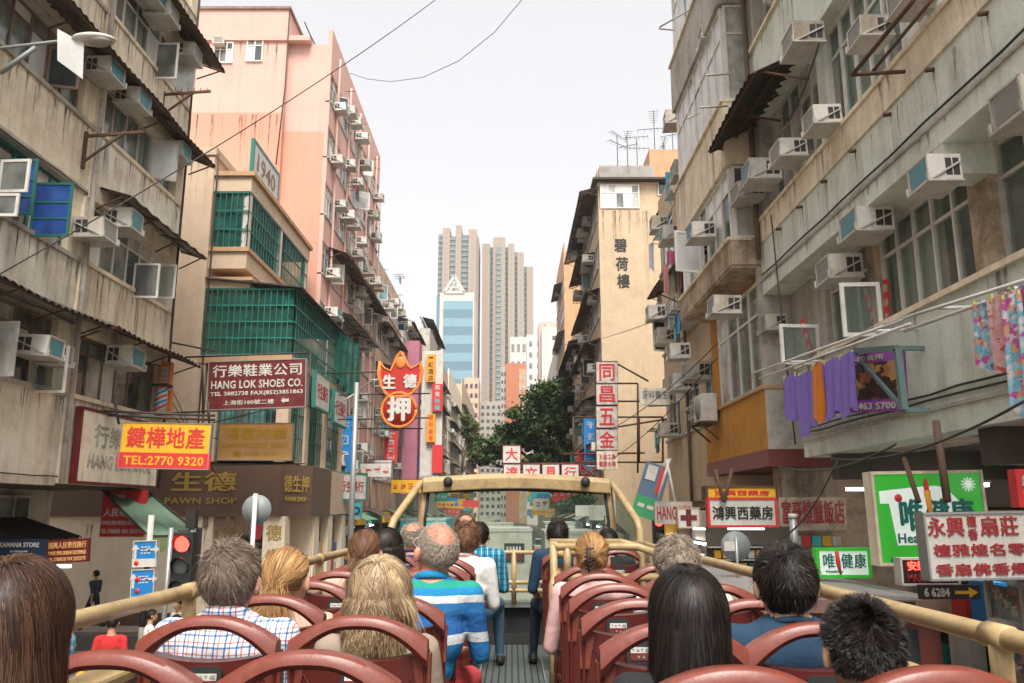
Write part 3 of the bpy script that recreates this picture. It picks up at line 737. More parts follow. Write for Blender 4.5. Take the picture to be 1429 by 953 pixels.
for y in (29.7, 32.6, 35.7): box('post', W['sand'], (-7.7, -7.36, y-.3, y+.2, 5.2, 8.45), cb)
mb = MB()
for i in range(11): mb.bar((-9.65+i*.19, TY+.1, 5.3), (-9.65+i*.19, TY+.1, 8.45), .03)
for i in range(30): mb.bar((-7.45, 27.4+i*.28, 5.3), (-7.45, 27.4+i*.28, 8.45), .03)
for z in (6.1, 6.9, 7.7): mb.bar((-9.7, TY+.1, z), (-7.7, TY+.1, z), .035); mb.bar((-7.45, TY+.4, z), (-7.45, 35.8, z), .035)
mb.build('grille', W['frameg'], cb)
window(cb, (-9.7, TY+.28, 5.5), 2.0, 2.6, 0, 4, .3, W['frameg'], [W['p0'], W['p1'], W['p3']], .05, seed=5)
window(cb, (-8.55, 28.0, 5.5), 7.2, 2.6, R(90), 10, .3, W['frameg'], [W['p0'], W['p1'], W['p3']], .05, seed=6)
# granite band, chamfered corner
mb = MB(); pl = [(-22, TY-.15), (-7.45, TY-.15), (-6.75, TY+1.2), (-6.75, TY+4.2), (-22, TY+4.2)]
n = 5; vs = [(x, y, 3.45) for x, y in pl]+[(x, y, 5.12) for x, y in pl]
mb.add(vs, [tuple(range(n-1, -1, -1)), tuple(range(n, 2*n))]+[(i, (i+1) % n, n+(i+1) % n, n+i) for i in range(n)]); mb.build('fascia', W['stone'], cb)
box('fascia', W['sand'], (-12, -6.8, TY+4.22, 36.2, 3.5, 5.1), cb)
# ground storey: tile wall with recessed shop entrance
box('tile_wall', W['tile'], (-40, -9.9, TY-.03, TY+.5, 0.1, 3.46), cb)
box('skirting', W['stone'], (-40, -9.88, TY-.06, TY, 0.1, .5), cb)
box('tile_wall', W['tile'], (-9.9, -9.55, TY-.03, 36, 0.1, 3.46), cb)
box('entrance_wall', W['tile'], (-9.6, -6.9, TY+2.2, TY+2.5, .1, 3.46), cb)
for (u0, u1, v0, v1) in ((283, 292, 708, 736), (299, 315, 714, 740), (321, 329, 708, 734)):
    a = P(u0, v1, Y=TY-.05); c = P(u1, v0, Y=TY-.05); 
    sbox('wall_plaque', W['frameb'], c.x-a.x, .05, c.z-a.z, cb, (a.x, TY-.08, a.z))
window(cb, (-9.4, TY+2.15, .2), 1.2, 2.6, 0, 1, None, W['frameb'], [W['p0']], .08, seed=3)
pw = box('pillar', W['tile'], (-7.95, -7.25, TY, TY+.6, .1, 3.46), cb)
for i, ch in enumerate('德生押'): letters(cb, ch, .5, .5, (-7.6, TY-.01, 2.95-i*.75), W['gold'])
for y in (TY+2.3, TY+4.5, 34.0): box('pillar', W['tile'], (-7.2, -6.85, y, y+.7, .1, 3.46), cb)
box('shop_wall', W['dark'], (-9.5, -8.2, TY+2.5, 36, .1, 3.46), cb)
letters(cb, '生德', 2.1, .62, (-9.9, TY-.17, 4.55), W['gold'], bold=.03); letters(cb, 'PAWN SHOP', 2.3, .2, (-9.95, TY-.17, 3.95), W['gold'])
lt = letters(cb, '德生押', 1.2, .55, (-7.1, TY+.5, 4.5), W['gold'], rz=math.atan2(1.35, .7)); lt.location = (-7.08, TY+.5, 4.5)
letters(cb, 'PAWN SHOP', 1.0, .16, (-7.08, TY+.5, 4.0), W['gold'], rz=math.atan2(1.35, .7))
sb = board('building_sign', 'white 1940 date sign with green frame on the roof of the corner building', 'sign', (-9.25, 29.0, 15.98), 3.0, 1.15,
   [('1940', 0, .6, .75, W['frameb'])], W['whitep'], rz=R(90), t=.1, border=W['teal'], bw=.12)
for i, (y, z, h, w_) in enumerate(((30.2, 7.9, 1.2, 2.2), (33.5, 7.7, 1.25, 2.4), (34.2, 4.6, 1.0, 1.8))):
    board('shop_sign', ['small white sign with red characters and teal edge, nearest of three on the corner building', 'white sign with red characters and teal edge beneath the green net', 'low white sign with red characters beside the granite band'][i],
          'shop sign', (-7.05 if i < 2 else -6.6, y, z), w_, h, [('行生藥行', 0, .45, .8, W['darkred'])], W['whitep'], rz=R(90) if i < 2 else R(60), border=W['teal'], bw=.07)
drainpipe(-10.36, 'L', TY-.04, 5, 15.9, 'black cable pipe at the sand wall corner', W['iron'], .03)
cable([(-12.4, TY-.05, 5.2), (-12.35, TY-.05, 9), (-12.2, TY-.05, 16.1)], 'black cable running down the sand coloured side wall', .02, group='cables clipped to walls')
cable([(-15, TY-.1, 9.2), (-12.3, TY-.1, 7.6), (-10.4, TY-.1, 6.1)], 'black cable sloping across the sand wall', .02, group='cables clipped to walls')

# ================================================================== LEFT PINK BLOCK
pb = root('apartment_block', 'tall salmon pink apartment block with strip windows and rows of air conditioners', 'building', (-14, 44, 0))
PY = 36.6; PT = 26.0
box('wall', W['salmon'], (-19.4, -10.9, PY-.35, PY+.5, 0, 22.2), pb)
box('wall', W['salmon'], (-10.9, -9.0, PY, PY+.5, 0, 21.4), pb)
box('wall', W['pink'], (-19.4, -10.9, PY-.33, PY+.5, 22.2, PT), pb)
box('wall', W['pink'], (-10.9, -9.0, PY+.01, PY+.5, 21.4, PT), pb)
box('wall', W['pink'], (-26, -19.4, PY+2.0, PY+2.5, 0, PT), pb)
box('cornice', W['pink'], (-19.5, -9.8, PY-.45, PY+.5, PT-.05, PT+.2), pb)
box('roof_house', W['pink'], (-15.6, -10.95, PY-.2, PY+6, PT+.2, PT+1.75), pb)
box('roof_coping', W['frameb'], (-15.7, -10.85, PY-.3, PY+6.1, PT+1.75, PT+1.88), pb)
for (u, v, w_, h_) in ((297, 88, .95, 1.1), (343, 86, .8, 1.3)):
    q = P(u, v, Y=PY-.36); window(pb, q, w_, h_, 0, 3 if w_ > .9 else 2, .35, W['framew'], [W['p0'], W['p3'], W['p4']], .06, seed=int(u))
ac(P(308, 66, Y=PY-.36), 0, 'window air conditioner above the small window on the pink side wall', 'grey', .8)
for v in (172, 108): q = P(258, v, Y=PY+1.95); window(pb, q, .7, 1.2, 0, 1, .4, W['frame'], [W['p0'], W['p3']], .06, seed=v)
facade(pb, PX, 'L', PY+.02, 51.5, [5.8+i*2.87 for i in range(7)], 1.55, W['pink'], bay=3.0, pier=.35, cols=4, tr=.3, top=PT-.1, base=3.4, depth=10, acs=.8, acl='pink block',
       canp=.35, seed=21, simple=False, pms=GLS+[W['p4'], W['p2']], parm=W['pink'], rec=.2, fm=W['frame'], opens=.25)
for i in range(5):
    y = 38+i*2.9; drainpipe(PX+.02, 'L', y, 3.4, PT, 'drainpipe down the pink street front, number %s from the corner' % ['one', 'two', 'three', 'four', 'five'][i], W['pink'], .06, .05)

# ================================================================== LEFT, FARTHER BLOCKS
specs = [('L', 51.7, 64, 19.0, 'peach', 'ochre stained peach tenement beyond the pink block'), ('L', 64.2, 76, 18.0, 'pale', 'grey white tenement with crowded aerials on its roof'),
         ('L', 76.2, 92, 20.5, 'pale', 'pale block whose end wall shows above the red sign'), ('L', 92.2, 112, 21, 'peach', 'peach tenement behind the hanging sign column'),
         ('L', 112.4, 140, 22, 'beige', 'beige tenement row far down the left side'), ('L', 140.4, 190, 25, 'cream', 'cream tenement at the far left end of the street')]
for i, (sd, a, b_, tp, m, lab) in enumerate(specs):
    t = root('tenement_building', lab, 'building', (LX-3, (a+b_)/2, 0))
    nfl = int((tp-5.5)/2.9)
    near = a < 90
    facade(t, PX+.1*(i % 3), sd, a, b_, [5.6+k*2.9 for k in range(nfl+ (1 if near else 0))], 1.6, W[m], bay=3.1 if near else 4.5, pier=.4, cols=4, tr=.3 if near else None, top=tp, base=3.6, depth=10,
           acs=.62 if near else .3, acl=['ochre stained block','aerial crowded block','pale end wall block','peach block','beige far block','cream far block'][i], canp=.6, seed=40+i, simple=not near, pms=GLS, detail_ac=a < 70)
for i in range(9):
    y = 52+i*2.6; antenna(PX-1.2-(i % 3)*.7, y, 18.8 + (0 if y < 64 else -.5), 2.2+(i*7 % 5)*.45, 'roof aerial on the left side, %s from the pink block' % ['first','second','third','fourth','fifth','sixth','seventh','eighth','ninth'][i], i)
for i in range(3): antenna(PX-.2, 40+i*4.6, PT-2.6+i*-.1, 2.4, ['aerial','tall aerial','bent aerial'][i]+' fixed at the far edge of the pink block', 30+i)

stains(cb, 0, 'L', -22, -10.5, 15.8, 26, 2.2, W['drip'], 1, .12, Yp=TY); stains(cb, 0, 'L', -14, -8, 3.2, 20, 1.2, W['dripg'], 2, .1, Yp=TY-.03); stains(pb, 0, 'L', -19, -11, 22.1, 30, 3.5, W['drip'], 3, .16, Yp=PY-.355); stains(pb, 0, 'L', -19, -11, PT-.1, 18, 2.0, W['dripg'], 4, .12, Yp=PY-.335)
# ================================================================== RIGHT, NEAR GREEN BLOCK
RX = 4.65
ra = root('tenement_building', 'pale green concrete tenement filling the upper right with deep window bands', 'building', (8, 6, 0))
HR = [7.55, 10.9, 14.2, 17.5]; SR = [5.95, 8.97, 12.4, 15.7]
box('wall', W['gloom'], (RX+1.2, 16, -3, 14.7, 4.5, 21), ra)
zz = [4.47]+HR
for i, q in enumerate(SR):
    if i == 1:
        box('parapet', W['green'], (RX, RX+.6, -3, 14.78, 7.55, 8.5), ra); box('ledge', W['beige'], (RX-.03, RX+.6, -3, 14.77, 8.5, 8.97), ra)
        box('rib', W['grey'], (RX-.03, RX, -3, 14.77, 7.80, 7.83), ra)
    else: box('parapet', [W['green'], 0, W['green'], W['green']][i], (RX, RX+.5, -3, 14.78 if i else 13.2, zz[i], q), ra)
    box('sill', W['beige'], (RX-.06, RX+.62, -3, 14.79 if i else 13.21, q-.06, q+.004), ra)
    box('soffit', W['brown'] if i == 0 else W['grey'], (RX+.02, RX+1.3, -3, 14.76 if i else 13.18, zz[i]+.02, zz[i]+.2), ra)
box('rib', W['grey'], (RX-.03, RX, -3, 13.19, 4.72, 4.76), ra)
box('parapet', W['green'], (RX, RX+.5, -3, 14.78, 17.5, 21), ra)
for i in range(4):
    q, h_ = SR[i], HR[i]; xr = RX+.62 if i == 0 else RX+.28
    ys = [(0.2, 3.4), (3.75, 6.35), (6.75, 8.35), (8.8, 11.2), (11.5, 13.1)] if i == 0 else [(.6, 4.6), (5.0, 8.6), (8.9, 11.6), (11.9, 14.4)]
    for k, (a, c) in enumerate(ys):
        fm = W['frame'] if (i+k) % 3 else W['framew']
        window(ra, (xr, c, q+.005), c-a, h_-q-.01, R(-90), max(3, int((c-a)/.44)), .26, fm, [W['glass']]*5+[W['p2'] if i else W['glass'], W['p3'] if i else W['glass']]+([W['p4']]*3+[W['p2']]*2 if i > 0 else []), .055, curtains=True, seed=100+i*10+k,
               opn=[None, 2, 1, None][(i+k) % 4] if i != 0 else None)
    for (a, c), (a2, c2) in zip(ys[:-1], ys[1:]):
        box('pier', W['brown'] if i == 0 else W['green'], (xr-.12, xr+.5, c-.002, a2+.002, q+.004, h_-.004), ra)
    box('pier', W['grey'], ((RX+.02) if i else RX+.5, RX+1.2, 14.42 if i else 13.15, 14.76, q+.004, h_-.004), ra)
for y in (3.6, 8.5): box('beam', W['green'], (RX+.01, RX+.65, y-.18, y+.18, 7.2, 7.56), ra)
canopy(ra, RX+.1, 'R', 12.0, 15.0, 10.95, .95, .45, W['tinblack'], seed=12, amp=.03)
canopy(ra, RX+.1, 'R', 11.5, 15.0, 14.6, .9, .4, W['tinblack'], seed=13, amp=.03)
for i, (u, v, kd, sz, nm) in enumerate([(1143, 72, 'grey', 1.0, 'large cream one above the dark canopy'), (1085, 256, 'teal', 1.0, 'with teal front at the near corner'), (1062, 280, 'grey', .9, 'just below the teal fronted one'),
        (1236, 330, 'teal', 1.0, 'under the green band with teal front'), (1196, 392, 'grey', .95, 'below the green band with tan front'), (1094, 462, 'grey', .85, 'by the pink banner window'), (1482, 165, 'grey', .85, 'at the right frame edge'),
        (1012, 60, 'grey', 1.0, 'high up under the dark corrugated canopy'), (1238, 60, 'grey', .8, 'high by the rusty laundry rack'), (1120, 225, 'grey', .8, 'between the canopy and the teal one'), (1330, 262, 'teal', .8, 'below the green beam'), (1168, 180, 'grey', .75, 'on the beige ledge'), (975, 40, 'grey', .8, 'near the top by the brown block'), (1300, 8, 'grey', .8, 'at the very top')]):
    p = P(u, v, X=RX-.02+(.35 if v > 300 else 0)); ac(p, R(-90), 'air conditioner on green right tenement, ' + nm, kd, sz*.82)
for (u, v0, v1, wd, ang) in ((1148, 452, 508, .62, 6), (1232, 395, 470, .5, -4)):
    b_ = P(u, v1, X=RX+.05); t_ = P(u, v0, Y=b_.y); casement(ra, b_-Vector((wd, 0, 0)), wd, t_.z-b_.z, ang, W['framew'], W['glass'])
# stains / stub pipes
mb = MB()
for k in range(12): y = 2.0+k*1.05; mb.tube([(RX+.05, y, 8.42), (RX-.09, y, 8.40)], .025, 6)
mb.build('weep_pipe', W['rust'], ra)
stains(ra, RX, 'R', 1, 14.6, 8.42, 26, .75, W['drip'], 3, .05); stains(ra, RX, 'R', 1, 14.6, 5.9, 34, 1.1, W['dripg'], 4, .1); stains(ra, RX-.03, 'R', 1, 14.6, 8.9, 30, .5, W['drip'], 5, .12); stains(ra, RX, 'R', 1, 14.6, 12.3, 40, 1.3, W['dripg'], 6, .1); stains(ra, RX, 'R', 1, 14.6, 7.79, 30, .3, W['dripg'], 7, .12)
for k_ in range(12): stains(ra, RX, 'R', 1.98+k_*1.05, 2.02+k_*1.05, 8.40, 2, .9, W['drip'], 70+k_, .045)
# arcade below
box('shop_wall', W['stone'], (7.4, 16, -3, 16.2, 0, 4.6), ra)
box('end_wall', W['brown'], (4.95, 7.4, 15.4, 15.8, .12, 4.5), ra)
box('beam', W['gloom'], (4.8, 7.4, 8.2, 8.5, 4.1, 4.5), ra); box('beam', W['gloom'], (4.8, 7.4, 12.2, 12.5, 4.1, 4.5), ra)

# ================================================================== RIGHT SECOND BLOCK (ochre front)
BX = 4.1
rb = root('tenement_building', 'narrow brown and ochre tenement between the green block and the cream block', 'building', (7, 17, 0))
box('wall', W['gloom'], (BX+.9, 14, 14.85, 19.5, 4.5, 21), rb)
for (z0, z1, m) in ((4.72, 5.86, 'ochre'), (8.15, 8.68, 'brown'), (10.16, 11.5, 'beige'), (13.6, 14.9, 'grey'), (17, 18.2, 'beige'), (20, 21, 'grey')):
    xo_ = BX if m != 'ochre' else BX+.48
    box('parapet', W[m], (xo_, xo_+.4, 14.82, 19.5, z0, z1), rb)
    box('side_wall', W['grey'] if m == 'ochre' else W[m], (xo_+.003, RX+1.2, 14.80, 14.95, z0+.002, z1-.002 if m != 'ochre' else 8.1), rb)
    box('sill', W['beige'] if m != 'ochre' else W['tan'], (xo_-.05, xo_+.4, 14.78, 19.52, z1-.05, z1+.01), rb)
box('slab', W['redbody'], (BX+.46, 8, 14.78, 19.5, 4.42, 4.72), rb)
box('wall', W['ochre'], (BX+.7, BX+.9, 14.96, 19.5, 5.86, 8.1), rb)
box('soffit', W['brown'], (BX+.02, BX+1, 14.84, 19.48, 8.10, 8.16), rb)
for i, (q, h_) in enumerate(((5.87, 7.9), (8.69, 10.15), (11.51, 13.6), (14.91, 17), (18.2, 20))):
    w_ = 4.4 if i else 3.2
    window(rb, (BX+(.12 if i else .58), 14.95+w_, q), w_, h_-q-.01, R(-90), 7 if i else 4, .3, W['framew'], [W['p4'], W['glass'], W['p4'], W['p4'], W['p2']] if i else [W['glass'], W['p2']], .06, curtains=(i == 0), seed=140+i, opn=3 if i == 1 else None)
    if i: window(rb, (BX+.12, 14.9, q), .9, h_-q-.01, 0, 2, .3, W['framew'], [W['glass'], W['p2']], .05, curtains=(i == 0), seed=150+i)
box('wall', W['cream'], (BX+.6, 10, 17.95, 19.5, 3.4, 4.4), rb)
for i, (u, v, kd, sz, nm) in enumerate([(995, 335, 'teal', .95, 'below the beige band'), (1030, 440, 'grey', .9, 'over the corner windows of the ochre wall'), (962, 500, 'grey', .85, 'at the far end under the soffit')]):
    p = P(u, v, X=BX+.02); ac(p, R(-90), 'air conditioner on the ochre fronted tenement, ' + nm, kd, sz*.85)
r_ = empty('outdoor_unit', 'white outdoor cooling unit on a shelf at the far edge of the ochre wall', 'air conditioner', P(996, 590, X=BX+.42), R(-90))
MB().box(-.4, .4, -.34, 0, 0, .62).build('casing', W['acw'], r_, bevel=.02); MB().disc((0, -.34, .31), .24, (0, -1, 0), .02, 20).build('fan_grille', W['acgrey'], r_)
mb = MB(); mb.box(-.5, .5, -.45, 0, -.05, -.01); mb.bar((-.4, -.4, -.05), (-.4, 0, -.4), .04); mb.bar((.4, -.4, -.05), (.4, 0, -.4), .04); mb.build('shelf', W['rust'], r_)

# ================================================================== RIGHT THIRD BLOCK (cream, low)
CXR = 5.15
rc = root('tenement_building', 'cream tenement with patched awnings and laundry right of the black lettered wall', 'building', (8, 24, 0))
facade(rc, CXR, 'R', 19.55, 27.5, [5.9, 8.8, 11.6], 1.6, W['cream'], bay=2.6, pier=.7, cols=3, tr=.3, top=13.4, base=3.9, depth=7, acs=.9, acl='cream tenement', canp=.6, canm=W['tinlite'], seed=61, simple=False, pms=GLS)
box('roof_house', W['peach'], (CXR+.6, 11, 20.5, 26.5, 14.3, 19.5), rc)
ac((CXR+.55, 25.5, 16.2), R(-90), 'air conditioner on the roof house of the cream tenement', 'grey', 1)
facade(root('tenement_building', 'cream rear block set back behind the low cream tenement', 'building', (11, 33, 0)), 7.2, 'R', 28.2, 38, [5.9+2.9*i for i in range(4)], 1.6, W['cream'], bay=3, cols=3, top=17.2, acs=.5, acl='set back block', seed=62, pms=GLS)

# ================================================================== RIGHT YELLOW BLOCK
rd = root('tenement_building', 'tall cream yellow tenement with three black characters painted on its end wall', 'building', (9, 51, 0))
DY = 45.0; DXR = 4.95
box('end_wall', W['cream'], (DXR+.02, 13, DY, DY+.5, 0, 22.3), rd)
box('pilaster', W['cream'], (DXR+.02, 8.0, DY-.15, DY, 0, 20.6), rd)
facade(rd, DXR, 'R', DY+.1, 58, [5.8+i*2.85 for i in range(6)], 1.6, W['cream'], bay=3.1, pier=.4, cols=4, tr=.3, top=22.2, base=3.8, depth=8, acs=.8, acl='cream yellow block', canp=.95, canm=W['tin'], seed=71, simple=False, pms=GLS)
canopy(rd, DXR+.02, 'R', DY-.4, 59, 21.9, 1.1, .3, W['tinlite'], seed=72, pitch=.3)
q = P(838, 291, Y=DY-.16); window(rd, q, 2.25, 1.45, 0, 5, .35, W['framew'], [W['p3'], W['p4'], W['p2']], .06, seed=7)
q = P(918, 273, Y=DY-.02); window(rd, q, 1.0, 1.0, 0, 2, None, W['frame'], [W['p0'], W['p3']], .06, seed=8)
MB().box(DXR-.3, 9.3, DY-.5, DY+5, 22.3, 22.42).build('eave', W['tinblack'], rd)
mb = MB()
for i in range(26): mb.box(DXR+.1+i*.12, DXR+.17+i*.12, DY-.35, DY-.3, 22.45, 23.2)
mb.box(DXR+.1, 8.2, DY-.3, DY+3, 22.42, 23.15); mb.build('sheet_roof', W['tinlite'], rd)
box('roof_house', W['tan'], (8.0, 13, DY-.1, DY+4, 22.42, 24.3), rd)
for ch, v in zip('碧荷樓', (342, 368, 392)):
    q = P(868-(2 if ch == '碧' else 0)+(2 if ch == '樓' else 0), v, Y=DY-.17); letters(rd, ch, .72, .82, q, W['ink'], bold=.03)
for i in range(8): antenna(6.3+i*.75, DY+1+(i % 3), 23.1+(i > 4)*1.2, 2.6+(i*5 % 4)*.4, 'roof aerial on the cream yellow block, %s from the left' % ['first','second','third','fourth','fifth','sixth','seventh','eighth'][i], 60+i)
stains(rd, 0, 'R', 5.2, 7.9, 20.5, 16, 3.0, W['drip'], 8, .1, Yp=DY-.152); stains(rd, 0, 'R', 8.1, 12, 22.2, 16, 3.0, W['drip'], 9, .1, Yp=DY)
# farther right
specs = [(58.3, 78, 17.5, 'peach', 'peach tenement behind the cream yellow block'), (82, 96, 30, 'tan', 'tall tan block rising behind the cream yellow one'),
         (96.5, 130, 22, 'pale', 'pale tenement far down the right side'), (130.5, 180, 24, 'beige', 'beige tenement at the far right end of the street')]
for i, (a, b_, tp, m, lab) in enumerate(specs):
    t = root('tenement_building', lab, 'building', (9, (a+b_)/2, 0)); nfl = int((tp-5.5)/2.9)
    facade(t, 5.2+.15*(i % 2), 'R', a, b_, [5.6+k*2.9 for k in range(nfl)], 1.6, W[m], bay=3.4 if a < 80 else 5, cols=4, top=tp, base=3.6, acs=.4 if a < 80 else .2, acl=['peach right block','tall tan block','pale right block','beige right block'][i], canp=.6, seed=80+i, simple=True, pms=GLS, detail_ac=False)

W['towerw'] = mat('tower_windows', (.24,.22,.20), bump=0, rough=.4); W['towerc'] = mat('tower_strip_floors', (.27,.29,.27), bump=0); W['cyana'] = pane_mat('cyan_curtain_glass', (.17,.31,.37), .25, .12); W['cyanb'] = pane_mat('teal_curtain_glass', (.10,.20,.25), .25, .12)
W['whitewall'] = mat('white_render', (.70,.67,.63), streak=.3, dirt=(.45,.4,.36), dam=.3)
# ================================================================== STREET END AND TOWERS
def block(name, label, u0, u1, vtop, Y, depth, m, cat='building', strips=(), rows=0, cols=0, wm=None, z0=0, group=None, ww=.55, wh=.45):
    a = P(u0, vtop, Y=Y); c = P(u1, vtop, Y=Y); t = root(name, label, cat, ((a.x+c.x)/2, Y, 0), group)
    top = a.z; box('wall', m, (a.x, c.x, Y, Y+depth, z0, top), t)
    for (f0, f1, sm) in strips:
        box('window_strip', sm, (a.x+(c.x-a.x)*f0, a.x+(c.x-a.x)*f1, Y-.25, Y+.1, z0, top-1.5), t)
    if rows:
        mb = MB(); cw = (c.x-a.x)/cols; rh = (top-2)/rows
        for i in range(rows):
            for j in range(cols):
                mb.box(a.x+cw*(j+.5-ww/2), a.x+cw*(j+.5+ww/2), Y-.12, Y+.05, 1+rh*(i+.5-wh/2), 1+rh*(i+.5+wh/2))
        o = mb.build('window_grid', wm or W['p3'], t); o['kind'] = 'stuff'
    return t, a.x, c.x, top
def tower(label, segs, Y, m):
    """segs: (u0, u1, vtop, setback, strip?)"""
    a = P(segs[0][0], 500, Y=Y); t = root('residential_tower', label, 'tower', (a.x, Y, 0))
    for (u0, u1, vt, sb, strip) in segs:
        p0 = P(u0, vt, Y=Y+sb); p1 = P(u1, vt, Y=Y+sb); x0, x1 = p0.x, p1.x; top = p0.z
        box('wall', W['towerb'] if strip else m, (x0, x1, Y+sb, Y+sb+26, 0, top), t)
        mb = MB(); n = int(top/3.0); w_ = x1-x0
        for i in range(n):
            z = 2+i*3.0
            if strip: mb.box(x0+.1, x1-.1, Y+sb-.4, Y+sb+.1, z, z+1.0)
            else:
                k = max(1, int(w_/5))
                for j in range(k): mb.box(x0+w_*(j+.5)/k-.4, x0+w_*(j+.5)/k+.4, Y+sb-.06, Y+sb+.1, z, z+1.1)
        o = mb.build('floor_band' if strip else 'window_grid', W['towerc'] if strip else W['towerw'], t); o['kind'] = 'stuff'
    return t
tower('tall beige residential tower left of the gap, behind the blue glass building', [(612, 618, 327, 6, True), (618, 628, 318, 0, False), (628, 636, 330, 2, True), (636, 644, 314, 0, False), (644, 654, 328, 3, True), (654, 665, 320, 0, False), (665, 671, 331, 4, True), (671, 673, 331, 0, False)][:6]+[(655, 668, 331, 6, False)], 430, W['tower'])
tower('stepped beige residential tower right of the gap', [(673, 684, 340, 2, False), (684, 688, 345, 5, True), (688, 705, 331, 0, False), (693, 699, 345, -1.5, True), (705, 709, 345, 5, True), (709, 718, 340, 1, False), (718, 722, 352, 5, True), (722, 731, 352, 1, False), (731, 735, 372, 5, True), (735, 744, 372, 2, False)], 440, W['tower'])
gt, x0, x1, tp = block('office_building', 'blue glass office building with a white open triangle on its roof', 614, 662, 408, 300, 20, W['pale'])
_m = P(640, 408, Y=300)
gb = P(619, 420, Y=300); gb1 = P(660, 420, Y=300)
n = 26; h0 = gb.z
for i in range(n):
    z1 = h0-i*3.3; 
    if z1 < 6: break
    sbox('glass_band', W['cyanb'] if i % 2 else W['cyana'], gb1.x-gb.x, .8, 3.28 if i % 2 else 3.28, gt, (gb.x, 299.6, z1-3.3))
gs = P(610, 415, Y=302); box('glass_side', W['cyanb'], (gs.x, x0, 300.5, 318, 0, gs.z), gt)
apx = P(634, 385, Y=300); b0 = P(620, 408, Y=300); b1 = P(648, 408, Y=300)
mb = MB(); mb.bar(b0, apx, .9); mb.bar(apx, b1, .9); mb.bar(b0, b1, .9); mb.bar(b0+Vector((0,8,0)), apx+Vector((0,8,0)), .8); mb.bar(apx+Vector((0,8,0)), b1+Vector((0,8,0)), .8); mb.bar(apx, apx+Vector((0,8,0)), .8)
for f in (.3, .6): mb.bar(b0.lerp(apx, f), b1.lerp(apx, f), .4)
mb.build('roof_triangle', W['whitep'], gt)
block('apartment_block', 'grey block below the glass building at the end of the street', 648, 668, 527, 230, 14, W['peach'], rows=14, cols=3, wm=W['p0'])
block('apartment_block', 'orange brick clad block at the street end', 706, 736, 507, 260, 16, W['brick'], rows=0)
block('apartment_block', 'dark windowed flank of the orange brick block', 699, 707, 512, 262, 16, W['grey'], rows=18, cols=2, wm=W['p0'])
block('apartment_block', 'orange balconied block in front of the brick one', 724, 738, 515, 240, 10, W['tan'], rows=14, cols=3, wm=W['p2'])
block('apartment_block', 'pale grey block behind the orange brick one', 712, 735, 470, 300, 12, W['pale'], rows=10, cols=3, wm=W['p3'])
block('apartment_block', 'narrow white block with stacked bay windows', 735, 757, 467, 215, 14, W['whitewall'], rows=16, cols=2, wm=W['p3'], ww=.4)
t, xa, xb, tp = block('apartment_block', 'plain white rendered block with one small window above the tree', 756, 812, 456, 170, 14, W['pale'])
q = P(783, 514, Y=169.9); window(t, q, 1.4, 1.3, 0, 2, None, W['frameb'], [W['p0']], .1)
box('roof_house', W['grey'], (xa+1, xa+7, 172, 180, tp, tp+1.6), t)
block('apartment_block', 'low pinkish block on the roofline left of the white wall', 752, 790, 450, 190, 10, W['pink'])
block('apartment_block', 'pale grey end wall with small windows above the red sign', 563, 600, 458, 76.0, 8, W['grey'], rows=0)
block('mauve_building', 'mauve slab building behind the hanging sign column', 561, 589, 478, 75.7, 6, W['purplewall'])
block('apartment_block', 'far grey block closing the street behind the trees', 655, 760, 560, 330, 20, W['grey'], rows=16, cols=14, wm=W['p0'])
block('apartment_block', 'far brown block closing the street at the left', 590, 660, 545, 340, 20, W['tan'], rows=16, cols=10, wm=W['p0'])
# ================================================================== THE BUS
DZ = 2.29                                   # upper deck floor
bus = root('open_top_bus', 'open topped sightseeing bus with burgundy seats and cream handrails carrying the passengers', 'bus', (0, 4, 0))
BY0, BY1 = -.6, 9.2
# body below the deck
mb = MB(); prof = [(-1.22, .35), (1.22, .35), (1.25, .6), (1.25, 2.2), (-1.25, 2.2), (-1.25, .6)]
mb.prism(prof, (0, BY1+.02, 0), (1, 0, 0), (0, 0, 1), BY1-BY0+.04)
mb.build('body', W['redbody'], bus)
box('lower_window', W['p0'], (-1.256, 1.256, BY0+.6, BY1-.5, 1.15, 1.95), bus)
for y in (1.4, 7.2):
    for s in (-1, 1):
        wl = MB().disc((s*1.26, y, .48), .48, (-s, 0, 0), .28, 28).build('wheel', W['black'], bus); MB().disc((s*1.27, y, .48), .26, (-s, 0, 0), .05, 20).build('rim', W['steel'], wl)
box('deck_floor', W['deck'], (-1.22, 1.22, BY0, BY1, 2.2, DZ), bus)
mb = MB()
for i in range(9): x = -.22+.055*i; mb.box(x-.006, x+.006, BY0, BY1-.1, DZ, DZ+.004)
mb.build('floor_ribbing', W['black'], bus)
# raised seat plinths both sides of the aisle
for s in (-1, 1):
    box('seat_plinth', W['deck'], (s*.27, s*1.215, BY0, BY1-1.2, DZ+.001, DZ+.03), bus); box('plinth_trim', W['steel'], (s*.262, s*.272, BY0, BY1-1.2, DZ+.001, DZ+.036), bus)
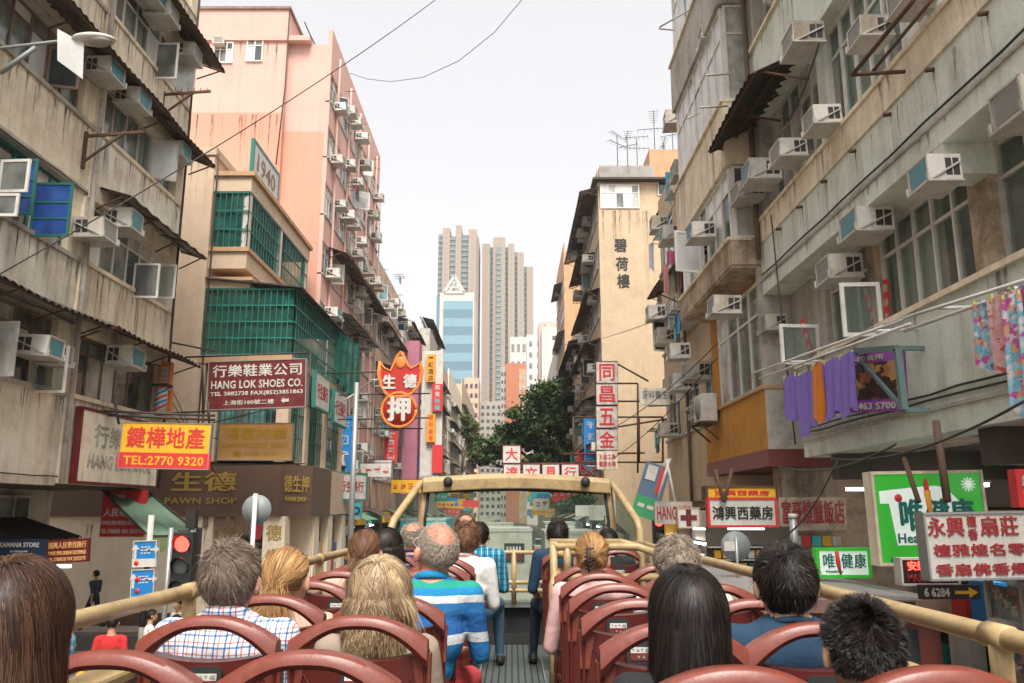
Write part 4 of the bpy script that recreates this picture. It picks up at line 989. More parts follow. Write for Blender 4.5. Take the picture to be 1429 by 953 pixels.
# side panels with cream capping
SP = EYE-.52
for s in (-1, 1):
    box('side_panel', W['truckroof'] if s < 0 else W['redbody'], (s*1.20, s*1.25, BY0, BY1-.9, 2.19, SP), bus)
    box('capping', W['cream_paint'], (s*1.17, s*1.29, BY0, BY1-.9, SP, SP+.045), bus, bevel=.012)
    X = s*(1.22 if s < 0 else 1.18); zr = EYE-.30
    hr = MB().tube([(X, -.6+i*.5, zr) for i in range(18)]+[(X, 8.3, zr-.02)], .026, 14).build('handrail', W['cream_paint'], bus)
    for y in ((-.2, 1.6, 3.25, 5.4, 7.2) if s < 0 else (-.2, 2.1, 4.0, 5.9, 7.4)):
        pt = MB().tube([(X, y, SP+.03), (X, y, zr)], .026, 12).build('rail_post', W['cream_paint'], bus)
        MB().tube([(X, y-.045, zr), (X, y+.045, zr)], .032, 12).build('rail_joint', W['cream_paint'], pt)
        MB().tube([(X, y, SP+.04), (X, y, SP+.07)], .045, 12).build('rail_foot', W['cream_paint'], pt)
# front bulkhead
box('bulkhead', W['black'], (-1.2, 1.2, 9.05, 9.15, DZ+.001, EYE-.99), bus); box('bulkhead_ledge', W['steel'], (-1.2, 1.2, 8.95, 9.2, EYE-.99, EYE-.94), bus)
box('deck_step', W['black'], (-1.18, 1.18, 8.95, 9.05, DZ+.001, DZ+.10), bus)
# windscreen frame
TZ, BZ = EYE+.30, EYE-.97
def fr(pts, w, h, name='windscreen_frame'):
    mb = MB()
    for a, b_ in zip(pts[:-1], pts[1:]): mb.bar(a, b_, w, h)
    return mb.build(name, W['cream_paint'], bus)
ft = []; n = 16
TL, TR = -1.00, 1.00
bx_ = MB(); arc = []
for i in range(n+1):
    f = i/n; x = TL+(TR-TL)*f+.05; z = TZ+.05*math.sin(math.pi*f)-.01*f; arc.append((x, 9.0, z))
vs = []; 
for (x, y, z) in arc: vs += [(x, y-.09, z-.12), (x, y-.10, z), (x, y-.03, z+.045), (x, y+.10, z+.03), (x, y+.10, z-.12)]
fs = [(i*5+k, i*5+(k+1) % 5, (i+1)*5+(k+1) % 5, (i+1)*5+k) for i in range(n) for k in range(5)]+[(0, 1, 2, 3, 4), tuple(n*5+k for k in (4, 3, 2, 1, 0))]
fo = bx_.add(vs, fs).build('windscreen_frame', W['cream_paint'], bus); b_ = fo.modifiers.new('bevel', 'BEVEL'); b_.width = .012; b_.limit_method = 'ANGLE'; b_.segments = 2
tl, tr = Vector((TL+.05, 9.0, TZ-.03)), Vector((TR+.05, 9.0, TZ-.04))
for s, tp_ in ((-1, tl), (1, tr)):
    xo = 1.235 if s > 0 else -1.17; el = Vector((xo, 8.15, EYE-.13))
    p = MB().tube([tp_+Vector((-s*.02, 0, .03)), tp_+Vector((s*.04, -.05, -.0)), el+Vector((-s*.02, .04, .03)), el+Vector((0, 0, -.05)), (xo, 8.1, 2.25)], .038, 10); p.build('wing_post', W['cream_paint'], bus)
    p = MB().tube([tp_+Vector((-s*.02, 0, .02)), (tp_.x+s*.02, 9.02, EYE-.1), (tp_.x+s*.05, 9.04, BZ)], .04, 10); p.build('front_post', W['cream_paint'], bus)
    MB().tube([tp_+Vector((-s*.055, -.01, -.05)), (tp_.x-s*.02, 9.0, EYE-.1), (tp_.x+s*.0, 9.02, BZ)], .017, 8).build('rubber_seal', W['black'], bus)
    mb = MB(); a = tp_+Vector((s*.05, -.06, -.04)); mb.add([a, el+Vector((-s*.01, .05, 0)), (xo, 8.12, BZ+.2), (tp_.x+s*.06, 9.03, BZ)], [(0, 1, 2, 3)]); 
    mb.add([a+Vector((.006,0,0)), el+Vector((-s*.01+.006, .05, 0)), (xo+.006, 8.12, BZ+.2), (tp_.x+s*.06+.006, 9.03, BZ)], [(3, 2, 1, 0)]); mb.build('side_glass', glassy('wing_glass', (.70, .80, .76), .12), bus)
    MB().ell((tp_.x-s*.27, 8.87, TZ-.005), (.05, .04, .055), 16, 10).build('grab_knob', W['black'], bus)
MB().box(tl.x, tr.x, 9.0, 9.008, BZ, TZ-.09).build('windscreen', glassy('windscreen_glass', (.84, .91, .87), .05), bus)
MB().tube([(tl.x+.06, 8.98, TZ-.10), (0, 8.98, TZ-.075), (tr.x-.06, 8.98, TZ-.11)], .022, 8).build('rubber_seal', W['black'], bus)
# rails behind the windscreen
def rail(pts, r=.024, name='guard_rail', m=None): 
    return MB().tube(pts, r, 10).build(name, m or W['cream_paint'], bus)
for z, a in ((EYE-.43, 'steel'), (EYE-.73, 'black'), (EYE-.81, None)): rail([(-.95, 8.85, z), (-.17, 8.85, z), (.95, 8.85, z)], .022)
rail([(0.02, 8.85, EYE-.40), (.02, 8.85, EYE-.95)], .026); rail([(-.5, 8.85, EYE-.43), (-.25, 8.85, EYE-.43)], .028, 'rail_sleeve', W['black'])
rail([(-.7, 8.85, EYE-.40), (-.7, 8.85, EYE-.95)], .024); rail([(.7, 8.85, EYE-.40), (.7, 8.85, EYE-.95)], .024)
# stairwell rails
YS = 5.85
rail([(.285, YS, EYE-.22), (.31, YS, EYE-.245), (.86, YS, EYE-.245), (.97, YS, EYE-.28), (1.02, YS, EYE-.36), (1.02, YS, DZ)], .028)
rail([(.285, YS, EYE-.21), (.29, YS, EYE-.60), (.27, YS-.1, DZ)], .026); rail([(.38, YS, EYE-.245), (.38, YS, EYE-.44)], .026)
rail([(.30, YS, EYE-.43), (.34, YS, EYE-.45), (1.1, YS, EYE-.45)], .028)
rail([(.29, YS+.05, EYE-.31), (.42, YS+.3, EYE-.30), (.52, YS+.35, EYE-.33), (.55, YS+.35, EYE-.7)], .024)
rail([(.27, YS-.12, DZ+.02), (.27, YS-.12, EYE-.5), (.29, YS-.06, EYE-.44), (.33, YS+.1, EYE-.42)], .026)
rail([(.86, YS+.9, EYE-.245), (.97, YS+.9, EYE-.27), (1.03, YS+.9, EYE-.36), (1.03, YS+.9, DZ)], .026); rail([(.30, YS+.9, EYE-.245), (.86, YS+.9, EYE-.245)], .024)
box('stair_panel', W['truckroof'], (.32, 1.15, YS+.02, YS+.04, DZ, EYE-.55), bus)

# ------------------------------------------------------------------ seats
def seat_meshes():
    Wd, H0, HC = .215, .30, .955      # half width, shell foot, corner height above the deck
    def backy(x, z):                  # rear face of the shell: gently curved, reclined
        return -.055 - .035*(1-(x/Wd)**2) - .10*(z-1.0)*-1*-1 if False else (-.05 - .03*(1-(x/Wd)**2) - .14*(z-1.0))*1.0
    nx, nz = 14, 12; vs = []
    def top(x): f = x/Wd; return HC-.012-.030*(1-f*f)       # dished upper edge
    def half(z): return Wd*(1-.10*max(0, (.75-z)/.45)**1.5)
    for j in range(nz+1):
        for i in range(nx+1):
            f = -1+2*i/nx; g = j/nz
            x0 = Wd*f; z = H0+(top(x0)-H0)*g; x = half(z)*f
            vs.append((x, backy(x, z), z))
    m = len(vs)
    for j in range(nz+1):
        for i in range(nx+1):
            x, y, z = vs[j*(nx+1)+i]; edge = abs(-1+2*i/nx); vs.append((x, y+.045+.02*(1-edge**4), z))
    fs = []; W_ = nx+1
    for j in range(nz):
        for i in range(nx):
            a = j*W_+i; fs += [(a, a+1, a+W_+1, a+W_), (m+a+W_, m+a+W_+1, m+a+1, m+a)]
    for i in range(nx): a = i; fs.append((m+a, m+a+1, a+1, a)); a = nz*W_+i; fs.append((a, a+1, m+a+1, m+a))
    for j in range(nz):
        a = j*W_; fs.append((a, a+W_, m+a+W_, m+a)); a = j*W_+nx; fs.append((m+a, m+a+W_, a+W_, a))
    shell = MB().add(vs, fs, True)
    # ribs either side that run down the back
    for s in (-1, 1):
        pts = [(s*(.205-.02*k/6*0), backy(.2, .93-.1*k)-.006, .93-.1*k) for k in range(7)]; shell.tube(pts, .008, 6)
        pts = [(s*(.19-.022*k), backy(s*(.19-.022*k), .90-.032*k)-.001, .90-.032*k) for k in range(7)]; shell.tube(pts, .0022, 5)
    sh = shell.mesh('seat', W['seat'])
    # handle: one broad moulded arch whose feet run into the shell corners
    n = 30; hv = []
    for i in range(n+1):
        t = i/n; f = -1+2*t
        x = Wd*1.0*f; zt = HC+.022+.075*(1-abs(f)**2.2)
        inn = max(HC-.058, HC-.004+.064*(1-(abs(f)/.74)**2.2)); th = max(.040, zt-inn); dp = .030+.004*abs(f)
        y = backy(0, 1.0)+.022-.015*(1-f*f)
        pr = [(-dp, -.18), (-dp*.86, .34), (-dp*.6, .5), (dp*.7, .5), (dp, .35), (dp, -.35), (dp*.6, -.5), (-dp*.5, -.5)]
        nx_ = 0                              # the band leans outwards as it falls
        for (a, b_) in pr: hv.append((x*(1-.0)+nx_*b_*th*1.0, y+a, zt-th*.5+b_*th))
    k = 8; hf = [(i*k+q, i*k+(q+1) % k, (i+1)*k+(q+1) % k, (i+1)*k+q) for i in range(n) for q in range(k)]+[tuple(range(k)), tuple(n*k+q for q in range(k-1, -1, -1))]
    hm = MB().add(hv, [tuple(reversed(f)) for f in hf], True)
    for s in (-1, 1):
        vs_ = [(s*(Wd+.004), backy(Wd, .86)-.006, .80), (s*(Wd-.03), backy(Wd, .86)-.010, .80), (s*(Wd-.05), backy(Wd, .95)-.012, HC-.03), (s*(Wd+.008), backy(Wd, .95)-.008, HC-.02)]
        vs_ += [(x, y+.05, z) for x, y, z in vs_]
        hm.add(vs_, [(0,1,2,3),(7,6,5,4),(0,4,5,1),(1,5,6,2),(2,6,7,3),(3,7,4,0)], True)
    hd = hm.mesh('handle', W['seath'])
    # cushion + pedestal
    cu = MB(); vs = []
    for j in range(9):
        for i in range(9):
            f = -1+i/4; g = j/8; vs.append((.2*f, .02+.42*g, .40+.03*math.sin(math.pi*g)-.015*(1-f*f)+.015*abs(f)))
    m = len(vs); vs += [(x, y, z-.07) for x, y, z in vs]
    fs = [(j*9+i, j*9+i+1, j*9+i+10, j*9+i+9) for j in range(8) for i in range(8)]+[(m+j*9+i+9, m+j*9+i+10, m+j*9+i+1, m+j*9+i) for j in range(8) for i in range(8)]
    fs += [(m+i, m+i+1, i+1, i) for i in range(8)]+[(72+i, 73+i, m+73+i, m+72+i) for i in range(8)]+[(j*9, j*9+9, m+j*9+9, m+j*9) for j in range(8)]+[(m+j*9+8, m+j*9+17, j*9+17, j*9+8) for j in range(8)]
    cu.add(vs, fs, True); cush = cu.mesh('cushion', W['seat'])
    pd = MB(); pd.tube([(0, .2, 0), (0, .2, .34)], .05, 10); pd.box(-.16, .16, .05, .38, .31, .34); ped = pd.mesh('pedestal', W['steel'])
    # info holder
    ih = MB(); n = 24; out = []
    for i in range(n):
        a = 2*math.pi*i/n; c, s = math.cos(a), math.sin(a)
        out.append((.052*(abs(c)**.45)*(1 if c > 0 else -1), .047*(abs(s)**.45)*(1 if s > 0 else -1)))
    y0 = backy(0, .845)-.004
    ih.prism(out, (0, y0, .855), (1, 0, 0), (0, 0, 1), .014); holder = ih.mesh('label_holder', W['black'])
    card = MB().box(-.037, .037, y0-.017, y0-.0135, .862, .882).mesh('label_card', W['whitep'])
    card2 = MB().box(-.037, .037, y0-.017, y0-.0135, .836, .861).mesh('label_card', W['maroon'])
    ic = MB()
    for q in range(4): ic.prism([(-.006, -.004), (.006, -.004), (0, .006)], (-.027+q*.016, y0-.018, .873), (1, 0, 0), (0, 0, 1 if q % 2 else -1), .001)
    ic.box(.022, .034, y0-.0185, y0-.017, .866, .878)
    for q in range(2): ic.prism([(-.006, -.004), (.006, -.004), (0, .006)], (-.008+q*.018, y0-.018, .848), (1, 0, 0), (0, 0, 1 if q else -1), .001)
    icm = ic.mesh('pictogram', W['greyp'])
    pn = MB(); out = [(-.085, -.07), (.085, -.07), (.085, .02), (.06, .055), (-.06, .055), (-.085, .02)]
    pn.prism(out, (0, backy(0, .63)-.002, .63), (1, 0, 0), (0, 0, 1), .006); pan = pn.mesh('recess_panel', plain('red_recess_panel', (.33, .03, .03), .35))
    return sh, hd, cush, ped, holder, card, card2, icm, pan, y0, backy
SM = seat_meshes()
def make_seat(x, y, lab=None, foot=.07):
    o = link('seat', SM[0], bus, (x, y, DZ-.012))
    o.modifiers.new('edge', 'EDGE_SPLIT').split_angle = R(50)
    if lab: o['label'] = lab
    link('handle', SM[1], o).modifiers.new('edge', 'EDGE_SPLIT').split_angle = R(42); link('cushion', SM[2], o); link('pedestal', SM[3], o); link('label_holder', SM[4], o)
    for k in (5, 6, 7, 8): link(SM[k].name.split('.')[0], SM[k], o)
    letters(o, '企立', .045, .022, (0, SM[10](0, .745)-.004, .745), W['whitep'], depth=.001)
    return o
LROWS = [1.42, 2.1, 2.75, 3.4, 4.05, 4.7, 5.35, 6.0, 6.65, 7.3]
RROWS = [1.25, 1.9, 2.6, 3.25, 3.9, 4.55, 5.2, 7.2]
for y in LROWS:
    for x in (-.94, -.475): make_seat(x, y)
for y in RROWS:
    for x in (.47, .90): make_seat(x, y)
# ================================================================== PEOPLE
def _basis(p, q):
    d = (q-p); L = d.length; d = d/L if L > 1e-6 else Vector((0,0,1)); up = Vector((0,1,0)) if abs(d.y) < .9 else Vector((1,0,0))
    a = d.cross(up).normalized(); b = d.cross(a); return d, a, b, L
def cone(mb, p, q, r1, r2, n=14):
    p = Vector(p); q = Vector(q); d, a, b, L = _basis(p, q); rings = []
    for k in range(4): g = math.pi/2*k/4; rings.append((p-d*r1*math.cos(g), r1*math.sin(g)))
    rings.append((p, r1)); rings.append((q, r2))
    for k in range(1, 4): g = math.pi/2*k/4; rings.append((q+d*r2*math.sin(g), r2*math.cos(g)))
    vs = [p-d*r1]; 
    for (c, r) in rings[1:]:
        for i in range(n): t = 2*math.pi*i/n; vs.append(c+a*math.cos(t)*r+b*math.sin(t)*r)
    vs.append(q+d*r2); m = len(rings)-1
    fs = [(0, 1+(i+1) % n, 1+i) for i in range(n)]
    for j in range(m-1): fs += [(1+j*n+i, 1+j*n+(i+1) % n, 1+(j+1)*n+(i+1) % n, 1+(j+1)*n+i) for i in range(n)]
    fs += [(1+(m-1)*n+i, 1+(m-1)*n+(i+1) % n, len(vs)-1) for i in range(n)]
    mb.add(vs, fs, True)
class Body:
    def __init__(s): s.mb = MB(); s.pr = []
    def c(s, p, q, r1, r2, mi): cone(s.mb, p, q, r1, r2); s.pr.append((np.array(p), np.array(q), r1, r2, mi))
    def e(s, c, r, mi, rot=None):
        s.mb.ell(c, r, 18, 12, rot); m = min(r); c = Vector(c)
        ax = max(range(3), key=lambda i: r[i]); d = Vector([0, 0, 0]); d[ax] = max(0, r[ax]-m*1.0)
        if rot is not None: d = rot @ d
        s.pr.append((np.array(c-d), np.array(c+d), m*1.05, m*1.05, mi))
    def finish(s, name, mats, parent, voxel, smooth=3):
        me = s.mb.mesh('tmpb', None); o = bpy.data.objects.new('tmpb', me); COL.objects.link(o)
        r = o.modifiers.new('r', 'REMESH'); r.mode = 'VOXEL'; r.voxel_size = voxel; r.use_smooth_shade = True
        sm = o.modifiers.new('s', 'SMOOTH'); sm.factor = .6; sm.iterations = smooth
        dg = bpy.context.evaluated_depsgraph_get()
        m2 = bpy.data.meshes.new_from_object(o.evaluated_get(dg)); m2.name = name
        bpy.data.objects.remove(o); bpy.data.meshes.remove(me)
        for mm in mats: m2.materials.append(mm)
        nf = len(m2.polygons); ctr = np.empty(nf*3, 'f'); m2.polygons.foreach_get('center', ctr); ctr = ctr.reshape(-1, 3)
        best = np.full(nf, 1e9); idx = np.zeros(nf, 'i')
        for (p, q, r1, r2, mi) in s.pr:
            d = q-p; L2 = max(1e-9, float(d@d)); t = np.clip(((ctr-p)@d)/L2, 0, 1); dist = np.linalg.norm(ctr-p-t[:, None]*d, axis=1)-(r1+(r2-r1)*t)
            k = dist < best; best[k] = dist[k]; idx[k] = mi
        m2.polygons.foreach_set('material_index', idx); m2.polygons.foreach_set('use_smooth', np.ones(nf, bool))
        return link(name, m2, parent)
SKIN = [mat('skin_fair', (.60, .33, .24), rough=.5, var=.08, vs=12, bump=.1, bs=90, fine=.02, dirt=(.62, .24, .17), dam=.35), mat('skin_tan', (.50, .29, .18), rough=.5, var=.08, vs=12, bump=.1, bs=90, fine=.02), mat('skin_ruddy', (.62, .26, .17), rough=.5, var=.1, vs=14, bump=.1, bs=90, fine=.02, dirt=(.5, .2, .14), dam=.4)]
EYEW = plain('eye_white', (.75, .72, .68), .2); LIP = plain('lips', (.42, .14, .11), .5)

def hair(parent, C, Rm, rad, style, dark, light, n=5000, length=.04, seed=0, bald=0, wid=.0028, hm_=None, volume=.008):
    """ribbon strands rooted on the scalp ellipsoid (centre C, radii rad, rotation Rm)"""
    rng = np.random.default_rng(seed); rad = np.array(rad); 
    g = rng.normal(size=(n*3, 3)); g /= np.linalg.norm(g, axis=1)[:, None]
    x, y, z = g.T
    hl = z > np.where(y > 0, .10+1.0*np.maximum(0, y-.15)*1.1, -.58+.75*np.maximum(0, y+.35))        # hairline
    hl &= ~((np.abs(x) > .55) & (z < .02) & (y > -.25)) | (style in ('long', 'bob'))*(y < .35)*(z > -.25)
    if bald: 
        dc = np.array([0, -.35, .93]); hl &= ((g@dc) < 1-bald*.34) | (rng.random(len(g)) < .10)
        hl &= ~((y > .2) & (z > .35)) | (rng.random(len(g)) < .18)
    g = g[hl][:n]; n = len(g)
    crown = np.array([.12*rng.uniform(-1, 1), -.42, .90]); crown /= np.linalg.norm(crown)
    seg = {'short': 5, 'buzz': 4, 'curly': 9, 'long': 22, 'bob': 16, 'bun': 9, 'tail': 10}[style]
    L = length*(1+.25*rng.normal(size=n)); step = L/seg
    pos = np.zeros((seg+1, n, 3)); nrm = np.zeros((seg+1, n, 3)); p = g*rad
    lift = np.zeros(n); jit = rng.normal(size=(n, 3))*.30
    # locks: strands share a clump direction
    nc = {'short': 300, 'buzz': 900, 'curly': 420, 'long': 90, 'bob': 80, 'bun': 120, 'tail': 120}[style]
    cc = g[rng.integers(0, n, nc)]; cid = np.argmax(g@cc.T, axis=1); cj = rng.normal(size=(nc, 3))*(.45 if style in ('short', 'bob') else .30 if style != 'long' else .10)
    cph = rng.uniform(0, 6.28, (nc,)); tone = np.clip(.42+(.34 if style in ('bob','tail','bun') else .22)*rng.normal(size=nc)[cid]+.24*rng.normal(size=n), 0, 1)
    if style == 'buzz': tone = np.clip(.5+.09*rng.normal(size=n), 0, 1)
    bunp = np.array([0, -.93, .12])*rad if style == 'bun' else np.array([0.0, -.95, -.25])*rad
    for k in range(seg+1):
        d = p/rad; dl = np.linalg.norm(d, axis=1)[:, None]; nn = p/rad**2; nn /= np.linalg.norm(nn, axis=1)[:, None]
        off = .004+volume*min(1, k/seg*2.2)*(1+.5*cj[cid, 0])
        pos[k] = p; nrm[k] = nn
        if k == seg: break
        if style in ('bun', 'tail'):
            t = bunp-p; t -= nn*np.sum(t*nn, axis=1)[:, None]; t /= np.linalg.norm(t, axis=1)[:, None]+1e-6
            st = np.minimum(step, np.linalg.norm(bunp-p, axis=1)*.8)[:, None]; t = t+.10*cj[cid]
        else:
            t = g*0; t += -(crown-d/dl*np.sum(crown*d/dl, axis=1)[:, None]); t /= np.linalg.norm(t, axis=1)[:, None]+.05
            down = np.array([0, 0, -1.0]); w_ = {'short': .5, 'buzz': .1, 'curly': .1, 'long': 1.6, 'bob': 1.5}[style]
            sw = np.zeros_like(t)
            if style in ('short',): sw[:, 1] = .5*(d[:, 2] > .3); sw[:, 0] = .35
            t = t+down*w_+sw; t -= nn*np.sum(t*nn, axis=1)[:, None]*(.98 if style != 'buzz' else .4); t += cj[cid]+jit*(.5 if style not in ('long',) else .15)
            if style == 'buzz': t += nn*(.5 if length < .0125 else 1.2)
            if style == 'curly': ph = cph[cid]+k*1.5+jit[:, 0]; t += nn*(.9*np.sin(ph))[:, None]+np.stack([np.cos(ph), np.sin(ph*.7), np.sin(ph)], 1)*.9
            t /= np.linalg.norm(t, axis=1)[:, None]+1e-6; st = step[:, None]
        p = p+t*st
        if style in ('long', 'bob'):
            free = p[:, 2] < -.25*rad[2]
            tgt = p.copy(); dd = p/rad; l = np.linalg.norm(dd, axis=1)[:, None]
            on = dd/np.maximum(l, 1e-6)*rad*(1+.06*volume/.008)+0
            tgt[~free] = (on*(1+.05*cj[cid, 2][:, None]+.03*jit[:, :1]))[~free]
            rr = np.linalg.norm(p[:, :2]/rad[:2], axis=1); 
            lim = 1.06+.06*cj[cid, 1] + ((.10*np.sin(k*.55+cph[cid])+.10*np.sin(min(k/10, 1.5))) if style == 'bob' else .03*np.sin(k*.4+cph[cid])) + .03*jit[:, 1]; wide = free & (rr < lim)
            tgt[wide, :2] = (p[wide, :2]/rr[wide, None]*lim[wide, None])
            yy = free & (tgt[:, 1] > rad[1]*.25); tgt[yy, 1] -= .006
            if style == 'long': tgt[free, 0] *= (1-.004*1)
            p = tgt
        elif style == 'buzz': pass
        elif style == 'curly':
            dd = p/rad; l = np.linalg.norm(dd, axis=1)[:, None]; p = p*np.where(l < 1.01, 1.01/l, 1)*np.where(l > 1.28, 1.28/l, 1)
        else:
            dd = p/rad; l = np.linalg.norm(dd, axis=1)[:, None]; hh = 1+volume/.09*(min(1, (k+1)/seg*1.6)) *(1+.5*cj[cid, 1][:, None]); p = p/l*hh
    if style == 'tail':
        m_ = n//4; pp0 = bunp+rng.normal(size=(m_, 3))*np.array([.016, .012, .016]); kk = seg+1
        fall = np.linspace(0, 1, kk)[:, None, None]; sway = rng.normal(size=(1, m_, 3))*np.array([.034, .018, .0])
        ext = pp0[None]+np.array([.0, -.018, -.17])*fall*rng.uniform(.6, 1.15, (1, m_, 1))+sway*fall**.8+np.array([.004, .0, 0])*np.sin(fall*9+rng.uniform(0, 6, (1, m_, 1)))
        pos = np.concatenate([pos, ext], 1); nrm = np.concatenate([nrm, np.broadcast_to(np.array([0, -1.0, 0]), ext.shape)], 1); n += m_; tone = np.concatenate([tone, np.clip(.4+.28*rng.normal(size=m_), 0, 1)])
    fly = (rng.random(pos.shape[1]) < (.05 if style != 'buzz' else 0))[None, :, None]*(np.arange(pos.shape[0])/max(1, pos.shape[0]-1))[:, None, None]
    pos = pos+nrm*fly*rng.uniform(.004, .018, (1, pos.shape[1], 1))+fly*rng.normal(size=(1, pos.shape[1], 3))*.007
    tang = np.gradient(pos, axis=0); sd = np.cross(tang, nrm); sd /= np.linalg.norm(sd, axis=2)[:, :, None]+1e-9
    wv = wid*(1-.65*(np.arange(seg+1)/seg)**2)[:, None, None]*rng.uniform(.6, 1.3, (n, 1))[None]
    A = (pos-sd*wv/2); B = (pos+sd*wv/2)
    V = np.stack([A, B], 2).transpose(1, 0, 2, 3).reshape(-1, 3)          # strand, seg, side
    Rn = np.array(Rm); V = V@Rn.T+np.array(C)
    base = (np.arange(n)*(seg+1)*2)[:, None]+np.arange(seg)[None]*2
    Fq = np.stack([base, base+1, base+3, base+2], 2).reshape(-1, 4)
    me = bpy.data.meshes.new('hair'); me.vertices.add(len(V)); me.vertices.foreach_set('co', V.ravel().astype('f'))
    me.loops.add(Fq.size); me.loops.foreach_set('vertex_index', Fq.ravel().astype('i'))
    me.polygons.add(len(Fq)); me.polygons.foreach_set('loop_start', (np.arange(len(Fq))*4).astype('i'))
    me.polygons.foreach_set('use_smooth', np.ones(len(Fq), bool)); me.update(calc_edges=True)
    at = me.attributes.new('tone', 'FLOAT', 'POINT'); at.data.foreach_set('value', np.repeat(tone, (seg+1)*2).astype('f'))
    me.materials.append(hm_); o = link('hair', me, parent)
    # scalp shell under the strands
    if bald < 1.2:
        cap = MB(); nu, nv = 40, 26; vs = []; idx = {}
        for j in range(nv+1):
            for i in range(nu):
                ph = math.pi*j/nv; th = 2*math.pi*i/nu; q = np.array([math.sin(ph)*math.cos(th), math.sin(ph)*math.sin(th), math.cos(ph)])
                vs.append(np.array(C)+Rn@(q*rad*(1.012 if style in ('short', 'buzz', 'curly') else 1.0)))
        def ok(j, i):
            ph = math.pi*(j+.5)/nv; th = 2*math.pi*(i+.5)/nu; X, Y, Z = math.sin(ph)*math.cos(th), math.sin(ph)*math.sin(th), math.cos(ph)
            if Z < ((.10+1.1*max(0, Y-.15)) if Y > 0 else (-.58+.75*max(0, Y+.35))) + .05: return False
            if abs(X) > .55 and Z < .05 and Y > -.25: return False
            if bald and ((X*0-.35*Y+.93*Z) > 1-bald*.36 or (Y > .15 and Z > .3)): return False
            return True
        fs = [(j*nu+i, (j+1)*nu+i, (j+1)*nu+(i+1) % nu, j*nu+(i+1) % nu) for j in range(nv) for i in range(nu) if ok(j, i)]
        cap.add(vs, fs, True); cm = cap.mesh('scalp_hair', hm_)
        a2 = cm.attributes.new('tone', 'FLOAT', 'POINT'); a2.data.foreach_set('value', np.full(len(vs), .22, 'f'))
        link('scalp_hair', cm, o)
    return o

def finger_hand(B, wr, d, up, side, sc, mi, curl=.6):
    """palm, four unequal bent fingers and a thumb; d = along the forearm, up = back of the hand"""
    d = Vector(d).normalized(); up = (Vector(up)-d*Vector(up).dot(d)).normalized(); sdv = d.cross(up)*side
    pc = wr+d*.045*sc; B.c(wr, pc+d*.03*sc, .024*sc, .030*sc, mi)
    for k, (L, o) in enumerate(((.070, .027), (.078, .009), (.072, -.009), (.058, -.026))):
        q = wr+d*.085*sc+sdv*o*sc; c1 = curl*.7; d1 = (d*math.cos(c1)-up*math.sin(c1)); d2 = (d*math.cos(c1*2.1)-up*math.sin(c1*2.1))
        m_ = q+d1*L*.5*sc; B.c(q-d*.02*sc, q, .0105*sc, .0095*sc, mi); B.c(q, m_, .0095*sc, .0085*sc, mi); B.c(m_, m_+d2*L*.42*sc, .0085*sc, .0072*sc, mi)
    t0 = wr+d*.03*sc+sdv*.024*sc; t1 = t0+(d*.6+sdv*.7-up*.3).normalized()*.036*sc; B.c(t0, t1, .012*sc, .010*sc, mi); B.c(t1, t1+(d*.9+sdv*.2-up*.4).normalized()*.03*sc, .010*sc, .008*sc, mi)

def head_prims(B, Hc, Rm, s, neck0, mi=0, ears=True):
    def L(x, y, z): return Hc+Rm @ Vector((x*s, y*s, z*s))
    B.e(L(0, -.008, .018), (.076*s, .094*s, .090*s), mi, Rm); B.e(L(0, .030, -.045), (.060*s, .062*s, .068*s), mi, Rm)
    B.e(L(0, .068, -.085), (.028*s, .022*s, .022*s), mi, Rm)                                                          # chin
    B.c(L(0, .088, .012), L(0, .112, -.030), .010*s, .014*s, mi); B.e(L(0, .104, -.034), (.018*s, .012*s, .010*s), mi, Rm)    # nose
    B.e(L(0, .078, .030), (.052*s, .018*s, .012*s), mi, Rm)                                                            # brow
    for q in (-1, 1):
        er = Rm @ Matrix.Rotation(q*.35, 3, 'Z')
        if ears: B.e(L(q*.086, -.006, -.014), (.014*s, .018*s, .033*s), mi, er); B.e(L(q*.076, .004, -.034), (.008*s, .010*s, .012*s), mi, er)
        B.e(L(q*.038, .066, -.026), (.020*s, .018*s, .018*s), mi, Rm)
    B.e(L(0, .086, -.060), (.024*s, .012*s, .010*s), mi, Rm)
    B.c(neck0, L(0, -.018, -.06), .058*s, .052*s, mi)
    return L
def face_bits(o, L, Rm, s):
    for q in (-1, 1):
        e = MB().ell(L(q*.031, .079, .006), (.0125*s, .0125*s, .0115*s), 12, 8).build('eye', EYEW, o); MB().ell(L(q*.031, .0895, .006), (.0055*s,)*3, 8, 6).build('iris', W['ink'], e)
    MB().ell(L(0, .0945, -.059), (.021*s, .006*s, .006*s), 12, 6, Rm).build('lips', LIP, o)

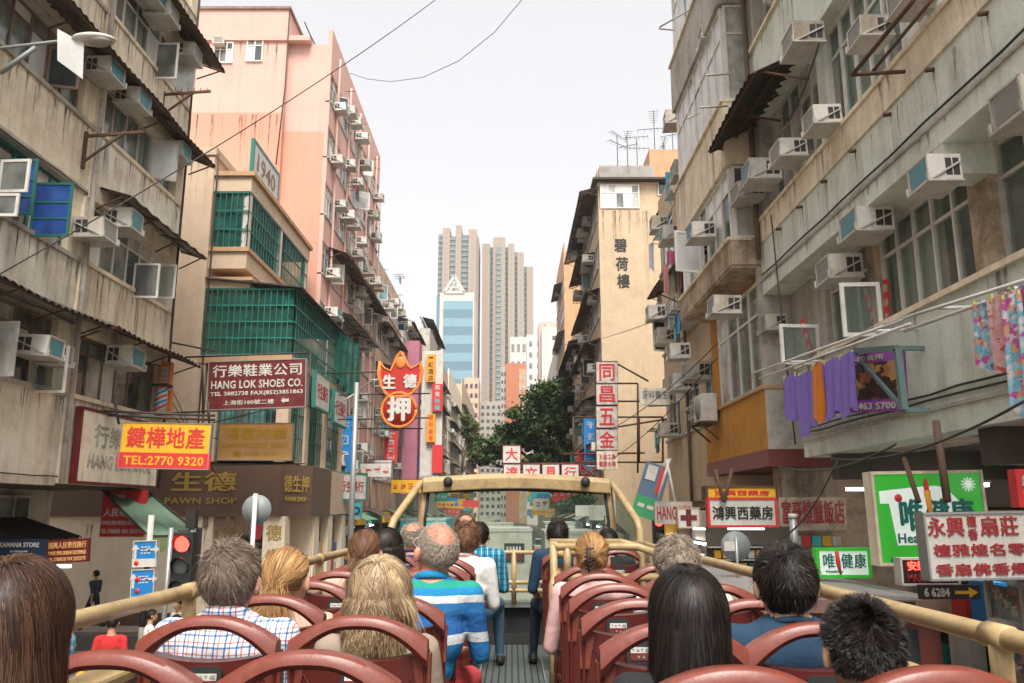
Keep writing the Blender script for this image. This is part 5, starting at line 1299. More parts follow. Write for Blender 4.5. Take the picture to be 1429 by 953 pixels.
def seated(label, u, vtop, Y, seat_x=None, hw=1.0, skin=0, shirt=None, pants=None, hairp=None, yaw=0, hyaw=0, hpitch=0, hroll=0, lean=0, leanx=0, voxel=.011, sleeves='short', female=False, legs='fwd', seed=0, group='passengers on the top deck', arms='lap', extra=None, sw=1.0, shoes=None, bare=False):
    s = hw; T = P(u, vtop, Y=Y); Hc = Vector((T.x, T.y, T.z-.124*s)); hipx = T.x if seat_x is None else seat_x
    r = root('person', label, 'person', (hipx, T.y, DZ), group)
    B = Body(); k = min(s, 1.06)*(.93 if female else 1)*sw
    Rm = (Matrix.Rotation(R(hyaw+yaw), 3, 'Z') @ Matrix.Rotation(R(hpitch), 3, 'X') @ Matrix.Rotation(R(hroll), 3, 'Y'))
    shz = T.z-.25*s; pel = Vector((hipx, T.y+.0-lean*.3, DZ+.53)); ch = Vector((T.x*.8+hipx*.2, T.y-.01-lean*.1, shz-.09)); 
    Yw = Matrix.Rotation(R(yaw), 3, 'Z')
    def O(c, x, y, z): return c+Yw @ Vector((x, y, z))
    neck = O(ch, 0, 0, .105); SK, SH, PA, SO = 0, 1, 2, 3
    L = head_prims(B, Hc, Rm, s, neck, SK, ears=not (hairp and hairp['style'] in ('long', 'bob')))
    B.e(ch, (.155*k, .105*k, .13*k), SH); B.e(O(ch, 0, -.015, -.14), (.145*k, .105*k, .15*k), SH, Yw); B.e(ch.lerp(pel, .62), (.145*k, .115*k, .15*k), SH, Yw)
    B.e(pel, (.165*k, .13*k, .115*k), PA if not female or pants else SH, Yw)
    sa = O(ch, -.165*k, 0, .045); sb = O(ch, .165*k, 0, .045)
    B.c(O(neck, 0, -.005, -.015), O(sa, .05, 0, .005), .050*k, .047*k, SH); B.c(O(neck, 0, -.005, -.015), O(sb, -.05, 0, .005), .050*k, .047*k, SH)   # trapezius
    B.c(sa, sb, .055*k, .055*k, SH)
    ar = (.052*k, .040*k, .034*k, .024*k)
    for q, s0 in ((-1, sa), (1, sb)):
        if arms == 'lap': el = O(s0, q*.045, .06, -.27); wr = O(s0, q*-.03, .27, -.30)
        elif arms == 'fold': el = O(s0, q*.07, .10, -.23); wr = O(s0, q*-.10, .24, -.20)
        elif arms == 'phone' : el = O(s0, q*.04, .12, -.23); wr = O(s0, q*-.07, .30, -.06)
        else: el = O(s0, q*.06, .03, -.28); wr = O(s0, q*.02, .24, -.34)
        B.c(s0, el, .058*k, .044*k, SH)
        mid = el.lerp(wr, .12)
        fm = SH if sleeves == 'long' else SK
        if sleeves == 'short': m2 = s0.lerp(el, .72); B.c(m2, el, .045*k, .041*k, SK)
        B.c(el, wr, .040*k, .025*k, fm); finger_hand(B, wr, wr-el, Vector((0, 0, 1)), -q, k, SK, .5)
    for q in (-1, 1):
        h = O(pel, q*.09*k, .02, -.02)
        if legs == 'fwd': kn = O(h, q*.03, .43, .02); an = O(kn, 0, .04, -.40)
        elif legs == 'aisleR': kn = O(h, .10+q*.03, .40, .02); an = O(kn, .02, .05, -.40)
        elif legs == 'aisleL': kn = O(h, -.10+q*.03, .40, .02); an = O(kn, -.03, .05, -.40)
        B.c(h, kn, .085*k, .060*k, PA)
        if bare: B.c(h.lerp(kn, .72), kn, .064*k, .058*k, SK)
        B.c(kn, an, .055*k, .038*k, SK if bare else PA); 
        ft = Vector((an.x, an.y, DZ+.055)); B.c(an, ft, .036, .036, SK if bare else PA); B.c(O(ft, 0, -.03, -.01), O(ft, q*.015, .15, -.018), .042, .036, SO)
    body = B.finish('body', [SKIN[skin], shirt, pants or W['denim'], shoes or W['ink']], r, voxel)
    face_bits(r, L, Rm, s)
    cr = .060*k; big = shirt in (PL1, STR)
    ring = [O(neck, math.cos(a)*cr*1.06, math.sin(a)*cr*.98-.004, (.012 if big else .002)-.022*math.sin(a)) for a in [i/20*6.2832 for i in range(21)]]
    MB().tube(ring, .0125 if big else .009, 8, caps=False, flat=1.5 if big else 1.2).build('collar', shirt, r)
    if hairp:
        hp = dict(hairp); st = hp.pop('style'); m_ = hp.pop('m'); rx = hp.pop('rad', (.080, .099, .097))
        hair(r, L(0, -.008, .018), Rm, tuple(a*s for a in rx), st, None, None, seed=seed, hm_=m_, **hp)
    return r, L, Rm, s
W['denim'] = mat('denim', (.07, .14, .22), rough=.9, var=.3, vs=5, bump=.5, bs=12); W['denimd'] = mat('dark_trousers', (.03, .04, .06), rough=.9, var=.3, vs=5, bump=.4, bs=12)
HB = hair_mat('black_hair', (.006, .005, .005), (.035, .025, .02), .38); HDB = hair_mat('dark_brown_hair', (.018, .010, .007), (.13, .065, .04), .38)
HGB = hair_mat('greying_brown_hair', (.065, .045, .035), (.27, .205, .155), .5); HBL = hair_mat('golden_blonde_hair', (.16, .075, .028), (.68, .40, .17), .45)
HAB = hair_mat('ash_blonde_hair', (.13, .075, .04), (.60, .44, .26), .45); HGR = hair_mat('silver_grey_hair', (.16, .12, .09), (.46, .39, .32), .5)
HBR = hair_mat('brown_hair', (.07, .03, .015), (.26, .13, .07), .45); HCU = hair_mat('grey_brown_curls', (.12, .085, .06), (.50, .42, .34), .55)
PL1 = bands('blue_red_check', 0, .036, [(0, (.74, .74, .76)), (.40, (.12, .22, .42)), (.55, (.74, .74, .76)), (.82, (.62, .18, .18)), (.92, (.74, .74, .76))], second=(2, .036, [(0, (1, 1, 1)), (.38, (.25, .40, .62)), (.55, (1, 1, 1)), (.80, (.85, .35, .33)), (.90, (1, 1, 1))]))
PL2 = bands('turquoise_check', 0, .05, [(0, (.03, .22, .33)), (.3, (.02, .10, .2)), (.5, (.03, .22, .33)), (.85, (.45, .6, .64)), (.95, (.03, .22, .33))], second=(2, .05, [(0, (1, 1, 1)), (.4, (.45, .6, .7)), (.6, (1, 1, 1)), (.9, (1, 1, 1)), (.95, (.6, .7, .8))]))
STR = bands('striped_polo_cloth', 2, .42, [(0, (.02, .20, .40)), (.12, (.02, .13, .32)), (.30, (.50, .52, .54)), (.40, (.02, .10, .28)), (.60, (.03, .15, .36)), (.72, (.52, .54, .55)), (.80, (.02, .20, .40)), (.88, (.02, .27, .20)), (.95, (.02, .20, .40))])
NAVS = bands('navy_striped_cloth', 2, .04, [(0, (.03, .05, .13)), (.7, (.45, .5, .55)), (.85, (.03, .05, .13))])
def cl_(n, c, v=.12): return mat(n, c, rough=.9, var=v, vs=4, bump=.6, bs=9, fine=.04)
NAVY = cl_('navy_tshirt_cotton', (.018, .045, .085)); BEI = cl_('beige_knit', (.30, .23, .18)); PEA = cl_('peach_top', (.55, .36, .27)); PKB = cl_('pink_blouse', (.66, .40, .38)); WHT = cl_('white_shirt', (.72, .70, .67))
BLK = cl_('black_top', (.02, .02, .022)); RDT = cl_('red_top', (.5, .03, .03)); BRN = cl_('brown_top', (.2, .1, .07)); SHO = cl_('swim_shorts', (.45, .05, .06))

seated('woman with long straight dark brown hair filling the lower left corner', 30, 776, 1.55, hw=1.02, skin=0, shirt=BRN, female=True, voxel=.012, seed=1,
       hairp=dict(style='long', m=HDB, n=21000, length=.60, rad=(.086, .102, .102), volume=.012, wid=.0014))
_, L, Rm, s = seated('man with short greying brown hair in a blue and red checked shirt', 325, 752, 2.92, seat_x=-.95, hw=1.10, skin=0, shirt=PL1, voxel=.009, seed=2, sw=1.06,
       hairp=dict(style='short', m=HGB, n=13000, length=.050, volume=.012, wid=.0016))
seated('woman with golden blonde hair loosely tied low, in a peach top', 404, 764, 3.62, seat_x=-.94, hw=1.08, skin=0, shirt=PEA, female=True, voxel=.012, seed=3, hyaw=-12,
       hairp=dict(style='tail', m=HBL, n=9000, length=.17, rad=(.084, .104, .100), volume=.012, wid=.002))
seated('woman with shoulder length ash blonde wavy hair in a beige knit', 532, 777, 2.95, seat_x=-.475, hw=1.04, skin=0, shirt=BEI, female=True, voxel=.012, seed=4, hyaw=-8, sleeves='long',
       hairp=dict(style='bob', m=HAB, n=15000, length=.25, rad=(.093, .106, .102), volume=.014, wid=.0021))
seated('woman with brown hair gathered in a low ponytail beside the left rail', 511, 739, 4.88, seat_x=-.92, hw=1.06, skin=0, shirt=PEA, female=True, voxel=.014, seed=5,
       hairp=dict(style='tail', m=HBR, n=6000, length=.16, volume=.012, wid=.0028))
_, L, Rm, s = seated('dark haired woman in glasses turned in profile to the right', 541, 736, 5.5, seat_x=-.62, hw=1.0, skin=1, shirt=BLK, female=True, voxel=.012, seed=6, hyaw=-72, hpitch=8,
       hairp=dict(style='bob', m=HB, n=5000, length=.20, volume=.010, wid=.003))
o = MB(); [o.tube([L(q*.031+.021*math.cos(a/8*6.283), .100, .006+.019*math.sin(a/8*6.283)) for a in range(9)], .0018, 5) for q in (-1, 1)]; o.tube([L(.052, .10, .01), L(.082, .0, .01)], .002, 5); o.tube([L(-.052, .10, .01), L(-.082, .0, .01)], .002, 5); o.tube([L(-.01, .10, .008), L(.01, .10, .008)], .002, 5)
tag(o.build('glasses', W['ink']), 'dark rimmed glasses worn by the woman in profile', 'glasses')
seated('nearly bald older man in a navy striped shirt by the left wing window', 577, 727, 6.9, seat_x=-.80, hw=1.08, skin=2, shirt=NAVS, voxel=.014, seed=7,
       hairp=dict(style='buzz', m=HGR, n=3000, length=.02, bald=1.0, wid=.003))
_, L, Rm, s = seated('balding man with silver hair and a bright blue striped polo leaning into the aisle', 610, 724, 3.98, seat_x=-.44, hw=1.18, skin=2, shirt=STR, pants=SHO, voxel=.010, seed=8, hyaw=28, hpitch=14, sw=1.02, bare=True, legs='aisleR',
       hairp=dict(style='buzz', m=HGR, n=20000, length=.009, bald=1.0, wid=.0013, rad=(.077, .096, .094)))
o = MB(); o.tube([L(-.040, .10, .016), L(-.080, .06, .018), L(-.086, .0, .016), L(-.084, -.02, -.002)], .0028, 6); o.tube([L(.040, .10, .016), L(.080, .06, .018), L(.086, .0, .016), L(.084, -.02, -.002)], .0028, 6)
for q in (-1, 1): o.tube([L(q*.036+.024*math.cos(a/8*6.283), .104, .006+.018*math.sin(a/8*6.283)) for a in range(9)], .002, 5)
tag(o.build('glasses', W['steel']), 'wire glasses worn by the man in the blue striped polo', 'glasses')
seated('reddish brown haired person in a white shirt beside the aisle', 651, 727, 6.15, seat_x=-.42, hw=1.08, skin=2, shirt=WHT, voxel=.013, seed=9,
       hairp=dict(style='short', m=HBR, n=7000, length=.05, volume=.014, wid=.0028))
seated('bald man with a dark fringe seen just above the reddish brown hair', 650, 716, 7.5, seat_x=-.80, hw=1.1, skin=2, shirt=BLK, voxel=.015, seed=10,
       hairp=dict(style='buzz', m=HDB, n=2500, length=.02, bald=.8, wid=.003))
seated('man in a turquoise checked shirt and jeans with one leg in the aisle', 669, 727, 7.35, seat_x=-.36, hw=1.0, skin=1, shirt=PL2, voxel=.011, seed=11, legs='aisleR', sw=1.12, leanx=.1,
       hairp=dict(style='short', m=HB, n=3000, length=.04, wid=.003))
seated('black haired man in a navy shirt at the front right of the aisle', 778, 725, 7.42, seat_x=.45, hw=1.05, skin=1, shirt=NAVY, pants=W['denimd'], voxel=.012, seed=12, legs='aisleL', arms='side',
       hairp=dict(style='short', m=HB, n=4000, length=.045, volume=.014, wid=.003))
seated('dark haired person low in the front right window seat', 848, 736, 7.5, seat_x=.88, hw=1.05, skin=1, shirt=BLK, voxel=.015, seed=13,
       hairp=dict(style='short', m=HB, n=2500, length=.05, wid=.003))
_, L, Rm, s = seated('woman in a pink blouse with golden hair pinned up by a black claw clip', 825, 747, 4.68, seat_x=.47, hw=1.04, skin=0, shirt=PKB, female=True, voxel=.011, seed=14, sleeves='long', sw=1.08, arms='side', pants=W['denimd'],
       hairp=dict(style='bun', m=HBL, n=10000, length=.17, rad=(.086, .104, .108), volume=.014, wid=.0024))
o = MB()
for q in range(6): o.tube([L(-.045, -.115, .03-.02*q+.03), L(-.025, -.140, .03-.02*q+.03), L(.0, -.128, .03-.02*q+.032)], .005, 6)
o.tube([L(-.028, -.137, .07), L(-.030, -.143, .0), L(-.028, -.137, -.055)], .007, 6); tag(o.build('claw_clip', W['ink']), 'black claw clip holding up the golden hair', 'hair clip')
seated('person with curly grey brown hair in a white shirt by the right rail', 943, 748, 4.02, seat_x=.90, hw=1.05, skin=0, shirt=WHT, voxel=.013, seed=15,
       hairp=dict(style='curly', m=HCU, n=9000, length=.075, rad=(.086, .102, .100), wid=.0024))
seated('woman whose long straight black hair hangs down behind her seat', 957, 790, 2.10, seat_x=.47, hw=1.0, skin=1, shirt=BLK, female=True, voxel=.012, seed=16,
       hairp=dict(style='long', m=HB, n=16000, length=.50, rad=(.088, .102, .104), volume=.010, wid=.0018))
seated('man with short black hair in a navy shirt, in front of the right rail', 1092, 757, 2.78, seat_x=.90, hw=1.08, skin=1, shirt=NAVY, voxel=.009, seed=17, sw=1.08,
       hairp=dict(style='short', m=HB, n=13000, length=.050, volume=.013, wid=.0017))
seated('boy with bristly short black hair at the lower right', 1197, 832, 2.02, seat_x=.84, hw=.98, skin=1, shirt=BLK, voxel=.009, seed=18, sw=.8,
       hairp=dict(style='buzz', m=HB, n=24000, length=.015, wid=.0016, rad=(.083, .099, .099)))

def standing(label, foot, h, face, shirt, pants, hm_=HB, skin=1, walk=0, phone=False, voxel=.016, bag=None, cap=False, group='people on the pavements', seed=0):
    r = root('person', label, 'person', tuple(foot), group); k = h/1.72; Yw = Matrix.Rotation(R(face), 3, 'Z'); B = Body(); f0 = Vector(foot)
    def O(x, y, z): return f0+Yw @ Vector((x*k, y*k, z*k))
    L = head_prims(B, O(0, .02, 1.60), Yw, k*.98, O(0, 0, 1.44), 0)
    B.e(O(0, 0, 1.28), (.155*k, .11*k, .16*k), 1, Yw); B.e(O(0, 0, 1.10), (.14*k, .105*k, .15*k), 1, Yw); B.e(O(0, 0, .96), (.155*k, .12*k, .12*k), 2, Yw); B.c(O(-.15, 0, 1.38), O(.15, 0, 1.38), .058*k, .058*k, 1)
    for q in (-1, 1):
        s0 = O(q*.18, 0, 1.37)
        if phone: el = O(q*.21, .05, 1.12); wr = O(q*.07, .27, 1.15)
        else: el = O(q*.23, -.04+q*walk*.10, 1.10); wr = O(q*.23, .06+q*walk*.2, .88)
        B.c(s0, el, .054*k, .042*k, 1); B.c(el, wr, .038*k, .026*k, 0); finger_hand(B, wr, wr-el, Yw @ Vector((q, .3, .6)), -q, k, 0, .5)
        kn = O(q*.09, .06-q*walk*.16, .50); an = O(q*.09, -.02-q*walk*.34, .09+max(0, q*walk)*.10); B.c(O(q*.09, 0, .90), kn, .085*k, .058*k, 2); B.c(kn, an, .054*k, .038*k, 2)
        B.c(an+Yw @ Vector((0, -.03, -.04)), an+Yw @ Vector((0, .15, -.05)), .04*k, .034*k, 3)
    B.finish('body', [SKIN[skin], shirt, pants, W['ink']], r, voxel)
    face_bits(r, L, Yw, k*.98)
    hair(r, L(0, -.008, .018), Yw, (.080*k, .098*k, .095*k), 'short', None, None, n=1500, length=.04, seed=seed, hm_=hm_, wid=.005)
    if phone: MB().box(-.03, .03, -.005, .005, -.06, .06).build('phone_tmp', W['ink']).location = O(0, .33, 1.2); ph = bpy.data.objects['phone_tmp']; ph.name = 'phone'; ph.rotation_euler = (R(40), 0, R(face)); tag(ph, 'dark mobile phone held by the ' + label.split(' ', 1)[1].split(' at ')[0][:48], 'phone')
    if bag:
        b = MB().box(-.13*k, .13*k, -.22*k, -.12*k, 1.0*k, 1.38*k).build('bag_tmp', bag, None, bevel=.03); b.name = 'backpack'; b.location = f0; b.rotation_euler = (0, 0, R(face)); tag(b, 'red and black backpack worn by the person at the kerb', 'backpack')
    return r
def G(u, v, z=.125): return P(u, v, Z=z)
standing('man in dark clothes walking past the tiled wall', Vector((-12.6, 25.9, .125)), 1.75, 70, cl_('dark_grey_shirt', (.05, .06, .07)), W['denimd'], walk=1, seed=31)
p = P(158, 857, Y=14.3); standing('person in a red and black jacket seen from behind at the kerb', Vector((p.x, 14.3, .0)), p.z, 5, RDT, W['denimd'], seed=32, bag=None)
p = P(211, 850, Y=16.3); standing('man in a white shirt looking down at his phone', Vector((p.x, 16.3, .125)), p.z-.125, -60, WHT, WHT, phone=True, seed=33)
p = P(251, 835, Y=18); standing('woman in a pale vest waiting behind the traffic light', Vector((p.x, 18, .125)), p.z-.125, 150, WHT, BRN, seed=34)
p = P(247, 857, Y=15.2); standing('person in a white shirt standing under the traffic light', Vector((p.x, 15.2, .125)), p.z-.125, 20, WHT, W['denimd'], seed=35)
p = P(101, 868, Y=17.0); standing('person in a light blue shirt at the far left kerb', Vector((p.x, 17.0, .125)), p.z-.125, 100, cl_('light_blue_shirt', (.2, .4, .55)), W['denim'], seed=36)
for i, (u, Y, c, f) in enumerate(((478, 40, BLK, 180), (500, 47, WHT, 190), (520, 38, RDT, 0), (905, 26, BLK, 175), (1010, 12.5, WHT, 100), (540, 60, WHT, 170), (880, 42, NAVY, 180), (1330, 8.5, BLK, 60))):
    x = P(u, 712, Y=Y).x; x = min(x, -6.8) if x < 0 else max(x, 5.1)
    standing(['shopper in black on the left pavement by the optician', 'shopper in white farther up the left pavement', 'shopper in red near the left kerb', 'shopper in black on the right pavement by the banner', 'customer in white at the pharmacy', 'pedestrian in white far up the left side', 'pedestrian in navy far up the right side', 'dark dressed customer at the stall under the white sign'][i],
             Vector((x, Y, .125)), 1.6+.05*(i % 4), f, c, W['denimd'], voxel=.02, seed=40+i)
# ================================================================== HANGING SIGNS, LEFT
RZ0 = 0
def at_board(name, label, u0, u1, v0, v1, Y, rows, face, **k):
    a = P(u0, v1, Y=Y); b_ = P(u1, v0, Y=Y)
    return board(name, label, k.pop('cat', 'shop sign'), (a+b_)/2, b_.x-a.x, b_.z-a.z, rows, face, **k)
s1 = at_board('hanging_sign', 'yellow and red hanging sign reading a telephone number below four red characters', 167, 296, 591, 654, 18.2,
    [('鍵樺地產', .18, .47, .88, W['brightred']), ('TEL:2770 9320', -.33, .20, .90, W['yellow'])], W['yellow'], ry=R(1.2), border=W['steel'], bw=.012)
MB().box(-1.02, 1.02, -.068, -.02, -.49, -.155).build('lower_panel', W['brightred'], s1)
s2 = at_board('hanging_sign', 'dark red hanging sign with white characters and HANG LOK SHOES lettering', 290, 429, 504, 570, 24.2,
    [('行樂鞋業公司', .30, .26, .92, W['whitep']), ('HANG LOK SHOES CO.', .01, .17, .94, W['whitep']), ('TEL 3882738 FAX(852)3851863', -.19, .11, .95, W['whitep']), ('上海街180號二樓', -.37, .10, .52, W['whitep'], -.08)], W['maroon'], ry=R(-2), border=W['steel'], bw=.02, t=.2)
mb = MB(); mb.prism([(0, 0), (.09, .09), (.09, .045), (.24, .045), (.24, -.045), (.09, -.045), (.09, -.09)], (.72, -.112, -.51), (1, 0, 0), (0, 0, 1), .01); mb.build('arrow', W['whitep'], s2)
s3 = at_board('hanging_sign', 'sun faded yellow hanging sign with barely readable characters above the granite band', 304, 410, 591, 642, 25.4,
    [('鴻富地產', .24, .34, .85, W['yellow']), ('HUNG FU PROPERTY AGENCY', -.10, .13, .9, W['yellow']), ('☎ 2388 4840', -.33, .14, .6, W['yellow'])], W['fyellow'], border=W['steel'], bw=.02)
def scaffold(label, pts, r=.03, m=None):
    mb = MB()
    for a, b_ in pts: mb.tube([a, b_], r, 6)
    return tag(mb.build('scaffold', m or W['iron']), label, 'sign frame', 'steel frames carrying the hanging signs')
def q_(u, v, Y): return P(u, v, Y=Y)
scaffold('black steel frame from the beige tenement holding the dark red sign', [(q_(215, 500, 24.4), q_(434, 492, 24.4)), (q_(210, 578, 24.4), q_(434, 566, 24.4)), (q_(283, 495, 24.4), q_(283, 580, 24.4)), (q_(433, 492, 24.4), q_(433, 570, 24.4)), (q_(200, 470, 24.2), q_(300, 490, 24.2)), (q_(200, 470, 24.2), q_(230, 500, 24.2))])
scaffold('black steel beams from which the yellow and red sign hangs', [(q_(100, 572, 18.3), q_(300, 580, 18.3)), (q_(100, 577, 18.5), q_(300, 586, 18.5)), (q_(160, 560, 18.3), q_(166, 592, 18.3)), (q_(290, 560, 18.3), q_(292, 592, 18.3))])
scaffold('long rails across to the gold edged pawn sign', [(q_(430, 522, 33), q_(590, 517, 33)), (q_(430, 552, 33), q_(600, 549, 33)), (q_(430, 586, 33), q_(600, 583, 33)), (q_(490, 598, 33), q_(590, 598, 33))])
scaffold('thin stay rods of the faded yellow sign', [(q_(250, 596, 25.5), q_(420, 650, 25.5)), (q_(296, 590, 25.5), q_(420, 560, 25.5)), (q_(240, 650, 25.5), q_(425, 647, 25.5))], .02)
# pawn shop sign (bat over a disc)
PYs = 32.8; a = q_(557, 545, PYs); sc_ = PYs/F*.98
ps = empty('pawn_sign', 'red and gold bat shaped pawn shop sign with a disc below', 'shop sign', a)
def pp(u, v): return ((u-557)*sc_, (545-v)*sc_)
bat = [(528, 503), (534, 512), (544, 517), (548, 508), (551, 500), (554, 494), (558, 489), (563, 494), (566, 501), (570, 509), (575, 513), (584, 508), (588, 503), (591, 515), (590, 528), (585, 540), (577, 549), (570, 554), (545, 556), (537, 549), (530, 538), (526, 522)]
def pawn(poly_scale, name, m, y0, t, disc_r):
    mb = MB(); cx_, cy_ = 558, 526
    pl = [pp(cx_+(u-cx_)*poly_scale, cy_+(v-cy_)*poly_scale) for u, v in bat][::-1]
    mb.prism(pl, (0, y0, 0), (1, 0, 0), (0, 0, 1), t) if False else None
    n = len(pl); vs = [(x, y0, z) for x, z in pl]+[(x, y0+t, z) for x, z in pl]
    mb.add(vs, [tuple(range(n)), tuple(range(2*n-1, n-1, -1))]+[((i+1) % n, i, n+i, n+(i+1) % n) for i in range(n)])
    c = pp(558, 573); mb.disc((c[0], y0+.001, c[1]), disc_r*sc_, (0, 1, 0), t, 32)
    return mb.build(name, m, ps)
pawn(1.0, 'neon_fringe', W['neon'], -.10, .2, 26); pawn(.86, 'panel', W['red'], -.13, .1, 22.5)
mb = MB(); c = pp(558, 573)
for R_, ph in ((25, 0), (23.5, .1)): mb.tube([(c[0]+R_*sc_*math.cos(t/30*6.283)*(1+.02*(t % 2)), -.13, c[1]+R_*sc_*math.sin(t/30*6.283)*(1+.02*(t % 2))) for t in range(31)], .03, 6)
pl = [pp(u, v) for u, v in bat]; mb.tube([(x, -.13, z) for x, z in pl+[pl[0]]], .04, 6); mb.tube([(x*.93, -.14, z*.93+.03) for x, z in pl+[pl[0]]], .03, 6); mb.build('neon_tube', W['neon'], ps)
x, z = pp(543, 533); letters(ps, '生', .55, .58, (x, -.15, z), W['whitep'], bold=.05, depth=.05); x, z = pp(573, 532); letters(ps, '德', .55, .58, (x, -.15, z), W['whitep'], bold=.05, depth=.05)
x, z = pp(558, 572); letters(ps, '押', .95, 1.0, (x, -.15, z), W['whitep'], bold=.05, depth=.05); x, z = pp(559, 505); MB().ell((x, -.14, z), (.22, .05, .25), 12, 8).build('boss', W['neon'], ps)
# column of boxes
SY = 62.0
for i, (u0, u1, v0, v1, f, rows, lab) in enumerate([(595, 608, 495, 533, 'orange', [('一', .38, .06, .5, W['ink']), ('紅', .12, .2, .6, W['ink']), ('酒', -.13, .2, .6, W['ink']), ('店', -.37, .2, .6, W['ink'])], 'orange box sign with black characters at the top of the white column'),
        (603, 618, 536, 574, 'brightred', [('南', .37, .19, .5, W['whitep']), ('貨', .12, .19, .5, W['whitep']), ('粉', -.13, .19, .5, W['cyan']), ('麵', -.37, .19, .5, W['cyan'])], 'red box sign with pale characters on the white column'),
        (595, 608, 578, 617, 'orange', [('便', .37, .19, .5, W['brightred']), ('利', .12, .19, .5, W['brightred']), ('廚', -.13, .19, .5, W['brightred']), ('房', -.37, .19, .5, W['brightred'])], 'orange box sign with red characters lower on the white column'),
        (603, 618, 621, 660, 'brightred', [], 'plain red box sign at the foot of the white column')]):
    at_board('box_sign', lab, u0, u1, v0, v1, SY-.4, rows, W[f], t=.3)
at_board('sign_column', 'tall white sign column stacked with orange and red boxes', 586, 619, 490, 664, SY, [], W['whitep'], t=.3)
at_board('sign_column', 'mauve painted slab above and behind the pawn sign', 561, 587, 478, 690, 63.5, [], W['purplewall'], t=1.5)
# wall things on the corner: barber pole, red neon strip
bp = empty('barber_pole', 'red, white and blue barber pole hanging at the end of the beige tenement', 'barber pole', q_(225, 556, 21.0))
MB().tube([(0, 0, -.36), (0, 0, .30)], .15, 16).build('cylinder', W['whitep'], bp); MB().box(-.2, .2, -.2, .2, .30, .36).build('cap', W['iron'], bp)
for k in range(6):
    mb = MB(); z0 = -.42+k*.13; vs = []
    for i in range(13): t = math.pi*(1+i/12); vs += [(math.cos(t)*.155, math.sin(t)*.155, max(-.36, min(.3, z0+i*.02))), (math.cos(t)*.155, math.sin(t)*.155, max(-.36, min(.3, z0+.06+i*.02)))]
    mb.add(vs, [(2*i, 2*i+2, 2*i+3, 2*i+1) for i in range(12)], True); mb.build('stripe', W['brightred'] if k % 2 == 0 else W['blue'], bp)
for (v0, v1, ch) in ((506, 542, '理'), (545, 585, '髮')):
    at_board('neon_sign', 'tattered red vertical neon sign %s the barber pole' % ('above' if v0 < 520 else 'behind'), 222, 241, v0, v1, 21.4, [(ch, 0, .6, .7, W['whitep'])], W['neon'], t=.2)
# lower left signs
at_board('shop_sign', 'red money exchange sign with white characters under the green awning', 140, 206, 684, 749, 20.6, [('國', .32, .16, .22, W['whitep'], -.1), ('人民幣找換', .02, .18, .9, W['whitep']), ('KWOK HING BUREAU EXCHANGE', -.20, .09, .94, W['whitep']), ('TEL: 27808528  FAX: 23232175', -.38, .09, .94, W['whitep'])], W['red'])
at_board('shop_sign', 'small maroon money exchange sign tilted beside the dark blue sign', 66, 126, 752, 785, 17.0, [('國興人民幣找換行', .25, .28, .92, W['fyellow']), ('KWOK HING BUREAU EXCHANGE', -.08, .17, .92, W['fyellow']), ('TEL 27808528 FAX 23232175', -.34, .16, .92, W['fyellow'])], W['maroon'], ry=R(-3))
at_board('shop_sign', 'dark blue fascia reading KAMANA STORE at the left edge', -8, 65, 752, 786, 16.6, [('KAMANA STORE', .26, .2, .8, W['whitep']), ('JATIYAANI', -.02, .1, .35, W['whitep']), ('कामना स्टोर', -.27, .28, .8, W['yellow'])], plain('navy_panel', (.012, .03, .07), .5))
at_board('tube_light', 'lit fluorescent tube under the maroon exchange sign', 64, 98, 788, 792, 17.0, [], W['tube'], cat='lamp', t=.08)
# green canvas awning
aw = empty('awning', 'faded green canvas awning over the red exchange sign', 'awning', q_(200, 700, 20.5))
o0 = aw.location; A = [q_(141, 682, 20.6)-o0, q_(204, 684, 21.6)-o0, q_(281, 746, 19.2)-o0, q_(208, 748, 18.4)-o0]
mb = MB(); n = 14
for j in range(2):
    vs = []
    for i in range(n+1):
        f = i/n; p_ = A[0].lerp(A[1], f); r_2 = A[3].lerp(A[2], f)
        for k in range(9): g = k/8; qq = p_.lerp(r_2, g); vs.append(qq+Vector((0, 0, -.05*math.sin(g*math.pi)+.03*math.sin(f*19)-j*.012)))
    mb.add(vs, [(i*9+k, i*9+k+1, (i+1)*9+k+1, (i+1)*9+k) for i in range(n) for k in range(8)], True)
mb.build('canvas', W['greenaw'], aw)
mb = MB(); vs = []
for i in range(25): f = i/24; p_ = A[3].lerp(A[2], f); vs += [p_, p_-Vector((0, 0, .32+.03*math.sin(i*1.3)))]
mb.add(vs, [(2*i, 2*i+2, 2*i+3, 2*i+1) for i in range(24)], True); mb.build('valance', mat('green_yellow_valance', (.16, .22, .10), dirt=(.4, .35, .1), dam=.5), aw)
mb = MB(); mb.bar(A[0], A[3], .03); mb.bar(A[1], A[2], .03); mb.bar(A[3], A[2], .03); mb.build('rod', W['iron'], aw)
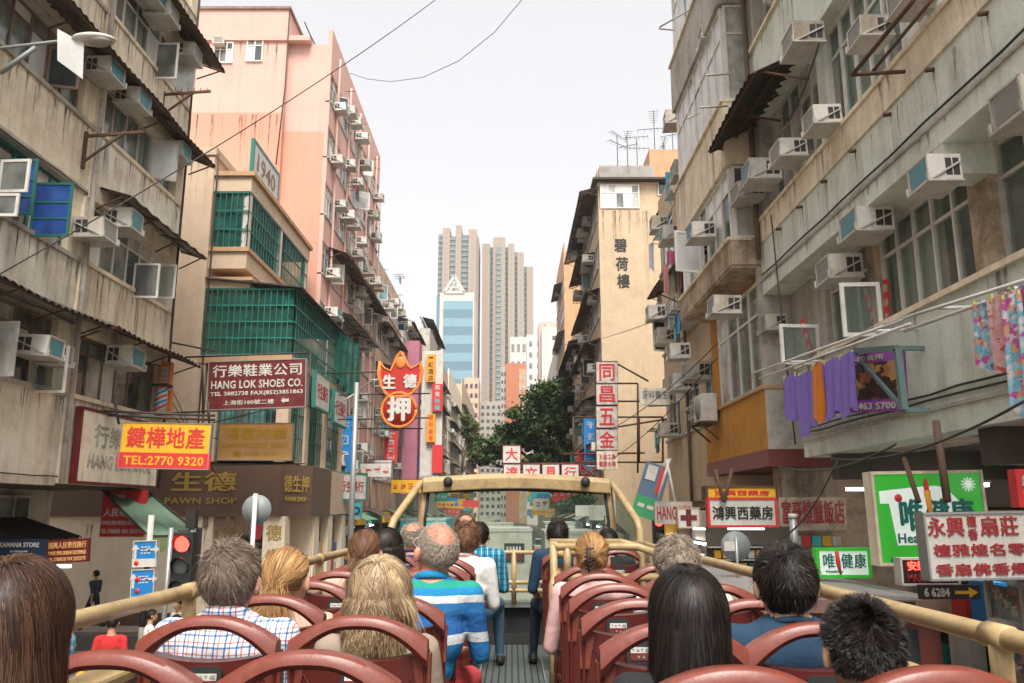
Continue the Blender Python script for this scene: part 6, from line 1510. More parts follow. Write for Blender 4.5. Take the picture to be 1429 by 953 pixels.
# ------------------------------------------------------------------ traffic light, sign posts, street lamp
def signal(label, p, lit, rz=0, s=1.0):
    r = empty('traffic_light', label, 'traffic light', p, rz)
    MB().box(-.16*s, .16*s, -.10, .14, -.52*s, .52*s).build('housing', W['black'], r, bevel=.02)
    for k in range(3):
        z = (.34-.34*k)*s; MB().disc((0, -.10, z), .12*s, (0, -1, 0), .012, 24).build('lens', W['lampred'] if k == 0 and lit else W['greyp'] if k else W['maroon'], r)
        mb = MB(); vs = []
        for i in range(15): t = -.2*math.pi+1.4*math.pi*i/14; L_ = .22*(.4+.6*math.sin(max(0, min(math.pi, t)))); vs += [(math.cos(t)*.135*s, -.10, z+math.sin(t)*.135*s), (math.cos(t)*.135*s, -.10-L_, z+math.sin(t)*.135*s)]
        mb.add(vs, [(2*i, 2*i+1, 2*i+3, 2*i+2) for i in range(14)], True); mb.add([(x, y, z2+.008) for x, y, z2 in vs], [(2*i, 2*i+2, 2*i+3, 2*i+1) for i in range(14)], True); mb.build('visor', W['black'], r)
    return r
def post(name, label, x, y, z0, z1, r=.055, m=None, cat='post', bandsz=None, rr=None):
    o = MB().tube([(x, y, z0), (x, y, z1)], r, 14).build(name, m or W['steel']); tag(o, label, cat)
    return o
tp = q_(255, 790, 16.6); tl_ = signal('traffic light showing red over the left rail', tp, True, s=1.25); tp2 = q_(268, 782, 17.2); tl2 = signal('second unlit traffic light turned away behind the red one', tp2, False, R(-65), 1.25)
post('signal_post', 'grey post carrying the two traffic lights', tp.x+.05, 16.85, .12, tp.z+.95, .06, W['greyp']); MB().box(-.09, .09, -.09, .09, 0, .35).build('post_cap', W['black'], tl_).location = (0.02, .25, .72)
bs = q_(201, 790, 17.6); sp = post('sign_post', 'black and white banded post under the blue direction signs', bs.x-.02, 17.8, .12, 3.55, .06, W['whitep'])
for k in range(3): MB().tube([(bs.x-.02, 17.8, .5+k*.8), (bs.x-.02, 17.8, .9+k*.8)], .064, 14).build('band', W['black'], sp)
gp = q_(232, 790, 17.2); post('sign_post', 'slim galvanised post between the blue signs and the red light', gp.x, 17.3, .12, 3.3, .05)
def arrow(r, x, z, s, up, m, y=-.075):
    pts = [(-.12, -.02), (.03, -.02), (.03, -.07), (.12, 0), (.03, .07), (.03, .02), (-.12, .02)]
    if up: pts = [(-b_, a_) for a_, b_ in pts]
    vs = [(x+a_*s, y, z+b_*s) for a_, b_ in pts]; n = len(vs); vs += [(a_, y-.004, c_) for a_, _, c_ in vs]; MB().add(vs, [tuple(range(n-1, -1, -1)), tuple(range(n, 2*n))]+[(i, (i+1) % n, n+(i+1) % n, n+i) for i in range(n)]).build('arrow', m, r)
for k, (u0, u1, v0, v1) in enumerate([(187, 221, 755, 790), (184, 218, 795, 832)]):
    r = at_board('direction_sign', ['upper blue direction sign with a white lower panel', 'lower blue direction sign with red roundels'][k], u0, u1, v0, v1, 17.5-.02*k, [], W['blue'], t=.14, border=W['whitep'], bw=.012, cat='road sign', ry=R(-2))
    arrow(r, -.19, .05, 1.2, True, W['whitep']); arrow(r, .17, .08, 1.1, False, W['whitep'])
    if k == 0: MB().box(-.25, .25, -.076, -.06, -.265, -.10).build('lower_panel', W['whitep'], r)
    mb = MB()
    for j in range(9): mb.box(-.08+(j % 3)*.07, -.03+(j % 3)*.07, -.079, -.07, .12-.06*(j//3), .145-.06*(j//3))
    mb.build('print', W['whitep'], r)
    for z in ((-.18,) if k == 0 else (.08, -.15)): MB().disc((-.10 if k else -.16, -.08, z), .05, (0, 1, 0), .012, 20).build('roundel', W['brightred'], r)
rs = empty('round_sign', 'back of a round road sign, plain grey, seen over the men', 'road sign', q_(358, 711, 13.5)); MB().disc((0, 0, 0), .235, (0, 1, 0), .02, 32).build('disc', W['greyp'], rs)
post('sign_post', 'pale post in front of the round grey sign back', rs.location.x, 13.4, .12, rs.location.z+.25, .035, W['whitep'])
b2 = empty('no_entry_sign', 'small white and red road sign below the round grey one', 'road sign', q_(357, 737, 13.8)); MB().box(-.09, .09, -.01, .01, -.18, .12).build('panel', W['blue'], b2); MB().box(-.02, .09, -.02, -.011, -.18, .06).build('symbol', W['brightred'], b2)
cn = empty('traffic_cone', 'orange traffic cone by the left kerb', 'cone', (P(119, 880, Y=16.4).x, 16.4, .125)); MB().tube([(0, 0, .03), (0, 0, .75)], .1, 16, rs=[.17, .03]).build('cone_body', W['orange'], cn); MB().tube([(0, 0, .35), (0, 0, .52)], .1, 16, rs=[.117, .082]).build('reflective_band', W['whitep'], cn); MB().box(-.22, .22, -.22, .22, 0, .035).build('base', W['black'], cn)
# tall grey lamp column by the pawn sign
lp = empty('lamp_post', 'tall grey lamp column left of the bat shaped sign', 'street lamp', (P(491, 712, Y=32).x, 32, .12)); hz = q_(491, 538, 32).z
MB().tube([(0, 0, 0), (0, 0, hz)], .1, 12, rs=[.13, .09]).build('column', W['steel'], lp); mb = MB(); mb.tube([(0, 0, hz-.4), (.6, 0, hz+.1), (.9, 0, hz+.12)], .03, 8); mb.tube([(0, 0, hz-.4), (-.9, 0, hz-1.0)], .03, 8); mb.build('arm', W['steel'], lp)
# street lamp head top left
L0 = q_(131, 55, 11.5); sl_ = empty('street_lamp', 'street lamp head on a long arm crossing the top left corner', 'street lamp', L0)
MB().ell((0, 0, 0), (.34, .17, .075), 24, 10).build('housing', W['whitep'], sl_); MB().ell((.10, -.02, -.04), (.19, .12, .08), 20, 8).build('lens', mat('smoky_lens', (.35, .30, .24), rough=.2, bump=0), sl_)
a1 = q_(-40, 72, 11.5)-L0; MB().tube([(-.30, 0, 0), a1], .026, 10).build('arm', W['greyp'], sl_)
mb = MB(); c0 = q_(80, 40, 11.45)-L0; c1 = q_(117, 65, 11.45)-L0; vs = [c0, q_(117, 60, 11.45)-L0, q_(115, 110, 11.45)-L0, q_(80, 84, 11.45)-L0]; vs += [v+Vector((0, .015, 0)) for v in vs]; mb.add(vs, [(3, 2, 1, 0), (4, 5, 6, 7), (0, 1, 5, 4), (1, 2, 6, 5), (2, 3, 7, 6), (3, 0, 4, 7)]); mb.build('shield_plate', W['p4'], sl_)
tag(MB().tube([q_(0, 102, 11), q_(50, 66, 11)], .035, 8).build('stay_rod', W['greyp']), 'short grey rod slanting up at the top left edge', 'rod')

# ------------------------------------------------------------------ wires
cable([q_(-10, 388, 13), q_(607, 0, 24)], 'black cable rising from the left edge to the top of the sky', .014, sag=.25)
cable([q_(488, 102, 36), q_(512, 110, 33), q_(545, 114, 30), q_(590, 108, 28), q_(640, 85, 26), q_(690, 45, 25), q_(732, -5, 24)], 'thin cable looping through the sky above the towers', .012)
cable([q_(404, 15, 36), q_(398, 120, 36), q_(385, 230, 36)], 'dashed cable down the pink end wall', .03, group='cables clipped to walls')
cable([q_(425, 30, 36), q_(470, 90, 38)], 'short slack cable at the pink roof corner', .03, sag=.5, group='cables clipped to walls')
for i, (a, b_, sg_) in enumerate([((1143, 60, 11), (1100, 170, 12), .1), ((1076, 300, 13), (1110, 620, 12.6), .1), ((850, 600, 28), (1010, 470, 18), .2), ((855, 640, 28), (1000, 500, 18), .2), ((1050, 760, 11), (1170, 640, 10), .3), ((1085, 650, 12), (1250, 620, 8), .15), ((1160, 640, 10), (1429, 560, 6), .15), ((230, 520, 22), (300, 660, 26), .1), ((240, 560, 22), (330, 700, 26), .1), ((780, 480, 60), (960, 430, 20), .3)]):
    cable([q_(a[0], a[1], a[2]), q_(b_[0], b_[1], b_[2])], 'slack cable ' + ['beside the large cream air conditioner', 'hanging down past the ochre wall', 'from the white character sign to the cream block', 'below the first one at the character sign', 'looping under the ochre block', 'along the green parapet foot', 'under the floral laundry', 'left of the corner building', 'crossing the sand wall', 'over the tree to the yellow block'][i], .012, sag=sg_)
# ------------------------------------------------------------------ signs, right
for i, (v0, v1, ch) in enumerate([(505, 535, '同'), (536, 565, '昌'), (567, 597, '五'), (599, 628, '金')]):
    at_board('box_sign', 'white peeling box sign with one red character, %s of the vertical set of four' % ['topmost', 'second', 'third', 'lowest'][i], 832-i*.0, 861, v0, v1, 29.0, [(ch, 0, .78, .72, W['brightred'])], W['peel'] if 'peel' in W else W['white'], t=.2, border=W['rust'], bw=.012, group='vertical white box signs')
at_board('box_sign', 'white box sign with small crowded red characters under the set of four', 833, 861, 630, 655, 29.0, [('五金工具', .2, .3, .8, W['brightred']), ('電器水喉', -.2, .3, .8, W['brightred'])], W['white'], t=.2)
mb = MB()
for (a, b_) in (((800, 582), (925, 582)), ((800, 582), (800, 645)), ((925, 582), (925, 645)), ((800, 645), (925, 645)), ((892, 582), (892, 645)), ((862, 535), (890, 535)), ((890, 535), (890, 660)), ((862, 508), (905, 532)), ((862, 560), (900, 560)), ((835, 600), (1010, 572))): mb.tube([q_(*a, 29.1), q_(*b_, 29.1)], .035, 6)
tag(mb.build('scaffold', W['rust']), 'rusty empty sign frame right of the vertical white signs', 'sign frame')
for i, (u0, u1, v0, v1, ch) in enumerate([(702, 726, 622, 646, '大'), (703, 726, 648, 672, '達'), (730, 753, 648, 672, '文'), (757, 780, 648, 672, '具'), (784, 807, 648, 672, '行')]):
    at_board('box_sign', 'white square sign with a red character over the bus front, ' + ['alone on the upper row', 'first of the lower four', 'second of the lower four', 'third of the lower four', 'last of the lower four'][i], u0, u1, v0, v1, 40.0, [(ch, 0, .72, .72, W['brightred'])], W['whitep'], t=.25, border=W['maroon'], bw=.04, group='square white signs over the street')
mb = MB()
for (a, b_) in (((700, 647), (840, 647)), ((700, 674), (840, 674)), ((810, 647), (838, 674)), ((838, 647), (810, 674)), ((810, 647), (810, 674)), ((838, 620), (838, 690)), ((785, 634), (900, 632))): mb.tube([q_(*a, 40.2), q_(*b_, 40.2)], .05, 6)
tag(mb.build('scaffold', W['maroon']), 'dark red lattice carrying the square white signs', 'sign frame')
at_board('hanging_sign', 'pale faded sign with rows of tiny characters on the cream block', 893, 934, 542, 565, 24, [('牙科醫生', .1, .5, .85, W['greyp'])], W['white'], t=.1)
b_ = empty('banner', 'slanting green and blue banner hanging at the right of the bus front', 'banner', q_(909, 683, 18)); b_.rotation_euler = (0, R(18), R(-8))
MB().box(-.27, .27, -.04, .04, -.60, .55).build('cloth', W['blueb'] if 'blueb' in W else W['greyp'], b_); MB().box(-.275, .275, -.05, .05, -.62, -.18).build('green_panel', W['greens'] if 'greens' in W else W['teal'], b_); MB().box(-.2, .02, -.055, -.04, .18, .50).build('white_print', W['whitep'], b_); MB().box(.08, .2, -.055, -.04, -.05, .5).build('red_print', W['brightred'], b_)
for x in (-.12, .08): MB().box(x-.07, x+.07, -.06, -.05, -.42, -.34).build('white_print', W['whitep'], b_)
at_board('shop_sign', 'grey sign with a row of tall red characters below the banner', 914, 965, 700, 731, 17, [('HANG KEE', 0, .6, .9, W['darkred'])], W['grey'], t=.1)
cs = at_board('pharmacy_sign', 'small square pharmacy sign with a dark red cross', 946, 974, 709, 736, 14.5, [], W['whitep'], border=W['tan'], bw=.015, cat='shop sign')
MB().box(-.045, .045, -.07, -.055, -.14, .14).build('cross', W['maroon'], cs); MB().box(-.14, .14, -.0705, -.0555, -.045, .045).build('cross', W['maroon'], cs)
at_board('shop_sign', 'white pharmacy sign with five black characters and a red border', 990, 1079, 697, 733, 12.6, [('鴻興西藥房', -.02, .52, .92, W['ink'])], W['whitep'], border=W['brightred'], bw=.03)
at_board('tube_light', 'lit fluorescent tube below the white pharmacy sign', 1016, 1066, 737, 739, 12.7, [], W['tube'], cat='lamp', t=.06); at_board('tube_light', 'lit fluorescent tube left of the pharmacy sign', 968, 992, 737, 739, 14, [], W['tube'], cat='lamp', t=.06)
at_board('shop_fascia', 'ornate yellow and red fascia above the white pharmacy sign', 985, 1078, 681, 695, 13.2, [('鴻興西藥房', 0, .5, .8, W['brightred'])], W['yellow'], t=.3, border=W['rust'])
at_board('shop_sign', 'weathered grey wall sign with raised red restaurant characters', 1089, 1178, 694, 740, 14.9, [('富豪燒臘飯店', .05, .72, .94, W['darkred'])], W['brown'], t=.08)
gsn = at_board('lit_sign', 'large bright green lit health shop sign behind the incense shop sign', 1224, 1361, 661, 784, 9.6, [], W['litgreen'], t=.2, border=W['beige'], bw=.03, ry=R(-1))
vs = []; n = 20
mb = MB(); top = [(-.56+1.0*i/n, .30+.06*math.sin(i/n*1.6)-(.35*(max(0, i/n-.62)/.38)**2)) for i in range(n+1)]
vs = [(x, -.106, z) for x, z in top]+[(x, -.106, (-.30 if x > -.44 else .16)) for x, z in top]
mb.add(vs, [(i, n+1+i, n+2+i, i+1) for i in range(n)]); mb.build('white_swoosh', W['litwhite'], gsn)
for x, ch in ((-.22, '唯'), (.08, '健'), (.36, '康')): letters(gsn, ch, .27, .36, (x, -.112, .03), W['dkgreen'] if 'dkgreen' in W else W['teal'], bold=.04)
letters(gsn, 'Healthy', .46, .14, (-.17, -.112, -.24), W['dkgreen'] if 'dkgreen' in W else W['teal']); letters(gsn, 'CE', .12, .08, (-.45, -.112, -.46), W['teal'])
MB().ell((-.02, -.11, .34), (.03, .02, .10), 12, 8).build('red_figure', W['brightred'], gsn); MB().ell((-.35, -.11, .22), (.045, .02, .045), 12, 8).build('red_dot', W['brightred'], gsn); MB().tube([(-.02, -.115, .30), (-.01, -.115, .1), (.02, -.115, -.2)], .025, 6, rs=[.04, .03, .015]).build('orange_stem', W['orange'], gsn)
st = MB()
for i in range(12): t = i/12*6.283; st.bar((.46, -.11, .36), (.46+.08*math.cos(t), -.11, .36+.08*math.sin(t)), .012)
st.disc((.46, -.105, .36), .04, (0, -1, 0), .01, 16); st.build('white_star', W['litwhite'], gsn)
g2 = at_board('lit_sign', 'small lit white sign with green border between the two black haired heads', 1142, 1207, 768, 802, 10.6, [('唯', .08, .6, .24, W['teal'], -.30), ('健', .08, .6, .24, W['teal'], .07), ('康', .08, .6, .24, W['teal'], .34), ('Healthy', -.36, .14, .35, W['teal'], -.2)], W['litwhite'], border=W['litgreen'], bw=.035)
MB().tube([(-.08, -.07, .14), (-.07, -.07, .0), (-.05, -.07, -.14)], .02, 6, rs=[.022, .03, .012]).build('red_figure', W['brightred'], g2)
at_board('shop_sign', 'large white incense shop sign with three rows of dark red characters', 1293, 1470, 716, 806, 6.4,
    [('永', .30, .30, .13, W['darkred'], -.42), ('興', .30, .30, .13, W['darkred'], -.28), ('檀', .38, .17, .07, W['darkred'], -.155), ('香', .18, .17, .07, W['darkred'], -.155), ('扇', .30, .30, .13, W['darkred'], -.03), ('莊', .30, .30, .13, W['darkred'], .12), ('檀雅煌名零', -.06, .19, .68, W['darkred'], -.12), ('香扇佛香燭', -.36, .19, .68, W['darkred'], -.12)], W['whitep'], t=.12, border=W['steel'], bw=.012, ry=R(-1))
ms = at_board('lit_sign', 'dark massage sign with glowing red characters half behind the incense sign', 1256, 1330, 780, 814, 6.9, [('安樂', .24, .38, .34, W['lampred'], -.22), ('MASSAGE SPA', -.26, .3, .8, W['darkred'])], W['ink'], t=.1, border=W['whitep'], bw=.012)
m2 = at_board('hanging_sign', 'black strip with part of a telephone number and a yellow arrow', 1284, 1364, 816, 836, 6.7, [('6 6284', 0, .62, .42, W['whitep'], -.24)], W['ink'], t=.06)
mb = MB(); pts = [(.03, -.012), (.14, -.012), (.14, -.04), (.21, 0), (.14, .04), (.14, .012), (.03, .012)]; vs = [(x, -.036, z) for x, z in pts]; mb.add(vs, [tuple(range(6, -1, -1))]); mb.add([(x, -.034, z) for x, z in pts], [tuple(range(7))]); mb.build('arrow', W['yellow'], m2)
at_board('shop_sign', 'red strip sign at the right frame edge above the incense sign', 1417, 1445, 655, 708, 7.5, [('紙', .2, .3, .6, W['whitep']), ('紮', -.2, .3, .6, W['whitep'])], W['brightred'])
pa = empty('advert_board', 'purple framed advertising picture behind the purple laundry, with a telephone number', 'advert', P(1212, 534, X=RX-.25)); pa.rotation_euler = (0, R(4), R(-62)); pa.scale = (.86, 1, .86)
MB().box(-.62, .62, -.03, .03, -.42, .42).build('panel', plain('violet_panel', (.30, .08, .36), .5), pa); MB().box(-.50, .50, -.038, -.03, -.24, .28).build('picture', poster_mat('dim_room_picture', [(.05, .03, .02), (.35, .14, .06), (.10, .05, .03), (.45, .25, .10), (.07, .04, .03)], 7), pa)
letters(pa, '3463 5700', .7, .1, (.12, -.04, -.34), W['whitep']); letters(pa, '休閒會所', .6, .08, (0, -.04, .35), W['whitep'])
mb = MB(); q1 = P(1190, 490, X=RX-.3); q2 = P(1252, 486, X=RX-.3); q3 = P(1262, 572, X=RX-.3); mb.bar(q1, q2, .07); mb.bar(q2, q3, .07); mb.bar(q1, q3, .04); mb.bar(q2, q2+Vector((.5, 0, 0)), .05); mb.bar(q3, q3+Vector((.5, 0, 0)), .05); tag(mb.build('sign_bracket', W['bracketgreen'] if 'bracketgreen' in W else W['greyp']), 'grey green steel bracket around the purple advert', 'bracket')
# red couplets on the window panes
for i, (u, v, ang, X_) in enumerate([(1128, 478, 22, RX-.06), (1216, 432, 14, RX+.5), (1238, 432, -4, RX+.5)]):
    r = empty('paper_banner', 'red paper couplet on the window, ' + ['slanting, lowest and nearest the ochre wall', 'slanting one of the pair', 'upright one of the pair'][i], 'paper banner', P(u, v, X=X_)); r.rotation_euler = (0, R(-ang), R(-80)); MB().box(-.06, .06, -.006, .006, -.42, .42).build('paper', W['brightred'], r)
    for k in range(4): letters(r, '歡迎光臨'[k], .09, .11, (0, -.012, .30-.2*k), W['whitep'])
# ------------------------------------------------------------------ laundry and poles
def clothm(n, c, fl=None):
    if not fl: return mat(n, c, rough=.95, var=.15, vs=5, bump=.5, bs=14, fine=.05)
    return poster_mat(n, fl, 17)
LX1 = RX-.55
def lp_(u, v, X_=None): return P(u, v, X=X_ or LX1)
mb = MB()
for (a, b_, X_) in (((1050, 521), (1262, 445), LX1), ((1060, 528), (1270, 452), LX1+.12), ((1235, 452), (1440, 388), LX1), ((1262, 462), (1440, 398), LX1+.1)): mb.tube([lp_(*a, X_), lp_(*b_, X_)], .018, 8)
for (u, v) in ((1100, 505), (1215, 462), (1310, 430), (1400, 403)): p = lp_(u, v); mb.tube([p, p+Vector((.6, 0, .02))], .018, 6)
tag(mb.build('laundry_pole', W['framew']), 'long white metal laundry poles along the green tenement', 'laundry pole')
mb = MB()
p = [lp_(1190, 104, RX-.8), lp_(1262, 100, RX-.1), lp_(1330, 0, RX-.1)]; mb.tube([p[0], p[1]], .025, 8); mb.tube([p[0], lp_(1275, 0, RX-.8)], .025, 8); mb.tube([lp_(1215, 103, RX-.5), lp_(1300, 0, RX-.5)], .02, 8)
tag(mb.build('laundry_rack', W['rust']), 'rusty bent laundry rack high on the green tenement', 'laundry rack')
mb = MB()
for (u0, v0, u1, v1) in ((978, 150, 1015, 148), (960, 165, 975, 158), (985, 105, 1020, 103), (920, 38, 965, 12), (920, 40, 940, 42)): mb.tube([P(u0, v0, X=BX-.7), P(u1, v1, X=BX)], .02, 6)
tag(mb.build('laundry_rack', W['frame']), 'thin empty laundry racks high on the brown tenement', 'laundry rack')
PUR = clothm('purple_towelling', (.25, .17, .55)); ORG = clothm('orange_towelling', (.70, .22, .03))
for i, (u0, u1, vt, drop, m, lab) in enumerate([(1092, 1112, 524, 0.62, PUR, 'shortest purple towel at the left end of the pole'), (1112, 1136, 520, .82, PUR, 'long purple towel left of the orange one'), (1133, 1150, 508, .72, ORG, 'orange towel between the purple ones'),
        (1148, 1172, 502, .72, PUR, 'broad purple towel right of the orange one'), (1170, 1192, 494, .72, PUR, 'last purple towel before the advert')]):
    cloth('towel', lab, lp_(u0, vt+4), lp_(u1, vt-4), drop, m, 'towels drying on the pole', i, 'towel', folds=1.1, amp=.02)
FL1 = clothm('blue_floral_print', 0, [(.25, .55, .68), (.55, .10, .35), (.70, .66, .66), (.18, .45, .60), (.70, .35, .20), (.35, .60, .72)]); FL2 = clothm('pink_floral_print', 0, [(.72, .42, .42), (.70, .35, .35), (.72, .50, .48), (.60, .10, .12), (.74, .46, .45)]); FL3 = clothm('magenta_floral_print', 0, [(.45, .08, .30), (.15, .35, .50), (.72, .60, .60), (.50, .35, .65), (.60, .15, .15)])
for i, (u0, u1, vt, drop, m, lab) in enumerate([(1356, 1385, 425, .58, FL1, 'blue floral cloth nearest the window'), (1380, 1412, 416, .62, FL2, 'pale pink cloth with red flowers'), (1408, 1445, 405, .50, FL3, 'magenta floral cloth at the frame edge'), (1396, 1425, 418, .92, FL1, 'longest blue floral cloth hanging behind the pink one')]):
    cloth('cloth', lab, lp_(u0, vt, LX1-.05*i+.1), lp_(u1, vt-10, LX1-.05*i+.1), drop, m, 'floral laundry at the right edge', 20+i, 'laundry', folds=1.4, amp=.03)
for i, (u0, u1, v, Y, drop, c) in enumerate([(925, 933, 372, 22.5, .8, (.65, .3, .32)), (932, 940, 370, 22.6, .9, (.7, .72, .5)), (940, 950, 368, 22.7, .8, (.68, .45, .45)), (928, 936, 240, 24, 1.0, (.1, .35, .5)), (936, 944, 235, 24, 1.0, (.2, .15, .2)), (905, 912, 340, 26, .9, (.5, .5, .6)), (930, 945, 350, 23, .4, (.6, .15, .3))]):
    cloth('garment', 'small garment drying on the cream block, ' + ['pink, lowest rack left', 'yellow green, lowest rack middle', 'pale pink, lowest rack right', 'blue, on the roof', 'dark, on the roof', 'lilac, by the far awning', 'crimson, above the lowest rack'][i], q_(u0, v, Y), q_(u1, v, Y), drop, clothm('garment%d' % i, c), 'laundry on the cream block', 30+i, folds=2, amp=.04)

# ------------------------------------------------------------------ right pavement shops
def shop(side, X, y0, y1, z1, label, lit=False, seed=0):
    rnd = random.Random(seed); s = sgn(side); r = root('market_shop', label, 'shop', (X, (y0+y1)/2, .125), 'shop fronts along the street')
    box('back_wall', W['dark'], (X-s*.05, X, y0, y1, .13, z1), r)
    cols = [W['whitep'], W['brightred'], W['cyan'], W['yellow'], W['teal'], W['frameb'], W['fyellow'], W['blue'], W['pale']]
    box('fascia', rnd.choice(cols), (X+s*.02, X+s*.16, y0+.1, y1-.1, z1-.75, z1-.05), r)
    n = int((y1-y0)/.8)
    for i in range(n):
        y = y0+.1+(y1-y0-.2)*i/n
        for k in range(3):
            if rnd.random() < .75: h_ = rnd.uniform(.3, .7); sbox('goods', rnd.choice(cols), .18+.1*rnd.random() if False else .25, .6, round(h_, 1), r, (X+s*.02-(0 if s > 0 else .25), y, .3+k*.85))
    if lit:
        for k in range(2): sbox('tube', W['tube'], .06, min(1.2, (y1-y0)*.6), .04, r, (X+s*.2, y0+.3, z1-.85-.0*k))
    return r
for i in range(4): shop('R', 7.35, 1.0+i*3.6, 4.3+i*3.6, 3.7, 'cluttered shop front under the green tenement, ' + ['nearest the camera', 'second along', 'third along', 'last before the ochre block'][i], True, i)
pm1 = poster_mat('magazine_covers', [(.30, .32, .30), (.55, .50, .42), (.10, .14, .16), (.12, .25, .32), (.45, .20, .15), (.60, .58, .50), (.16, .13, .10)], 9)
stl = root('market_stall', 'narrow glass fronted stall crammed with papers below the incense sign', 'stall', (5.0, 6.5, .125))
for i in range(6):
    y = 4.6+i*.62; x = 4.55+(i % 2)*.03
    box('display_panel', pm1, (x, x+.04, y, y+.52, .9, 2.95), stl); box('frame', W['frame'], (x-.03, x+.05, y+.53, y+.57, .3, 3.05), stl)
    for k in range(4): sbox('carton', [W['whitep'], W['cyan'], W['fyellow'], W['frameb']][(i+k) % 4], .14, .34, .16, stl, (x-.1, y+.08, 1.15+k*.45))
box('counter', W['frameb'], (4.5, 5.4, 4.5, 8.4, .13, .95), stl); box('roof', W['redbody'], (4.3, 5.6, 4.4, 8.5, 3.06, 3.12), stl)
stb = root('market_stall', 'lit medicine stall with round clock face under the pharmacy sign', 'stall', (3.9, 13.3, .125))
for k in range(4):
    for j in range(8): sbox('medicine_box', [W['whitep'], W['fyellow'], W['cyan'], W['yellow'], W['teal']][(j*3+k) % 5], .10, .08, .12, stb, (3.15+j*.13, 13.2, 2.35+k*.19))
box('shelf_back', W['gloom'], (3.05, 4.4, 13.3, 13.34, 1.0, 3.4), stb)
for k in range(5): box('shelf', W['frame'], (3.05, 4.35, 13.1, 13.29, 2.32+k*.19, 2.335+k*.19), stb)
MB().disc((4.15, 13.15, 3.0), .12, (0, -1, 0), .03, 24).build('clock', W['frameb'], stb)
r = empty('round_sign', 'back of a round topped grey sign beside the medicine stall', 'road sign', q_(1027, 762, 11)); MB().disc((0, 0, 0), .19, (0, 1, 0), .02, 28).build('disc', W['greyp'], r); MB().tube([(0, -.03, -.6), (0, -.03, .12)], .022, 8).build('post', W['steel'], r); MB().box(-.16, -.02, -.03, -.01, -.06, .06).build('notice', W['whitep'], r)
r = empty('chimney_cowl', 'grey cylindrical pipe rising behind the black haired man', 'pipe', q_(1108, 745, 12)); MB().tube([(0, 0, -.6), (0, 0, .24)], .055, 14).build('pipe', W['steel'], r); MB().tube([(0, 0, .22), (0, 0, .28)], .065, 14).build('cap', W['whitep'], r)
sg3 = signal('red traffic light far ahead on the right pavement', q_(919, 745, 22), True, s=.9); post('signal_post', 'post of the far right traffic light', sg3.location.x, 22.2, .12, sg3.location.z, .05, W['greyp'])

# ------------------------------------------------------------------ vehicles
def wheels(r, xs, ys, rad, w_=.22):
    for y in ys:
        for x in xs: t = MB().disc((x-(w_/2), y, rad), rad, (1, 0, 0), w_, 22).build('wheel', W['black'], r); MB().disc((x-(w_/2)-.006, y, rad), rad*.55, (1, 0, 0), w_+.012, 16).build('rim', W['steel'], t)
def truck(label, x, y, w_, l, h, boxm, cabm, back='plain', rz=0, name='box_truck', group=None):
    r = empty(name, label, 'truck', (x, y, 0), rz, group); hw = w_/2
    MB().box(-hw, hw, 0, l, .85, h).build('cargo_box', boxm, r, bevel=.03)
    mb = MB(); mb.box(-hw-.01, hw+.01, -.02, .03, h-.10, h+.01); mb.box(-hw-.01, hw+.01, -.02, .03, .85, .98); mb.box(-.02, .02, -.02, 0, .98, h-.1)
    for k in range(3): mb.box(-hw*.5-.02, -hw*.5+.02, -.03, 0, 1.0+k*.6, 1.06+k*.6)
    mb.build('door_trim', W['frame'], r)
    MB().box(-hw*.96, hw*.96, .05, l+1.7, .55, .84).build('chassis', W['iron'], r)
    cab = MB(); pr = [(l+.08, .55), (l+1.75, .55), (l+1.8, 1.2), (l+1.45, h*.80), (l+.08, h*.80)]
    vs = [(-hw*.93, a_, b_) for a_, b_ in pr]+[(hw*.93, a_, b_) for a_, b_ in pr]; n = 5
    cab.add(vs, [tuple(range(n-1, -1, -1)), tuple(range(n, 2*n))]+[(i, (i+1) % n, n+(i+1) % n, n+i) for i in range(n)]); cab.build('cab', cabm, r, bevel=.04)
    wheels(r, (-hw+.12, hw-.12), (.9, l+1.0), .40)
    for q in (-1, 1): MB().box(q*hw*.9-.09, q*hw*.9+.09, -.05, .02, .62, .80).build('tail_light', W['tail'], r); MB().box(q*hw*.62-.08, q*hw*.62+.08, -.05, .02, .62, .80).build('indicator', W['orange'], r)
    MB().box(-.26, .26, -.06, -.02, .60, .72).build('number_plate', W['yellow'], r); MB().box(-hw*.9, hw*.9, -.08, .02, .42, .52).build('bumper', W['iron'], r)
    return r
W['tail'] = plain('red_tail_lens', (.55, .02, .02), .3, emit=.5)
t1 = truck('off white box truck directly ahead with a small black notice on its rear', P(709, 712, Y=27).x-.1, 27, 1.75, 3.6, 3.08, W['truckw'], W['whitep'])
MB().box(-.02, .62, -.04, -.02, 2.05, 2.62).build('notice', W['ink'], t1); MB().box(.02, .58, -.045, -.04, 2.12, 2.30).build('notice_text_bar', W['maroon'], t1)
for k in range(5): MB().box(.05+k*.1, .11+k*.1, -.045, -.04, 2.40, 2.52).build('notice_text_bar', W['whitep'], t1)
truck('white box truck ahead on the right half hidden by the navy shirted man', 2.2, 31, 2.0, 4.2, 2.9, W['truckw'], W['whitep'])
truck('white panel truck farther ahead beyond the right one', 2.9, 47, 2.1, 4.6, 3.0, W['whitep'], W['cyan'])
truck('pale truck far ahead in the middle lane', -.9, 64, 2.0, 4.0, 2.7, W['pale'], W['pale'])
truck('turquoise walled truck on the left ahead of the checked shirt', -3.9, 37, 2.0, 4.4, 3.3, W['cyan'], W['whitep'])
truck('deep teal box truck parked on the left side', -5.0, 46, 1.9, 4.2, 3.0, W['teal'], W['whitep'])
